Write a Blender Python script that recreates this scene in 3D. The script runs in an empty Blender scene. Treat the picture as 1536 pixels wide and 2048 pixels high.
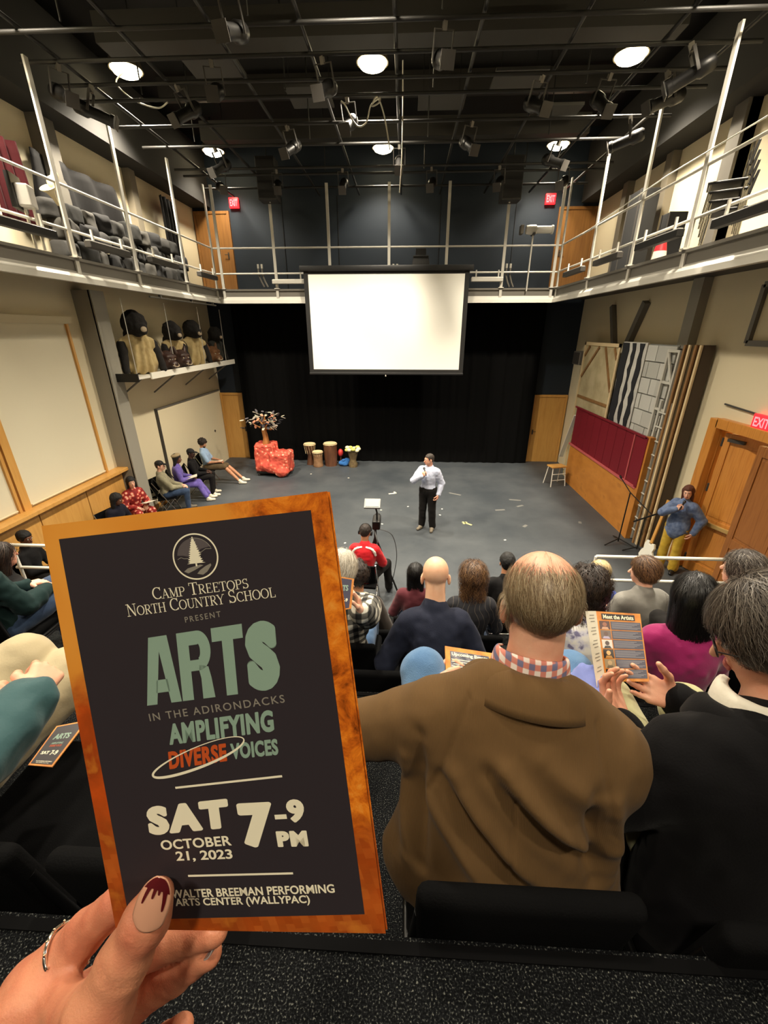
import bpy, bmesh, math, random
import numpy as np
from mathutils import Vector, Matrix

random.seed(7)
RNG = np.random.default_rng(7)
SC = bpy.context.scene
COL = SC.collection
R = math.radians

# ------------------------------------------------------------------ camera
CAM_Z = 4.12                       # eye height above the stage floor; the viewer sits in the top row
PITCH, YAW, FPX = R(23.47), R(2.76), 833.0
cam_d = bpy.data.cameras.new('camera')
cam = bpy.data.objects.new('camera', cam_d)
COL.objects.link(cam)
cam_d.sensor_fit = 'VERTICAL'
cam_d.sensor_height = 36.0
cam_d.lens = 36.0 * FPX / 2048.0
cam_d.clip_start = 0.02
cam_d.clip_end = 80
cam.location = (0, 0, CAM_Z)
cam.rotation_euler = (R(90) - PITCH, 0, YAW)
SC.camera = cam

# ------------------------------------------------------------------ world, exposure
SC.view_settings.view_transform = 'Standard'
SC.view_settings.look = 'None'
SC.view_settings.gamma = 1.0
SC.view_settings.use_curve_mapping = False
SC.view_settings.exposure = 0.35
W = bpy.data.worlds.new('world')
SC.world = W
W.use_nodes = True
W.node_tree.nodes['Background'].inputs[0].default_value = (1.0, 0.9, 0.76, 1)
W.node_tree.nodes['Background'].inputs[1].default_value = 0.035     # ambient fill added, let in where no rear wall is built

LAMP_X = (-5.0, -0.66, 3.66)
LAMP_Y = (13.2, 9.58, 5.9, 2.2, -1.5)  # the three nearest rows are unseen, added to light audience and programme
LAMP_Z = 8.33
LAMP_W = 420.0                     # house lights, watts each
LAMP_GAIN = {13.2: 0.8, 9.58: 3.9, 5.9: 3.9, 2.2: 0.6, -1.5: 0.92}    # gain per row to balance the light: stage rows up, rows over the seats down
LAMP_COL = (1.0, 0.89, 0.72)

# ------------------------------------------------------------------ materials
def lin(c):
    c = [v / 255.0 for v in c[:3]]
    return tuple((v / 12.92 if v <= 0.04045 else ((v + 0.055) / 1.055) ** 2.4) for v in c) + (1,)

MATS = {}
def mat(name, rgb, rough=0.6, metal=0.0, bump=None, var=None, sheen=0.0, sss=0.0, spec=0.5, emit=None, stretch=None, coat=0.0):
    """Principled material; bump=(scale, strength), var=(scale, rgb2) mixes a second own colour by noise."""
    if name in MATS: return MATS[name]
    m = bpy.data.materials.new(name); m.use_nodes = True
    nt = m.node_tree; b = nt.nodes['Principled BSDF']
    b.inputs['Base Color'].default_value = lin(rgb)
    b.inputs['Roughness'].default_value = rough
    b.inputs['Metallic'].default_value = metal
    b.inputs['Specular IOR Level'].default_value = spec
    if sheen:
        b.inputs['Sheen Weight'].default_value = sheen
    if coat: b.inputs['Coat Weight'].default_value = coat
    if sss:
        b.inputs['Subsurface Weight'].default_value = sss
        b.inputs['Subsurface Radius'].default_value = (0.010, 0.004, 0.002)
        b.inputs['Subsurface Scale'].default_value = 1.0
    if bump or var:
        tc = nt.nodes.new('ShaderNodeTexCoord')
        src = tc.outputs['Object']
        if stretch:
            mp = nt.nodes.new('ShaderNodeMapping'); mp.inputs['Scale'].default_value = stretch
            nt.links.new(src, mp.inputs[0]); src = mp.outputs[0]
    if var:
        n = nt.nodes.new('ShaderNodeTexNoise'); n.inputs['Scale'].default_value = var[0]; n.inputs['Detail'].default_value = 5
        r = nt.nodes.new('ShaderNodeValToRGB')
        r.color_ramp.elements[0].position = 0.38; r.color_ramp.elements[1].position = 0.66
        r.color_ramp.elements[0].color = lin(rgb); r.color_ramp.elements[1].color = lin(var[1])
        nt.links.new(src, n.inputs['Vector']); nt.links.new(n.outputs['Fac'], r.inputs[0]); nt.links.new(r.outputs[0], b.inputs['Base Color'])
    if bump:
        n = nt.nodes.new('ShaderNodeTexNoise'); n.inputs['Scale'].default_value = bump[0]; n.inputs['Detail'].default_value = 4
        bp = nt.nodes.new('ShaderNodeBump'); bp.inputs['Strength'].default_value = bump[1]; bp.inputs['Distance'].default_value = 0.01
        nt.links.new(src, n.inputs['Vector']); nt.links.new(n.outputs['Fac'], bp.inputs['Height']); nt.links.new(bp.outputs[0], b.inputs['Normal'])
    if emit:
        b.inputs['Emission Color'].default_value = lin(emit[0]); b.inputs['Emission Strength'].default_value = emit[1]
    MATS[name] = m
    return m

def ramp_mat(name, stops, rough=0.6, tex='noise', scale=5.0, detail=4.0, stretch=(1, 1, 1), bump=0.0, distort=0.0, metal=0.0, sheen=0.0, coords='Object'):
    """Material whose own colours come from one noise / wave texture through a colour ramp."""
    if name in MATS: return MATS[name]
    m = bpy.data.materials.new(name); m.use_nodes = True
    nt = m.node_tree; b = nt.nodes['Principled BSDF']
    b.inputs['Roughness'].default_value = rough; b.inputs['Metallic'].default_value = metal
    if sheen: b.inputs['Sheen Weight'].default_value = sheen
    tc = nt.nodes.new('ShaderNodeTexCoord'); mp = nt.nodes.new('ShaderNodeMapping'); mp.inputs['Scale'].default_value = stretch
    nt.links.new(tc.outputs[coords], mp.inputs[0])
    if tex == 'noise':
        n = nt.nodes.new('ShaderNodeTexNoise'); n.inputs['Detail'].default_value = detail; out = n.outputs['Fac']
        n.inputs['Distortion'].default_value = distort
    elif tex == 'wave':
        n = nt.nodes.new('ShaderNodeTexWave'); out = n.outputs['Fac']; n.inputs['Distortion'].default_value = distort; n.inputs['Detail'].default_value = detail
    else:
        n = nt.nodes.new('ShaderNodeTexVoronoi'); out = n.outputs['Distance']
    n.inputs['Scale'].default_value = scale
    nt.links.new(mp.outputs[0], n.inputs['Vector'])
    r = nt.nodes.new('ShaderNodeValToRGB'); e = r.color_ramp.elements
    while len(e) < len(stops): e.new(0.5)
    for k, (p, c) in enumerate(stops): e[k].position = p; e[k].color = lin(c)
    nt.links.new(out, r.inputs[0]); nt.links.new(r.outputs[0], b.inputs['Base Color'])
    if bump:
        bp = nt.nodes.new('ShaderNodeBump'); bp.inputs['Strength'].default_value = bump; bp.inputs['Distance'].default_value = 0.01
        nt.links.new(out, bp.inputs['Height']); nt.links.new(bp.outputs[0], b.inputs['Normal'])
    MATS[name] = m
    return m

# ------------------------------------------------------------------ object helpers
def tag(o, label=None, cat=None, group=None, kind=None):
    if label: o['label'] = label
    if cat: o['category'] = cat
    if group: o['group'] = group
    if kind: o['kind'] = kind
    return o

def thing(name, label, cat, loc=(0, 0, 0), rotz=0.0, group=None):
    o = bpy.data.objects.new(name, None); COL.objects.link(o)
    o.empty_display_size = 0.05
    o.location = loc; o.rotation_euler = (0, 0, rotz)
    return tag(o, label, cat, group)

def copy_tree(o, parent=None):
    c = o.copy(); COL.objects.link(c)
    if parent: c.parent = parent
    for ch in o.children: copy_tree(ch, c)
    return c

def link_mesh(name, verts, faces, m, parent=None, smooth=False, autosmooth=None):
    me = bpy.data.meshes.new(name)
    me.from_pydata([tuple(v) for v in verts], [], [tuple(f) for f in faces])
    if m is not None: me.materials.append(m)
    if smooth: me.polygons.foreach_set('use_smooth', [True] * len(me.polygons))
    me.update()
    o = bpy.data.objects.new(name, me); COL.objects.link(o)
    if parent: o.parent = parent
    if autosmooth: sharp(o, autosmooth)
    return o

def sharp(o, ang=35):
    me = o.data
    me.polygons.foreach_set('use_smooth', [True] * len(me.polygons))
    me.set_sharp_from_angle(angle=R(ang))

class MB:
    """collects boxes, tubes, lathes... and links them as ONE mesh object"""
    def __init__(s): s.v = []; s.f = []
    def add(s, vs, fs):
        n = len(s.v); s.v += [Vector(p) for p in vs]; s.f += [tuple(i + n for i in f) for f in fs]; return s
    def box(s, c, d, rot=None, taper=1.0):
        x, y, z = d[0] / 2, d[1] / 2, d[2] / 2; c = Vector(c)
        vs = [Vector((sx * x * (taper if sz > 0 else 1), sy * y * (taper if sz > 0 else 1), sz * z)) for sz in (-1, 1) for sy in (-1, 1) for sx in (-1, 1)]
        if rot is not None:
            q = rot if isinstance(rot, Matrix) else Matrix.Rotation(rot[2], 3, 'Z') @ Matrix.Rotation(rot[1], 3, 'Y') @ Matrix.Rotation(rot[0], 3, 'X')
            vs = [q @ v for v in vs]
        return s.add([v + c for v in vs], [(0, 2, 3, 1), (4, 5, 7, 6), (0, 1, 5, 4), (2, 6, 7, 3), (0, 4, 6, 2), (1, 3, 7, 5)])
    def rbox(s, c, d, r, rot=None, seg=3):
        """box with rounded vertical + horizontal edges (superellipsoid-like by bmesh bevel)"""
        bm = bmesh.new(); bmesh.ops.create_cube(bm, size=1)
        for v in bm.verts: v.co = Vector((v.co.x * d[0], v.co.y * d[1], v.co.z * d[2]))
        bmesh.ops.bevel(bm, geom=list(bm.edges), offset=r, segments=seg, affect='EDGES', profile=0.5)
        q = Matrix.Identity(3) if rot is None else (rot if isinstance(rot, Matrix) else Matrix.Rotation(rot[2], 3, 'Z') @ Matrix.Rotation(rot[1], 3, 'Y') @ Matrix.Rotation(rot[0], 3, 'X'))
        bm.verts.index_update()
        s.add([q @ v.co + Vector(c) for v in bm.verts], [[v.index for v in f.verts] for f in bm.faces]); bm.free(); return s
    def tube(s, pts, r, n=8, cap=True, radii=None):
        pts = [Vector(p) for p in pts]; rings = []; prev = None
        for i, p in enumerate(pts):
            t = (pts[min(i + 1, len(pts) - 1)] - pts[max(i - 1, 0)]).normalized()
            if prev is None:
                a = t.orthogonal().normalized()
            else:
                a = (prev - t * prev.dot(t)); a = a.normalized() if a.length > 1e-6 else t.orthogonal().normalized()
            prev = a; b = t.cross(a); rr = radii[i] if radii else r
            rings.append([p + (a * math.cos(2 * math.pi * k / n) + b * math.sin(2 * math.pi * k / n)) * rr for k in range(n)])
        vs = [v for g in rings for v in g]; fs = []
        for i in range(len(pts) - 1):
            for k in range(n):
                fs.append((i * n + k, i * n + (k + 1) % n, (i + 1) * n + (k + 1) % n, (i + 1) * n + k))
        if cap: fs += [tuple(range(n - 1, -1, -1)), tuple((len(pts) - 1) * n + k for k in range(n))]
        return s.add(vs, fs)
    def lathe(s, prof, c=(0, 0, 0), n=20, rot=None, sx=1.0, sy=1.0):
        c = Vector(c); vs = []; fs = []
        for (r, z) in prof:
            for k in range(n):
                a = 2 * math.pi * k / n; v = Vector((r * math.cos(a) * sx, r * math.sin(a) * sy, z))
                if rot is not None: v = rot @ v
                vs.append(v + c)
        m = len(prof)
        for i in range(m - 1):
            for k in range(n): fs.append((i * n + k, i * n + (k + 1) % n, (i + 1) * n + (k + 1) % n, (i + 1) * n + k))
        if prof[0][0] > 1e-5: fs.append(tuple(range(n - 1, -1, -1)))
        if prof[-1][0] > 1e-5: fs.append(tuple((m - 1) * n + k for k in range(n)))
        return s.add(vs, fs)
    def prism(s, poly, o, ux, uy, th):
        """polygon (2D list) in the plane o + ux*x + uy*y, extruded by th along ux x uy"""
        o, ux, uy = Vector(o), Vector(ux), Vector(uy); w = ux.cross(uy).normalized() * th; n = len(poly)
        vs = [o + ux * a + uy * b for a, b in poly] + [o + ux * a + uy * b + w for a, b in poly]
        fs = [tuple(range(n - 1, -1, -1)), tuple(range(n, 2 * n))] + [(k, (k + 1) % n, n + (k + 1) % n, n + k) for k in range(n)]
        return s.add(vs, fs)
    def build(s, name, m, parent=None, smooth=None, bevel=0.0):
        o = link_mesh(name, s.v, s.f, m, parent)
        if bevel:
            bm = bmesh.new(); bm.from_mesh(o.data)
            es = [e for e in bm.edges if len(e.link_faces) == 2 and e.calc_face_angle(0) > 0.6]
            bmesh.ops.bevel(bm, geom=es, offset=bevel, segments=2, affect='EDGES', profile=0.5); bm.to_mesh(o.data); bm.free()
        if smooth: sharp(o, smooth)
        return o

def struct(o, label=None):
    o['kind'] = 'structure'
    if label: o['label'] = label
    return o

# ------------------------------------------------------------------ numpy value noise
_TAB = RNG.random((32, 32, 32)).astype(np.float32)
def vnoise(P, s=1.0, seed=0):
    q = np.asarray(P, np.float32) * s + seed * 7.31
    i = np.floor(q).astype(int); f = q - i; f = f * f * (3 - 2 * f)
    def g(a, b, c): return _TAB[(i[..., 0] + a) & 31, (i[..., 1] + b) & 31, (i[..., 2] + c) & 31]
    x = [g(0, b, c) * (1 - f[..., 0]) + g(1, b, c) * f[..., 0] for b in (0, 1) for c in (0, 1)]
    y0 = x[0] * (1 - f[..., 1]) + x[2] * f[..., 1]; y1 = x[1] * (1 - f[..., 1]) + x[3] * f[..., 1]
    return (y0 * (1 - f[..., 2]) + y1 * f[..., 2]) * 2 - 1

# ------------------------------------------------------------------ smooth signed-distance bodies (blended limbs -> one continuous skin)
def cap(a, b, ra, rb, k=0.02, fl=None, sub=False):
    """tapered capsule a->b; fl=(axis, factor): flattened along that axis"""
    return ('cap', np.array(a, float), np.array(b, float), ra, rb, k, fl, sub)
def ell(c, r, k=0.02, M=None, sub=False):
    return ('ell', np.array(c, float), np.array(r, float), np.eye(3) if M is None else np.array(M, float), None, k, None, sub)
def bx(c, r, k=0.01, M=None, rd=0.01, sub=False):
    return ('box', np.array(c, float), np.array(r, float), np.eye(3) if M is None else np.array(M, float), rd, k, None, sub)

def _dist(p, P):
    t = p[0]
    if t == 'cap':
        _, a, b, ra, rb, k, fl, _s = p
        ab = b - a; q = P - a
        if fl is not None:
            ax = np.array(fl[0], float); ax /= np.linalg.norm(ax)
            q = q + (q @ ax)[..., None] * ax * (1 / fl[1] - 1)
            ab = ab + (ab @ ax) * ax * (1 / fl[1] - 1)
        h = np.clip((q @ ab) / max(ab @ ab, 1e-9), 0, 1)
        return (np.linalg.norm(q - h[..., None] * ab, axis=-1) - (ra + (rb - ra) * h)) * (1.0 if fl is None else max(fl[1], 0.6))
    if t == 'ell':
        _, c, r, M, _x, k, _f, _s = p
        q = (P - c) @ M
        k0 = np.linalg.norm(q / r, axis=-1); k1 = np.linalg.norm(q / (r * r), axis=-1)
        return k0 * (k0 - 1) / np.maximum(k1, 1e-6)
    _, c, r, M, rd, k, _f, _s = p
    q = np.abs((P - c) @ M) - (r - rd)
    return np.linalg.norm(np.maximum(q, 0), axis=-1) + np.minimum(q.max(-1), 0) - rd

def _bb(p):
    if p[0] == 'cap':
        r = max(p[3], p[4]); return np.minimum(p[1], p[2]) - r, np.maximum(p[1], p[2]) + r
    r = np.abs(p[3]) @ p[2] if p[0] != 'ell' else np.linalg.norm(p[3] * p[2], axis=1)
    return p[1] - r, p[1] + r

def _comb(D, d, k, sub):
    if sub:
        h = np.clip(0.5 - 0.5 * (D + d) / k, 0, 1); return D * (1 - h) - d * h + k * h * (1 - h)
    h = np.clip(0.5 + 0.5 * (D - d) / k, 0, 1)
    return D * (1 - h) + d * h - k * h * (1 - h)

def sdf_at(prims, P):
    D = np.full(P.shape[:-1], 1.0)
    for p in prims: D = _comb(D, _dist(p, P), p[5], p[7])
    return D

def sdf_mesh(prims, h):
    pos = [p for p in prims if not p[7]]
    lo = np.min([_bb(p)[0] for p in pos], 0) - 3 * h; hi = np.max([_bb(p)[1] for p in pos], 0) + 3 * h
    n = np.ceil((hi - lo) / h).astype(int) + 1
    ax = [lo[i] + h * np.arange(n[i]) for i in range(3)]
    D = np.full(n, 1.0, np.float32)
    for p in prims:
        a, b = _bb(p); pad = p[5] + 3 * h
        i0 = np.clip(((a - pad - lo) / h).astype(int), 0, n); i1 = np.clip(((b + pad - lo) / h).astype(int) + 2, 0, n)
        if np.any(i1 <= i0): continue
        sl = tuple(slice(i0[i], i1[i]) for i in range(3))
        G = np.stack(np.meshgrid(*[ax[i][sl[i]] for i in range(3)], indexing='ij'), -1)
        D[sl] = _comb(D[sl], _dist(p, G), p[5], p[7])
    S = D < 0
    C = np.zeros(n - 1, np.int8)
    for i in (0, 1):
        for j in (0, 1):
            for k in (0, 1): C += S[i:n[0] - 1 + i, j:n[1] - 1 + j, k:n[2] - 1 + k]
    act = np.argwhere((C > 0) & (C < 8))
    idx = np.full(n - 1, -1, np.int32); idx[tuple(act.T)] = np.arange(len(act))
    acc = np.zeros((len(act), 3)); cnt = np.zeros(len(act))
    cor = [(i, j, k) for i in (0, 1) for j in (0, 1) for k in (0, 1)]
    val = {c: D[act[:, 0] + c[0], act[:, 1] + c[1], act[:, 2] + c[2]] for c in cor}
    for c in cor:
        for axn in range(3):
            if c[axn]: continue
            e = list(c); e[axn] = 1; e = tuple(e)
            a, b = val[c], val[e]; m = (a < 0) != (b < 0)
            t = np.where(m, a / np.where(m, a - b, 1), 0)
            q = np.tile(np.array(c, float), (len(act), 1)); q[:, axn] += t
            acc[m] += q[m]; cnt[m] += 1
    V = lo + h * (act + acc / cnt[:, None])
    F = []
    for axn in range(3):
        b, c = [(1, 2), (2, 0), (0, 1)][axn]
        s0 = np.take(S, range(n[axn] - 1), axn); s1 = np.take(S, range(1, n[axn]), axn)
        E = np.argwhere(s0 != s1)
        E = E[(E[:, b] > 0) & (E[:, c] > 0) & (E[:, b] < n[b] - 1) & (E[:, c] < n[c] - 1)]
        if not len(E): continue
        def cell(db, dc):
            q = E.copy(); q[:, b] -= db; q[:, c] -= dc; return idx[tuple(q.T)]
        Q = np.stack([cell(1, 1), cell(0, 1), cell(0, 0), cell(1, 0)], 1)
        flip = ~s0[tuple(E.T)]
        Q[flip] = Q[flip][:, ::-1]
        F.append(Q)
    F = np.concatenate(F); F = F[(F >= 0).all(1)]
    return V, F

def vnormals(V, F):
    n = np.cross(V[F[:, 2]] - V[F[:, 0]], V[F[:, 3]] - V[F[:, 1]])
    N = np.zeros_like(V)
    for k in range(4): np.add.at(N, F[:, k], n)
    return N / np.maximum(np.linalg.norm(N, axis=1, keepdims=True), 1e-9)

def quads(name, V, F, m, parent=None, smooth=True):
    me = bpy.data.meshes.new(name)
    me.vertices.add(len(V)); me.vertices.foreach_set('co', np.asarray(V, np.float32).ravel())
    me.loops.add(F.size); me.loops.foreach_set('vertex_index', np.asarray(F, np.int32).ravel())
    me.polygons.add(len(F)); me.polygons.foreach_set('loop_start', np.arange(0, F.size, F.shape[1], dtype=np.int32))
    me.polygons.foreach_set('use_smooth', np.ones(len(F), bool))
    if m is not None: me.materials.append(m)
    me.update(calc_edges=True); me.validate()
    o = bpy.data.objects.new(name, me); COL.objects.link(o)
    if parent: o.parent = parent
    return o

def blob(name, prims, h, m, parent=None, disp=None, join=()):
    """one continuous mesh from blended primitives; join adds finer meshes (V, F) to the same object"""
    V, F = sdf_mesh(prims, h)
    if disp is not None: V = V + vnormals(V, F) * np.asarray(disp(V))[:, None]
    for (v, f) in join:
        F = np.concatenate([F, f + len(V)]); V = np.concatenate([V, v])
    return quads(name, V, F, m, parent)

def strands(name, prims, roots, flow, length, n_seg, width, m, parent=None, off=0.003, lift=0.0, seed=0, curl=0.0):
    """hair as one stuff mesh of ribbons that follow the surface of the prims; flow(P)->direction"""
    rng = np.random.default_rng(seed); P = np.array(roots, float); N = len(P)
    L = length * rng.uniform(0.6, 1.15, N); jit = rng.normal(0, 0.25, (N, 3)); offs = off * rng.uniform(0.3, 1.6, N)
    ph = rng.uniform(0, 6.28, N); pts = []; nrm = []
    for s in range(n_seg + 1):
        e = 1e-3; d = sdf_at(prims, P)
        g = np.stack([sdf_at(prims, P + np.eye(3)[i] * e) - d for i in range(3)], -1) / e
        g /= np.maximum(np.linalg.norm(g, axis=1, keepdims=True), 1e-6)
        tgt = offs + lift * (s / n_seg)
        push = np.where(d < tgt, d - tgt, np.clip(d - tgt, 0, 0.004))
        P = P - g * push[:, None]
        pts.append(P.copy()); nrm.append(g)
        f = flow(P) + jit
        if curl:
            t = np.cross(f, g); f = f + t * (np.sin(ph + s * 2.2) * curl)[:, None]
        f = f - g * (f * g).sum(1, keepdims=True)
        f /= np.maximum(np.linalg.norm(f, axis=1, keepdims=True), 1e-6)
        P = P + f * (L / n_seg)[:, None]
    pts = np.array(pts); nrm = np.array(nrm); V = []; 
    for s in range(n_seg + 1):
        t = pts[min(s + 1, n_seg)] - pts[max(s - 1, 0)]
        sd = np.cross(t, nrm[s]); sd /= np.maximum(np.linalg.norm(sd, axis=1, keepdims=True), 1e-6)
        w = width * (1.0 - 0.75 * s / n_seg)
        V.append(pts[s] - sd * w / 2); V.append(pts[s] + sd * w / 2)
    V = np.concatenate(V); F = []
    a = np.arange(N)
    for s in range(n_seg):
        F.append(np.stack([a + 2 * s * N, a + (2 * s + 1) * N, a + (2 * s + 3) * N, a + (2 * s + 2) * N], 1))
    F = np.concatenate(F)
    o = quads(name, V, F, m, parent)
    tone = o.data.attributes.new('tone', 'FLOAT', 'POINT')
    tv = rng.random(N); tone.data.foreach_set('value', np.tile(tv, 2 * (n_seg + 1)).astype(np.float32))
    o['kind'] = 'stuff'
    return o

def hair_mat(name, stops, rough=0.45):
    """own colour varies strand by strand through the 'tone' attribute"""
    if name in MATS: return MATS[name]
    m = bpy.data.materials.new(name); m.use_nodes = True; nt = m.node_tree; b = nt.nodes['Principled BSDF']
    b.inputs['Roughness'].default_value = rough
    a = nt.nodes.new('ShaderNodeAttribute'); a.attribute_name = 'tone'
    r = nt.nodes.new('ShaderNodeValToRGB'); e = r.color_ramp.elements
    while len(e) < len(stops): e.new(0.5)
    for k, (p, c) in enumerate(stops): e[k].position = p; e[k].color = lin(c)
    nt.links.new(a.outputs['Fac'], r.inputs[0]); nt.links.new(r.outputs[0], b.inputs['Base Color'])
    MATS[name] = m; return m

# ------------------------------------------------------------------ flat print: text and shapes on a sheet
def text_mesh(txt, bold=0.0, spacing=1.0):
    """outline of a line of text as triangles in its own unit frame (x right, y up) plus its bounding box"""
    cu = bpy.data.curves.new('text', 'FONT'); cu.body = txt; cu.offset = bold; cu.space_character = spacing; cu.resolution_u = 4
    o = bpy.data.objects.new('text', cu); COL.objects.link(o)
    dg = bpy.context.evaluated_depsgraph_get(); dg.update()
    me = bpy.data.meshes.new_from_object(o.evaluated_get(dg))
    V = np.array([v.co[:2] for v in me.vertices]); F = [tuple(p.vertices) for p in me.polygons]
    bpy.data.objects.remove(o); bpy.data.curves.remove(cu); bpy.data.meshes.remove(me)
    return V, F

def put(V, bl, br, tl):
    """fit 2D points into the parallelogram bl, br, tl (2D)"""
    lo, hi = V.min(0), V.max(0); q = (V - lo) / (hi - lo)
    bl, br, tl = map(np.array, (bl, br, tl))
    return bl + q[:, :1] * (br - bl) + q[:, 1:] * (tl - bl)
# ------------------------------------------------------------------ sighting helpers: a measured line of sight cut with a real plane of the hall
_fw = Vector((-math.sin(YAW) * math.cos(PITCH), math.cos(YAW) * math.cos(PITCH), -math.sin(PITCH)))
_rt = Vector((math.cos(YAW), math.sin(YAW), 0)); _up = _rt.cross(_fw)
_C = Vector((0, 0, CAM_Z))
def _ray(x, y): return _fw + _rt * ((x - 768) / FPX) + _up * ((1024 - y) / FPX)
def atz(x, y, z): r = _ray(x, y); return _C + r * ((z - CAM_Z) / r.z)
def aty(x, y, Y): r = _ray(x, y); return _C + r * (Y / r.y)
def atx(x, y, X): r = _ray(x, y); return _C + r * (X / r.x)

# ------------------------------------------------------------------ room shell materials
m_cream = mat('cream_paint', (218, 206, 174), 0.75, bump=(60, 0.05))
m_blue = mat('dark_blue_paint', (20, 32, 44), 0.7, bump=(60, 0.05))
m_black = mat('black_paint', (26, 25, 24), 0.8)
m_ceil = mat('black_ceiling', (30, 29, 27), 0.9)
m_maple = ramp_mat('maple_veneer', [(0.25, (196, 142, 70)), (0.55, (212, 160, 86)), (0.8, (188, 132, 62))], 0.38, 'noise', 3.0, 6, (3, 3, 0.35))
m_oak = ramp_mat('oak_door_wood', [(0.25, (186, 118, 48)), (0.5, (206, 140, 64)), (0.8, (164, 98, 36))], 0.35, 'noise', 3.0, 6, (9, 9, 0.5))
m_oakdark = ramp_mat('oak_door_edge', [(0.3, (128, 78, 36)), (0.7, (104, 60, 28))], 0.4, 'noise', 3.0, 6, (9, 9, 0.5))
m_oakshade = ramp_mat('oak_door_wood_shaded', [(0.25, (140, 86, 40)), (0.5, (156, 100, 50)), (0.8, (120, 70, 30))], 0.4, 'noise', 3.0, 6, (9, 9, 0.5))  # same oak as the far leaf, its shaded angle put into the colour
m_steel = mat('grey_steel', (112, 108, 100), 0.5, 0.2, bump=(30, 0.05))
m_steellight = mat('light_steel', (205, 202, 192), 0.42, 0.25)
m_steeldark = mat('dark_steel', (64, 61, 57), 0.55, 0.2)
m_white = mat('white_paint', (228, 224, 212), 0.5)
m_pipe = mat('pipe_black', (40, 39, 37), 0.5, 0.3)
m_carpet = ramp_mat('speckled_carpet', [(0.40, (8, 9, 10)), (0.54, (17, 18, 20)), (0.62, (46, 48, 48)), (0.72, (120, 120, 112))], 0.95, 'noise', 260.0, 3.0, bump=0.6)
m_carpet.node_tree.nodes['Principled BSDF'].inputs['Specular IOR Level'].default_value = 0.08

# stage floor: dark painted boards, worn and scuffed
def floor_material():
    m = bpy.data.materials.new('stage_floor_paint'); m.use_nodes = True; nt = m.node_tree; b = nt.nodes['Principled BSDF']
    tc = nt.nodes.new('ShaderNodeTexCoord')
    n1 = nt.nodes.new('ShaderNodeTexNoise'); n1.inputs['Scale'].default_value = 0.7; n1.inputs['Detail'].default_value = 8; n1.inputs['Roughness'].default_value = 0.65
    r1 = nt.nodes.new('ShaderNodeValToRGB'); e = r1.color_ramp.elements
    e[0].position = 0.35; e[0].color = lin((60, 65, 70)); e[1].position = 0.7; e[1].color = lin((82, 86, 89))
    n2 = nt.nodes.new('ShaderNodeTexNoise'); n2.inputs['Scale'].default_value = 3.2; n2.inputs['Detail'].default_value = 9; n2.inputs['Roughness'].default_value = 0.8
    r2 = nt.nodes.new('ShaderNodeValToRGB'); e = r2.color_ramp.elements
    e[0].position = 0.66; e[0].color = (0, 0, 0, 1); e[1].position = 0.82; e[1].color = (0.5, 0.5, 0.5, 1)
    mx = nt.nodes.new('ShaderNodeMix'); mx.data_type = 'RGBA'
    nt.links.new(tc.outputs['Object'], n1.inputs['Vector']); nt.links.new(tc.outputs['Object'], n2.inputs['Vector'])
    nt.links.new(n1.outputs['Fac'], r1.inputs[0]); nt.links.new(n2.outputs['Fac'], r2.inputs[0])
    nt.links.new(r2.outputs[0], mx.inputs[0]); nt.links.new(r1.outputs[0], mx.inputs[6]); mx.inputs[7].default_value = lin((128, 128, 122))
    nt.links.new(mx.outputs[2], b.inputs['Base Color'])
    b.inputs['Roughness'].default_value = 0.5; b.inputs['Specular IOR Level'].default_value = 0.4
    return m
m_floor = floor_material()

XL, XR, YB, ZC, YR = -6.2, 5.3, 14.16, 9.0, -3.0      # inner faces of the hall

# ------------------------------------------------------------------ shell
struct(MB().box(((XL + XR) / 2, 8.6, -0.1), (XR - XL + 0.8, 12.2, 0.2)).build('floor', m_floor))
struct(MB().box(((XL + XR) / 2, (YB + YR) / 2, ZC + 0.1), (XR - XL + 0.8, YB - YR + 0.4, 0.2)).build('ceiling', m_ceil))
struct(MB().box(((XL + XR) / 2, YB + 0.1, ZC / 2), (XR - XL + 0.8, 0.2, ZC)).build('wall_back', m_blue))
wl = struct(MB().box((XL - 0.1, (YB + YR) / 2, ZC / 2), (0.2, YB - YR, ZC)).build('wall_left', m_cream))
# right wall with the opening for the double door
DY0, DY1, DZ = 5.36, 7.22, 2.66
wr = MB()
wr.box((XR + 0.1, (YB + DY1) / 2, ZC / 2), (0.2, YB - DY1, ZC))
wr.box((XR + 0.1, (DY0 + YR) / 2, ZC / 2), (0.2, DY0 - YR, ZC))
wr.box((XR + 0.1, (DY0 + DY1) / 2, (ZC + DZ) / 2), (0.2, DY1 - DY0, ZC - DZ))
wr = struct(wr.build('wall_right', m_cream))
# corridor beyond the door
cor = MB(); cor.box((XR + 1.7, 6.4, -0.05), (3.0, 4.4, 0.1)); cor.box((XR + 3.2, 6.4, 1.5), (0.1, 4.4, 3.0)); cor.box((XR + 1.7, 8.6, 1.5), (3.0, 0.1, 3.0)); cor.box((XR + 1.7, 4.2, 1.5), (3.0, 0.1, 3.0)); cor.box((XR + 1.7, 6.4, 3.05), (3.0, 4.4, 0.1))
struct(cor.build('wall_corridor', mat('corridor_paint', (226, 206, 160), 0.8)))

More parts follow.
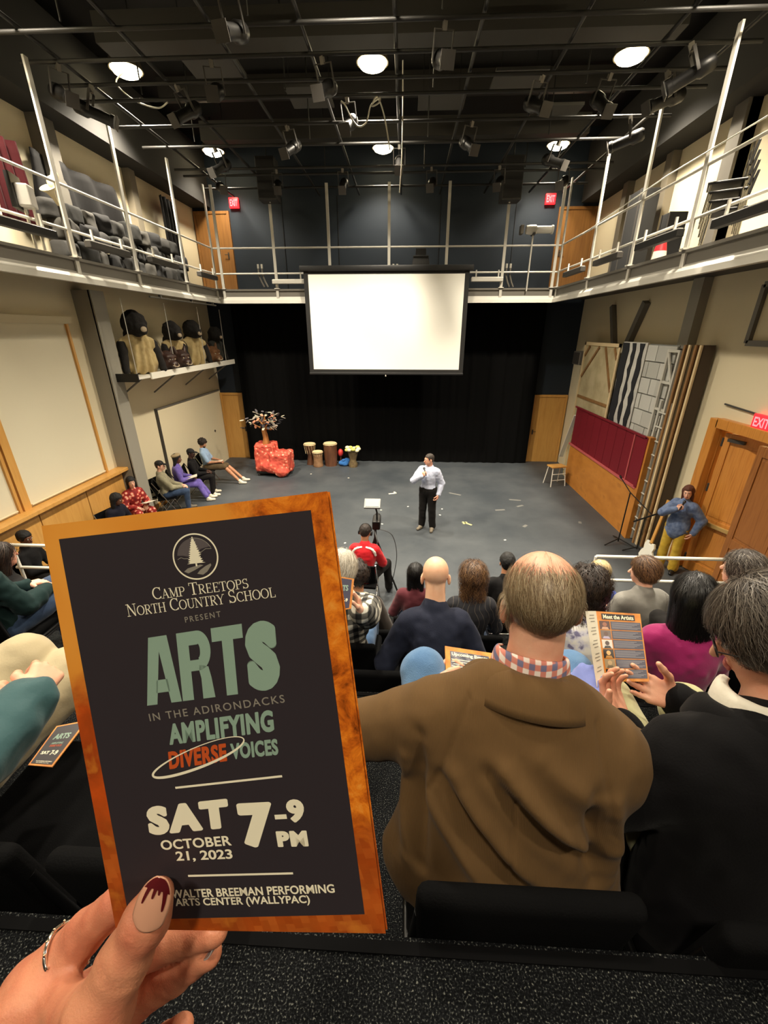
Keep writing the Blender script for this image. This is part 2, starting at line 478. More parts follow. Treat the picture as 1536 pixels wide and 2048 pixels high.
# ------------------------------------------------------------------ seating tiers (carpeted steps), highest first
TIERS = [(-2.9, 0.43, 3.0), (0.43, 1.70, 2.30), (1.70, 2.72, 1.56), (2.72, 3.56, 1.08), (3.56, 4.34, 0.60), (4.34, 5.0, 0.30)]
m_riser = mat('riser_black', (9, 9, 10), 0.9, spec=0.08)
for i, (y0, y1, z) in enumerate(TIERS):
    t = struct(MB().box((-0.45, (y0 + y1) / 2, z / 2 - 0.02), (10.2, y1 - y0 + (0.0), z - 0.04)).build('floor_tier', m_riser), 'black carpeted seating step, number %d counted from the top row' % (i + 1))
    c = MB().box((-0.45, (y0 + y1) / 2, z - 0.02), (10.2, y1 - y0, 0.04)).build('carpet', m_carpet, t)
    n = MB().box((-0.45, y1 - 0.018, z - 0.01), (10.2, 0.02, 0.03)).build('step_nosing', m_riser, t)

# ------------------------------------------------------------------ left wall: wainscot, sill, shaded windows, pilaster, panel door
wa = struct(MB().box((XL + 0.03, 2.7, 0.67), (0.06, 11.4, 1.34)).build('trim_1', m_oakdark), 'maple wainscot along the left wall below the sill')
for k in range(8):
    y1 = 8.36 - k * 1.12
    for zz in (0.36, 1.02):
        MB().box((XL + 0.075, y1 - 0.555, zz), (0.03, 1.10, 0.645)).build('panel', m_maple, wa, bevel=0.004)
struct(MB().box((XL + 0.12, 2.7, 1.39), (0.24, 11.4, 0.07)).build('trim_2', m_maple, bevel=0.008), 'maple sill board on top of the wainscot')
for i, (y0, y1) in enumerate([(6.08, 7.98), (3.9, 5.86)]):
    w = struct(MB().box((XL + 0.012, (y0 + y1) / 2, 2.85), (0.02, y1 - y0, 2.84)).build('window_%d' % (i + 1), mat('blind_fabric', (220, 212, 186), 0.85, bump=(120, 0.05))), 'cream roller blind pulled down over a tall window')
    MB().box((XL + 0.03, y1 + 0.02, 2.85), (0.06, 0.05, 2.86)).build('window_frame', m_maple, w)
    MB().box((XL + 0.03, y0 - 0.07, 2.85), (0.07, 0.14, 2.86)).build('window_frame', m_maple, w)
    MB().tube([(XL + 0.05, y0 + 0.03, 1.47), (XL + 0.05, y1 - 0.03, 1.47)], 0.014).build('hem_bar', m_cream, w)
    MB().box((XL + 0.05, (y0 + y1) / 2, 4.3), (0.1, y1 - y0 + .2, 0.12)).build('blind_box', m_cream, w)
pl = MB(); pl.box((XL + 0.17, 8.42, 2.41), (0.34, 0.06, 4.82)); pl.box((XL + 0.17, 8.74, 2.41), (0.34, 0.06, 4.82)); pl.box((XL + 0.34, 8.58, 2.41), (0.05, 0.38, 4.82))
struct(pl.build('trim_3', mat('column_grey', (150, 146, 134), 0.6)), 'grey steel column against the left wall under the gallery')
struct(MB().box((XL + 0.1, 8.58, 6.9), (0.2, 0.36, 3.6)).build('trim_4', m_steel), 'grey steel column on the left wall above the gallery')
for i, y in enumerate((4.6, 6.6, 11.0)):
    struct(MB().box((XL + 0.08, y, 7.1), (0.16, 0.22, 3.6)).build('trim_%d' % (5 + i), mat('column_tan', (120, 112, 96), 0.7)))
d1 = struct(MB().box((XL + 0.03, 12.1, 1.15), (0.05, 3.7, 2.30)).build('door_1', m_cream), 'wide cream sliding panel door in the left wall')
MB().box((XL + 0.02, 10.22, 1.16), (0.06, 0.06, 2.36)).build('door_frame_or_shade', m_steeldark, d1)  # dark strip standing in for the shadow down the panel's left edge
MB().box((XL + 0.02, 12.1, 2.33), (0.06, 3.8, 0.04)).build('door_frame_or_shade', m_steel, d1)  # grey strip standing in for the shadow line along the panel top
MB().lathe([(0.03, 0), (0.03, 0.03), (0, 0.03)], (XL + 0.05, 13.2, 1.15), 10, Matrix.Rotation(R(90), 3, 'Y')).build('finger_pull', m_steeldark, d1)
struct(MB().box((XL + 0.02, 11.4, 0.06), (0.04, 5.3, 0.12)).build('baseboard_left', m_maple))

# ------------------------------------------------------------------ back wall doors, below and on the gallery
def back_door(n, x0, x1, z0, z1, m, label, handle_side):
    y = YB - 0.03; fr = MB(); t = 0.07
    fr.box((x0 - t / 2, y, (z0 + z1) / 2), (t, 0.09, z1 - z0 + 2 * t)); fr.box((x1 + t / 2, y, (z0 + z1) / 2), (t, 0.09, z1 - z0 + 2 * t)); fr.box(((x0 + x1) / 2, y, z1 + t / 2), (x1 - x0, 0.09, t))
    d = struct(MB().box(((x0 + x1) / 2, y + 0.005, (z0 + z1) / 2), (x1 - x0 - 0.008, 0.06, z1 - z0)).build('door_%d' % n, m), label)
    fr.build('door_frame_or_shade', m, d, bevel=0.005)
    hx = x0 + 0.08 if handle_side < 0 else x1 - 0.08
    h = MB(); h.box((hx, y - 0.035, z0 + 1.02), (0.04, 0.01, 0.16)); h.tube([(hx, y - 0.03, z0 + 1.04), (hx, y - 0.075, z0 + 1.04), (hx - handle_side * 0.1, y - 0.075, z0 + 1.04)], 0.009)
    h.build('door_handle', m_steeldark, d)
back_door(2, -6.12, -5.38, 0, 2.16, m_maple, 'maple door in the back wall left of the black curtain', 1)
back_door(3, 4.22, 5.2, 0, 2.16, m_maple, 'maple door in the back wall right of the black curtain', -1)
m_galdoor = ramp_mat('gallery_door_wood', [(0.3, (150, 104, 52)), (0.7, (128, 86, 42))], 0.45, 'noise', 3, 6, (6, 6, 0.5))
back_door(4, -6.1, -5.2, 5.15, 7.2, m_galdoor, 'brown wooden door at the left end of the rear gallery', 1)
back_door(5, 4.25, 5.15, 5.15, 7.2, m_galdoor, 'brown wooden door at the right end of the rear gallery', -1)
for i, x in enumerate((-3.6, -2.0, 0.9, 3.0)):
    MB().box((x, YB - 0.008, 6.4), (0.012, 0.012, 2.4)).build('panel_joint', m_black, bpy.data.objects['wall_back'])

# black masking curtain with vertical folds
def curtain():
    nx, nz = 260, 14; x0, x1, z0, z1 = -5.35, 4.15, 0.015, 4.9
    V = []; 
    for j in range(nz):
        z = z0 + (z1 - z0) * j / (nz - 1)
        for i in range(nx):
            u = i / (nx - 1); x = x0 + (x1 - x0) * u
            a = 0.018 * math.sin(u * 190) + 0.012 * math.sin(u * 83 + 1.3) + 0.01 * math.sin(u * 301 + 0.4 * z)
            V.append((x, 13.86 + a * (1.0 - 0.25 * z / z1), z))
    n = len(V); V += [(x, y + 0.02, z) for x, y, z in V]
    F = []
    for j in range(nz - 1):
        for i in range(nx - 1):
            a = j * nx + i; F.append((a, a + 1, a + nx + 1, a + nx)); F.append((n + a, n + a + nx, n + a + nx + 1, n + a + 1))
    return link_mesh('stage_curtain', V, F, mat('black_velour', (11, 11, 11), 0.97, spec=0.05), smooth=True)
tag(curtain(), 'black full-width stage curtain hanging in folds below the rear gallery', 'curtain')

# ------------------------------------------------------------------ galleries
GXL, GXR, GYB = -5.2, 3.95, 12.7
def channel(path_axis, a0, a1, pos, side, parent, joint=()):
    """steel channel along y (axis 'y', face at x=pos) or x (face at y=pos); side = direction the face looks"""
    prof = [(0.0, 5.16), (0.05, 5.16), (0.05, 5.13), (0.012, 5.12), (0.012, 5.00), (0.10, 4.90), (0.115, 4.82), (0.0, 4.82)]
    segs = [('fascia', m_steel, [(0.0, 5.17), (0.05, 5.17), (0.05, 5.13), (0.012, 5.12), (0.012, 4.985), (0.0, 4.985)]),
            ('lower_flange', m_steellight, [(0.0, 4.985), (0.012, 4.985), (0.075, 4.90), (0.085, 4.82), (0.0, 4.82)])]  # paler steel stands in for light reflected by the lower face
    for nm, m, pf in segs:
        vs = []
        for a in (a0, a1):
            for (d, z) in pf:
                vs.append((pos + side * d, a, z) if path_axis == 'y' else (a, pos + side * d, z))
        n = len(pf); fs = [tuple(range(n)), tuple(range(2 * n - 1, n - 1, -1))] + [(k, n + k, n + (k + 1) % n, (k + 1) % n) for k in range(n)]
        o = link_mesh(nm, vs, fs, m, parent)
        bm = bmesh.new(); bm.from_mesh(o.data); bmesh.ops.recalc_face_normals(bm, faces=bm.faces); bm.to_mesh(o.data); bm.free()

def post(x, y, parent, z0=4.95, z1=7.5, w=(0.07, 0.03)):
    MB().box((x, y, (z0 + z1) / 2), (w[0], w[1], z1 - z0)).build('post', m_steellight, parent)
    MB().box((x, y, 5.18), (0.13, 0.10, 0.02)).build('base_plate', m_steellight, parent)

gl = struct(MB().box(((XL + GXL) / 2, 5.6, 5.06), (GXL - XL - 0.02, 17.0, 0.16)).build('gallery_deck', m_steeldark), 'left side gallery deck with steel edge and white railing')
channel('y', -2.9, GYB, GXL, 1, gl)
for y in (3.7, 5.5, 7.3, 8.95, 10.9, 12.62): post(GXL + 0.03, y, gl, w=(0.03, 0.08))
for z in (6.13, 5.54): MB().tube([(GXL + 0.02, -2.8, z), (GXL + 0.02, GYB, z)], 0.022).build('rail', m_steellight, gl)
gr = struct(MB().box(((XR + GXR) / 2, 5.6, 5.06), (XR - GXR - 0.02, 17.0, 0.16)).build('gallery_deck', m_steeldark), 'right side gallery deck with steel edge and white railing')
channel('y', -2.9, GYB, GXR, -1, gr)
for y in (3.5, 5.3, 7.06, 8.66, 10.5, 12.55): post(GXR - 0.03, y, gr, w=(0.03, 0.08))
for z in (6.13, 5.54): MB().tube([(GXR - 0.02, -2.8, z), (GXR - 0.02, GYB, z)], 0.022).build('rail', m_steellight, gr)
MB().tube([(GXR - 0.06, -2.0, 6.27), (GXR - 0.06, 8.0, 6.27), (GXR - 0.06, 11.2, 6.1)], 0.009, 6).build('cable', m_steellight, gr)
gb = struct(MB().box((-0.62, (GYB + YB) / 2, 5.06), (GXR - GXL, YB - GYB - 0.02, 0.16)).build('gallery_deck', m_steeldark), 'rear gallery deck above the stage curtain')
channel('x', GXL, GXR, GYB, -1, gb)
for x in (-5.0, -3.52, -2.05, -0.48, 1.02, 2.5, 3.82): post(x, GYB - 0.03, gb)
for z in (6.13, 5.54): MB().tube([(GXL, GYB - 0.02, z), (GXR, GYB - 0.02, z)], 0.022).build('rail', m_steellight, gb)
# conduit along the underside, left
cd = MB(); cd.tube([(GXL + 0.02, 9.2, 4.76), (GXL + 0.02, 12.4, 4.76)], 0.018)
for y in (9.6, 11.0, 12.2): cd.box((GXL + 0.02, y, 4.79), (0.05, 0.05, 0.08))
cd.build('conduit', m_steel, gl)
# diagonal braces and columns on the right wall
for i, (p, q, w) in enumerate([((1228, 690), (1226, 612), .16), ((1255, 690), (1294, 604), .2)]):
    a, b = atx(*p, XR - 0.06), atx(*q, XR - 0.06)
    MB().tube([a, b], w / 2, 4).build('brace', m_steel, wr)
struct(MB().box((XR - 0.08, 8.62, 4.5), (0.16, 0.3, 9.0)).build('trim_8', mat('column_grey', (150, 146, 134), 0.6)), 'grey steel column on the right wall behind the stacked scenery')
struct(MB().box((XR - 0.06, 8.62, 7.0), (0.3, 0.3, 3.6)).build('trim_9', m_steel))
for i, y in enumerate((5.0, 6.6, 10.6, 12.4)):
    struct(MB().box((XR - 0.08, y, 7.1), (0.16, 0.24, 3.6)).build('trim_%d' % (10 + i), mat('column_tan', (120, 112, 96), 0.7)))
fp = MB()
for z in (3.95, 4.75): fp.box((XR - 0.03, 5.6, z), (0.06, 3.2, 0.08))
for y in (7.2, 6.3, 5.2, 4.0): fp.box((XR - 0.03, y, 4.35), (0.06, 0.08, 0.8))
struct(fp.build('trim_14', m_steel))

# dark duct casings under the ceiling along both side walls
struct(MB().box((XL + 0.28, 5.6, 8.0), (0.56, 17.0, 1.3)).build('trim_16', m_ceil), 'dark duct casing along the top of the left wall')
struct(MB().box((XR - 0.28, 5.6, 8.0), (0.56, 17.0, 1.3)).build('trim_17', m_ceil), 'dark duct casing along the top of the right wall')
# ------------------------------------------------------------------ double door on the right
dj = MB(); t = 0.16
dj.box((XR - 0.02, DY1 + 0.06, DZ / 2 + 0.06), (0.18, 0.2, DZ + 0.12)); dj.box((XR - 0.02, DY0 - 0.06, DZ / 2 + 0.06), (0.18, 0.2, DZ + 0.12)); dj.box((XR - 0.02, (DY0 + DY1) / 2, DZ + 0.06), (0.18, DY1 - DY0, 0.16))
dj.box((XR + 0.1, DY1 - 0.03, DZ / 2), (0.2, 0.03, DZ)); dj.box((XR + 0.1, DY0 + 0.03, DZ / 2), (0.2, 0.03, DZ))
struct(dj.build('trim_15', m_oak, bevel=0.01), 'wide oak frame round the double door on the right')
def panel_leaf(n, hinge, ang, length, m, m2, label, bar_side):
    """panelled door leaf, hinge edge at the origin, leaf along +y before turning by ang"""
    d = struct(MB().box((0, length / 2, 1.30), (0.045, length, 2.56)).build('door_%d' % n, m), label)
    for s in (-1, 1):
        fr = MB(); x = s * 0.03; st = 0.11
        fr.box((x, st / 2, 1.30), (0.02, st, 2.56)); fr.box((x, length - st / 2, 1.30), (0.02, st, 2.56))
        for z, h in ((0.12, 0.2), (1.02, 0.16), (2.5, 0.14)): fr.box((x, length / 2, z), (0.02, length - 2 * st, h))
        fr.build('stile_and_rails', m2, d, bevel=0.006)
        for z0, z1 in ((0.26, 0.90), (1.14, 2.39)):
            MB().box((s * 0.026, length / 2, (z0 + z1) / 2), (0.01, length - 2 * st - 0.04, z1 - z0)).build('panel', m, d, bevel=0.006)
    b = MB(); x = bar_side * 0.09
    b.box((x, length * 0.55, 1.02), (0.05, length * 0.66, 0.075)); b.box((bar_side * 0.06, length * 0.24, 1.02), (0.06, 0.05, 0.06)); b.box((bar_side * 0.06, length * 0.86, 1.02), (0.06, 0.05, 0.06))
    b.build('push_bar', mat('brass_bar', (214, 178, 110), 0.35, 0.6), d, bevel=0.008)
    for z in (0.25, 1.05, 1.62, 2.42):
        MB().tube([(bar_side * 0.03, -0.012, z - 0.07), (bar_side * 0.03, -0.012, z + 0.07)], 0.022).build('hinge', m_steeldark, d)
    cl = MB(); cl.box((bar_side * 0.06, 0.22, 2.48), (0.06, 0.26, 0.05)); cl.build('door_closer', m_steeldark, d)
    d.location = hinge; d.rotation_euler = (0, 0, ang)
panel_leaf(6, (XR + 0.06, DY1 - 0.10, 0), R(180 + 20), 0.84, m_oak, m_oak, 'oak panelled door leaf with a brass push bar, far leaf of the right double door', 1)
panel_leaf(7, (XR - 0.02, DY0 + 0.05, 0), R(2), 0.84, m_oakshade, m_oakshade, 'closed darker oak door leaf, near leaf of the right double door', 1)
cl = bpy.data.lights.new('corridor_lamp', 'POINT'); cl.energy = 90; cl.color = (1, 0.82, 0.55); cl.shadow_soft_size = 0.15
o = bpy.data.objects.new('corridor_lamp', cl); COL.objects.link(o); o.location = (XR + 1.6, 7.6, 2.6)

# ------------------------------------------------------------------ house lights: domes with a glowing lens on the ceiling grid
m_glow = mat('lamp_lens', (255, 246, 220), 0.4, emit=((255, 236, 190), 22.0))
m_can = mat('lamp_can', (120, 112, 92), 0.45, 0.4)
def house_lamp(x, y, first):
    col = {0: 'left', 1: 'middle', 2: 'right'}[LAMP_X.index(x)]
    row = {13.2: 'small glowing round ceiling lamp near the back wall, %s of three', 9.58: 'large glowing round ceiling lamp over the stage, %s of three'}.get(y)
    t = thing('house_lamp', row % col if row else 'round ceiling lamp above the seats, %s one, %s' % (col, {5.9: 'row over the stage edge', 2.2: 'row over the lower seats', -1.5: 'row behind the viewer'}[y]), 'lamp', (x, y, LAMP_Z), group='house lamps in rows under the ceiling' if row else 'house lamps over the seats')
    MB().lathe([(0.05, 0.34), (0.07, 0.30), (0.14, 0.24), (0.25, 0.12), (0.275, 0.0), (0.255, 0.0), (0.24, 0.08), (0.12, 0.2), (0, 0.2)], n=28).build('housing', m_can, t, smooth=40)
    MB().lathe([(0.0, -0.10), (0.13, -0.085), (0.21, -0.05), (0.25, 0.012), (0.0, 0.03)], n=28).build('lens', m_glow, t, smooth=50)
    MB().tube([(0, 0, 0.33), (0, 0, ZC - LAMP_Z)], 0.02).build('stem', m_pipe, t)
    l = bpy.data.lights.new('lamp_light', 'SPOT'); l.energy = LAMP_W * LAMP_GAIN[y]; l.color = LAMP_COL; l.spot_size = R(128); l.spot_blend = 0.6; l.shadow_soft_size = 0.2
    o = bpy.data.objects.new('lamp_light', l); COL.objects.link(o); o.parent = t; o.location = (0, 0, -0.16)
for y in LAMP_Y:
    for x in LAMP_X: house_lamp(x, y, False)
# ------------------------------------------------------------------ the programme booklet held up in front of the viewer
def cover_material():
    m = bpy.data.materials.new('autumn_leaf_print'); m.use_nodes = True; nt = m.node_tree; b = nt.nodes['Principled BSDF']
    tc = nt.nodes.new('ShaderNodeTexCoord')
    def noise(s, d, off, det=6, rough=0.6, stretch=(1, 1, 1)):
        mp = nt.nodes.new('ShaderNodeMapping'); mp.inputs['Location'].default_value = off; mp.inputs['Scale'].default_value = stretch
        n = nt.nodes.new('ShaderNodeTexNoise'); n.inputs['Scale'].default_value = s; n.inputs['Detail'].default_value = det; n.inputs['Distortion'].default_value = d; n.inputs['Roughness'].default_value = rough
        nt.links.new(tc.outputs['Object'], mp.inputs[0]); nt.links.new(mp.outputs[0], n.inputs['Vector']); return n.outputs['Fac']
    def ramp(src, st):
        r = nt.nodes.new('ShaderNodeValToRGB'); e = r.color_ramp.elements
        while len(e) < len(st): e.new(0.5)
        for k, (p, c) in enumerate(st): e[k].position = p; e[k].color = lin(c)
        nt.links.new(src, r.inputs[0]); return r.outputs[0]
    sep = nt.nodes.new('ShaderNodeSeparateXYZ'); nt.links.new(tc.outputs['Object'], sep.inputs[0])
    # leaf print: fine dark branches over orange; upper left of the sheet is a plain golden sky
    leaf = ramp(noise(70, 0.6, (0, 0, 0), 9, 0.72), [(0.30, (92, 38, 6)), (0.45, (200, 98, 22)), (0.56, (236, 132, 32)), (0.72, (248, 170, 70))])
    red = ramp(noise(38, 0.3, (3, 1, 0), 4), [(0.3, (206, 84, 22)), (0.6, (164, 68, 20)), (0.75, (224, 140, 48))])
    sky = ramp(noise(16, 0.2, (5, 0, 2), 2), [(0.3, (240, 164, 66)), (0.7, (226, 142, 48))])
    def mth(op, a, bb):
        n = nt.nodes.new('ShaderNodeMath'); n.operation = op; n.use_clamp = False
        for i, v in enumerate((a, bb)):
            if isinstance(v, (int, float)): n.inputs[i].default_value = v
            else: nt.links.new(v, n.inputs[i])
        return n.outputs[0]
    def mix(f, a, c):
        n = nt.nodes.new('ShaderNodeMix'); n.data_type = 'RGBA'; n.clamp_factor = True
        nt.links.new(f, n.inputs[0]); nt.links.new(a, n.inputs[6]); nt.links.new(c, n.inputs[7]); return n.outputs[2]
    wob = noise(45, 0.4, (9, 4, 1), 5)
    # x (right) 0..0.14, y (down, negative) 0..-0.216
    fx = mth('MULTIPLY', mth('ADD', mth('SUBTRACT', sep.outputs['X'], 0.092), mth('MULTIPLY', mth('SUBTRACT', wob, 0.5), 0.06)), 60)
    lowy = mth('MULTIPLY', mth('ADD', mth('SUBTRACT', -0.072, sep.outputs['Y']), mth('MULTIPLY', mth('SUBTRACT', wob, 0.5), 0.05)), 40)
    base = mix(fx, sky, leaf)
    c2 = mix(lowy, base, mix(fx, red, leaf))
    vor = nt.nodes.new('ShaderNodeTexBrick'); vor.inputs['Scale'].default_value = 60; vor.inputs['Color1'].default_value = lin((196, 108, 40)); vor.inputs['Color2'].default_value = lin((150, 70, 18)); vor.inputs['Mortar'].default_value = lin((170, 92, 26)); vor.inputs['Mortar Size'].default_value = 0.0
    mp = nt.nodes.new('ShaderNodeMapping'); mp.inputs['Rotation'].default_value = (0, 0, 1.45); mp.inputs['Scale'].default_value = (1, 1.6, 1)
    nt.links.new(tc.outputs['Object'], mp.inputs[0]); nt.links.new(mp.outputs[0], vor.inputs['Vector'])
    tower = mth('MULTIPLY', mth('SUBTRACT', mth('SUBTRACT', -0.150, sep.outputs['Y']), mth('MULTIPLY', mth('SUBTRACT', wob, 0.5), 0.05)), 60)
    c3 = mix(tower, c2, mix(wob, vor.outputs['Color'], red))
    nt.links.new(c3, b.inputs['Base Color']); b.inputs['Roughness'].default_value = 0.33
    b.inputs['Specular IOR Level'].default_value = 0.45
    return m

# pose of the sheet: corner, right edge and down edge in the viewer's frame (metres)
_o = _C + _rt * -0.1647 + _up * -0.0067 + _fw * 0.2002
_ux = _rt * 1.0004 + _up * 0.127 - _fw * 0.1195
_uy = _rt * 0.1065 - _up * 0.976 + _fw * 0.0737
_un = _ux.cross(_uy).normalized()           # away from the viewer
if _un.dot(_fw) < 0: _un = -_un
PG = thing('programme_booklet', 'large event programme with autumn leaf border and dark title panel held in the foreground', 'booklet', _o)
PG.matrix_world = Matrix(((_ux.x, -_uy.x, -_un.x, _o.x), (_ux.y, -_uy.y, -_un.y, _o.y), (_ux.z, -_uy.z, -_un.z, _o.z), (0, 0, 0, 1)))
# local frame: x right, y up (0 at the top edge), z towards the viewer
PW, PH = 0.1416, 0.2170
def bow(u, v):      # the cover bulges a little towards its lower right and curls at the left edge (height in z)
    return 0.0
def sheet_mesh(x0, y0, x1, y1, z, nx=24, ny=30, edge=0.0):
    V = []; F = []
    for j in range(ny + 1):
        for i in range(nx + 1):
            u, v = i / nx, j / ny
            x = x0 + (x1 - x0) * u + edge * (0.0006 * math.sin(v * 21) if i == 0 else 0); y = y0 + (y1 - y0) * v
            V.append((x, y, z))
    for j in range(ny):
        for i in range(nx):
            a = j * (nx + 1) + i; F.append((a, a + nx + 1, a + nx + 2, a + 1))
    return V, F
m_cover = cover_material()
m_page = mat('page_paper', (206, 190, 160), 0.7)
def leaf_sheet(name, dx0, dy0, dx1, dy1, z, m, th=0.00035):
    V, F = sheet_mesh(dx0, dy0, dx1, dy1, z)
    n = len(V); V2 = V + [(x, y, zz - th) for x, y, zz in V]; F2 = F + [tuple(n + i for i in reversed(f)) for f in F]
    nx, ny = 24, 30
    ring = [i for i in range(nx + 1)] + [(j * (nx + 1) + nx) for j in range(1, ny + 1)] + [ny * (nx + 1) + i for i in range(nx - 1, -1, -1)] + [j * (nx + 1) for j in range(ny - 1, 0, -1)]
    for k in range(len(ring)):
        a, b_ = ring[k], ring[(k + 1) % len(ring)]; F2.append((a, n + a, n + b_, b_)[::-1])
    return link_mesh(name, V2, F2, m, PG)
leaf_sheet('cover', 0, 0, 0.1397, -0.2150, 0.0, m_cover)
leaf_sheet('inner_page', 0.0006, -0.001, 0.1394, -0.2146, -0.0009, m_page)
leaf_sheet('inner_page', 0.0006, -0.001, 0.1392, -0.2150, -0.0016, m_page)
leaf_sheet('back_cover', 0.0004, -0.0004, 0.1402, -0.2158, -0.0024, m_cover)
m_panel = mat('panel_ink', (50, 44, 48), 0.42, spec=0.35)
m_inkwhite = mat('ink_white', (244, 236, 208), 0.5)
m_inkgrey = mat('ink_grey', (140, 134, 122), 0.5)
m_inkgreen = mat('ink_sage', (142, 168, 150), 0.5)
m_inkred = mat('ink_rust', (200, 84, 34), 0.5)
m_inkdim = mat('ink_dim', (92, 84, 84), 0.5)
def q2(x, y): return (x / 1000.0, -y / 1000.0)
def flat(name, V2, F, z, m, per=10 ** 9):
    V = [(p[0], p[1], z) for p in V2]
    V = [(p[0], p[1], p[2] + (i // per) * 3e-6) for i, p in enumerate(V)]      # overlapping inks lie a few microns apart
    return link_mesh(name, V, F, m, PG)
flat('title_panel', [q2(7.93, 7.41), q2(131.37, 7.47), q2(130.9, 204.93), q2(8.6, 209.5)], [(3, 2, 1, 0)], 0.00008, m_panel)
def print_line(name, txt, bl, br, tl, m, bold=0.0, spacing=1.0, z=0.00016, fat=0.0):
    V, F = text_mesh(txt, bold, spacing); n = len(V)
    if fat:                                     # heavier strokes: the same outline repeated a little to each side
        n = len(V); kk = 24 if fat > .045 else 10; sh = [(0, 0)] + [(fat * math.cos(2 * math.pi * k / kk), fat * .72 * math.sin(2 * math.pi * k / kk)) for k in range(kk)]
        V = np.concatenate([V + np.array(d) for d in sh]); F = [tuple(i + k * n for i in f) for k in range(len(sh)) for f in F]
    return flat(name, put(V, q2(*bl), q2(*br), q2(*tl)), F, z, m, n)

# ---- a small serif alphabet: thick stems, thin strokes, slab serifs (drawn as strips in a 0..1 cap-height frame)
def serif_glyph(ch):
    T, t = 0.125, 0.05; S = []           # S: list of polylines with widths
    def st(x0, y0, x1, y1, w): S.append([(x0, y0), (x1, y1), w])
    def sf(x, y, w=0.30): S.append([(x - w / 2, y), (x + w / 2, y), 0.05])
    def arc(cx, cy, rx, ry, a0, a1, w, w2=None, n=14):
        pts = [(cx + rx * math.cos(R(a0 + (a1 - a0) * k / n)), cy + ry * math.sin(R(a0 + (a1 - a0) * k / n))) for k in range(n + 1)]
        for k in range(n):
            f = abs(math.cos(R(a0 + (a1 - a0) * (k + .5) / n))); ww = t + (w - t) * f
            S.append([pts[k], pts[k + 1], ww])
    lo, hi = 0.025, 0.975
    if ch == 'C': arc(.48, .5, .40, .47, 48, 318, T); st(.76, .72, .76, .97, .05); st(.77, .05, .77, .2, .04); return S, .85
    if ch == 'O': arc(.46, .5, .40, .47, 0, 360, T, n=26); return S, .93
    if ch == 'A': st(.40, 1, .72, 0, T); st(.42, 1, .10, 0, t); st(.2, .34, .62, .34, t); sf(.10, lo, .26); sf(.72, lo, .3); return S, .86
    if ch == 'M': st(.15, 0, .15, 1, t); st(.15, 1, .5, .08, T); st(.85, 1, .5, .08, t); st(.87, 0, .87, 1, T); sf(.15, lo); sf(.87, lo, .34); sf(.1, hi, .2); sf(.9, hi, .24); return S, 1.06
    if ch == 'N': st(.15, 0, .15, 1, t); st(.15, 1, .78, .02, T); st(.78, 0, .78, 1, t); sf(.15, lo); sf(.78, hi); sf(.08, hi, .2); return S, .95
    if ch == 'P': st(.18, 0, .18, 1, T); st(.18, hi, .42, hi, t); st(.18, .48, .42, .48, t); arc(.42, .73, .24, .245, -90, 90, T * .9); sf(.18, lo, .36); sf(.1, hi, .18); return S, .74
    if ch == 'R': st(.18, 0, .18, 1, T); st(.18, hi, .42, hi, t); st(.18, .5, .42, .5, t); arc(.42, .74, .22, .235, -90, 90, T * .9); st(.38, .5, .74, .02, T); sf(.18, lo, .36); sf(.74, lo, .18); sf(.1, hi, .18); return S, .82
    if ch == 'T': st(.4, 0, .4, 1, T); st(.04, hi, .76, hi, t); sf(.4, lo, .36); st(.05, .78, .05, 1, .05); st(.75, .78, .75, 1, .05); return S, .8
    if ch == 'E': st(.18, 0, .18, 1, T); st(.1, hi, .66, hi, t); st(.18, .52, .5, .52, t); st(.1, lo, .7, lo, t); st(.65, .8, .65, 1, .05); st(.69, 0, .69, .22, .05); st(.5, .42, .5, .62, .05); return S, .76
    if ch == 'L': st(.18, 0, .18, 1, T); st(.1, lo, .66, lo, t); st(.65, 0, .65, .24, .05); sf(.18, hi, .34); return S, .72
    if ch == 'H': st(.18, 0, .18, 1, T); st(.76, 0, .76, 1, T); st(.18, .52, .76, .52, t); [sf(x, y) for x in (.18, .76) for y in (lo, hi)]; return S, .95
    if ch == 'U': st(.18, .32, .18, 1, T); st(.74, .32, .74, 1, t); arc(.46, .33, .28, .30, 180, 360, T * .8); sf(.18, hi, .34); sf(.74, hi, .28); return S, .92
    if ch == 'Y': st(.42, 0, .42, .46, T); st(.42, .44, .10, 1, T * .9); st(.42, .44, .74, 1, t); sf(.42, lo, .34); sf(.1, hi, .28); sf(.76, hi, .24); return S, .84
    if ch == 'S': arc(.36, .74, .24, .23, 30, 270, T * .8); arc(.36, .27, .27, .245, 90, -150, T); st(.58, .74, .58, 1, .05); st(.1, 0, .1, .24, .05); return S, .72
    return S, .35
def serif_line(txt):
    """Small caps: capitals at full height, lower case letters as capitals at 0.78"""
    V = []; F = []; x = 0
    for ch in txt:
        if ch == ' ': x += .36; continue
        k = 1.0 if ch.isupper() else 0.78
        S, w = serif_glyph(ch.upper())
        for (a, b, ww) in S:
            d = np.array(b) - np.array(a); L = np.linalg.norm(d)
            if L < 1e-6: continue
            n = np.array([-d[1], d[0]]) / L * ww / 2; e = d / L * (0.012 if ww < .1 else 0)
            for q in (np.array(a) - e - n, np.array(b) + e - n, np.array(b) + e + n, np.array(a) - e + n): V.append((x + q[0] * k, q[1] * k))
            m_ = len(V); F.append((m_ - 4, m_ - 3, m_ - 2, m_ - 1))
        x += (w + .02) * k
    return np.array(V), F
for txt, bl, br, tl in (('Camp Treetops', (50.85, 41.6), (98.1, 40.2), (50.7, 35.6)), ('North Country School', (36.38, 48.8), (110.0, 45.6), (36.2, 42.5))):
    V, F = serif_line(txt); flat('serif_title', put(V, q2(*bl), q2(*br), q2(*tl)), F, 0.00016, m_inkwhite)
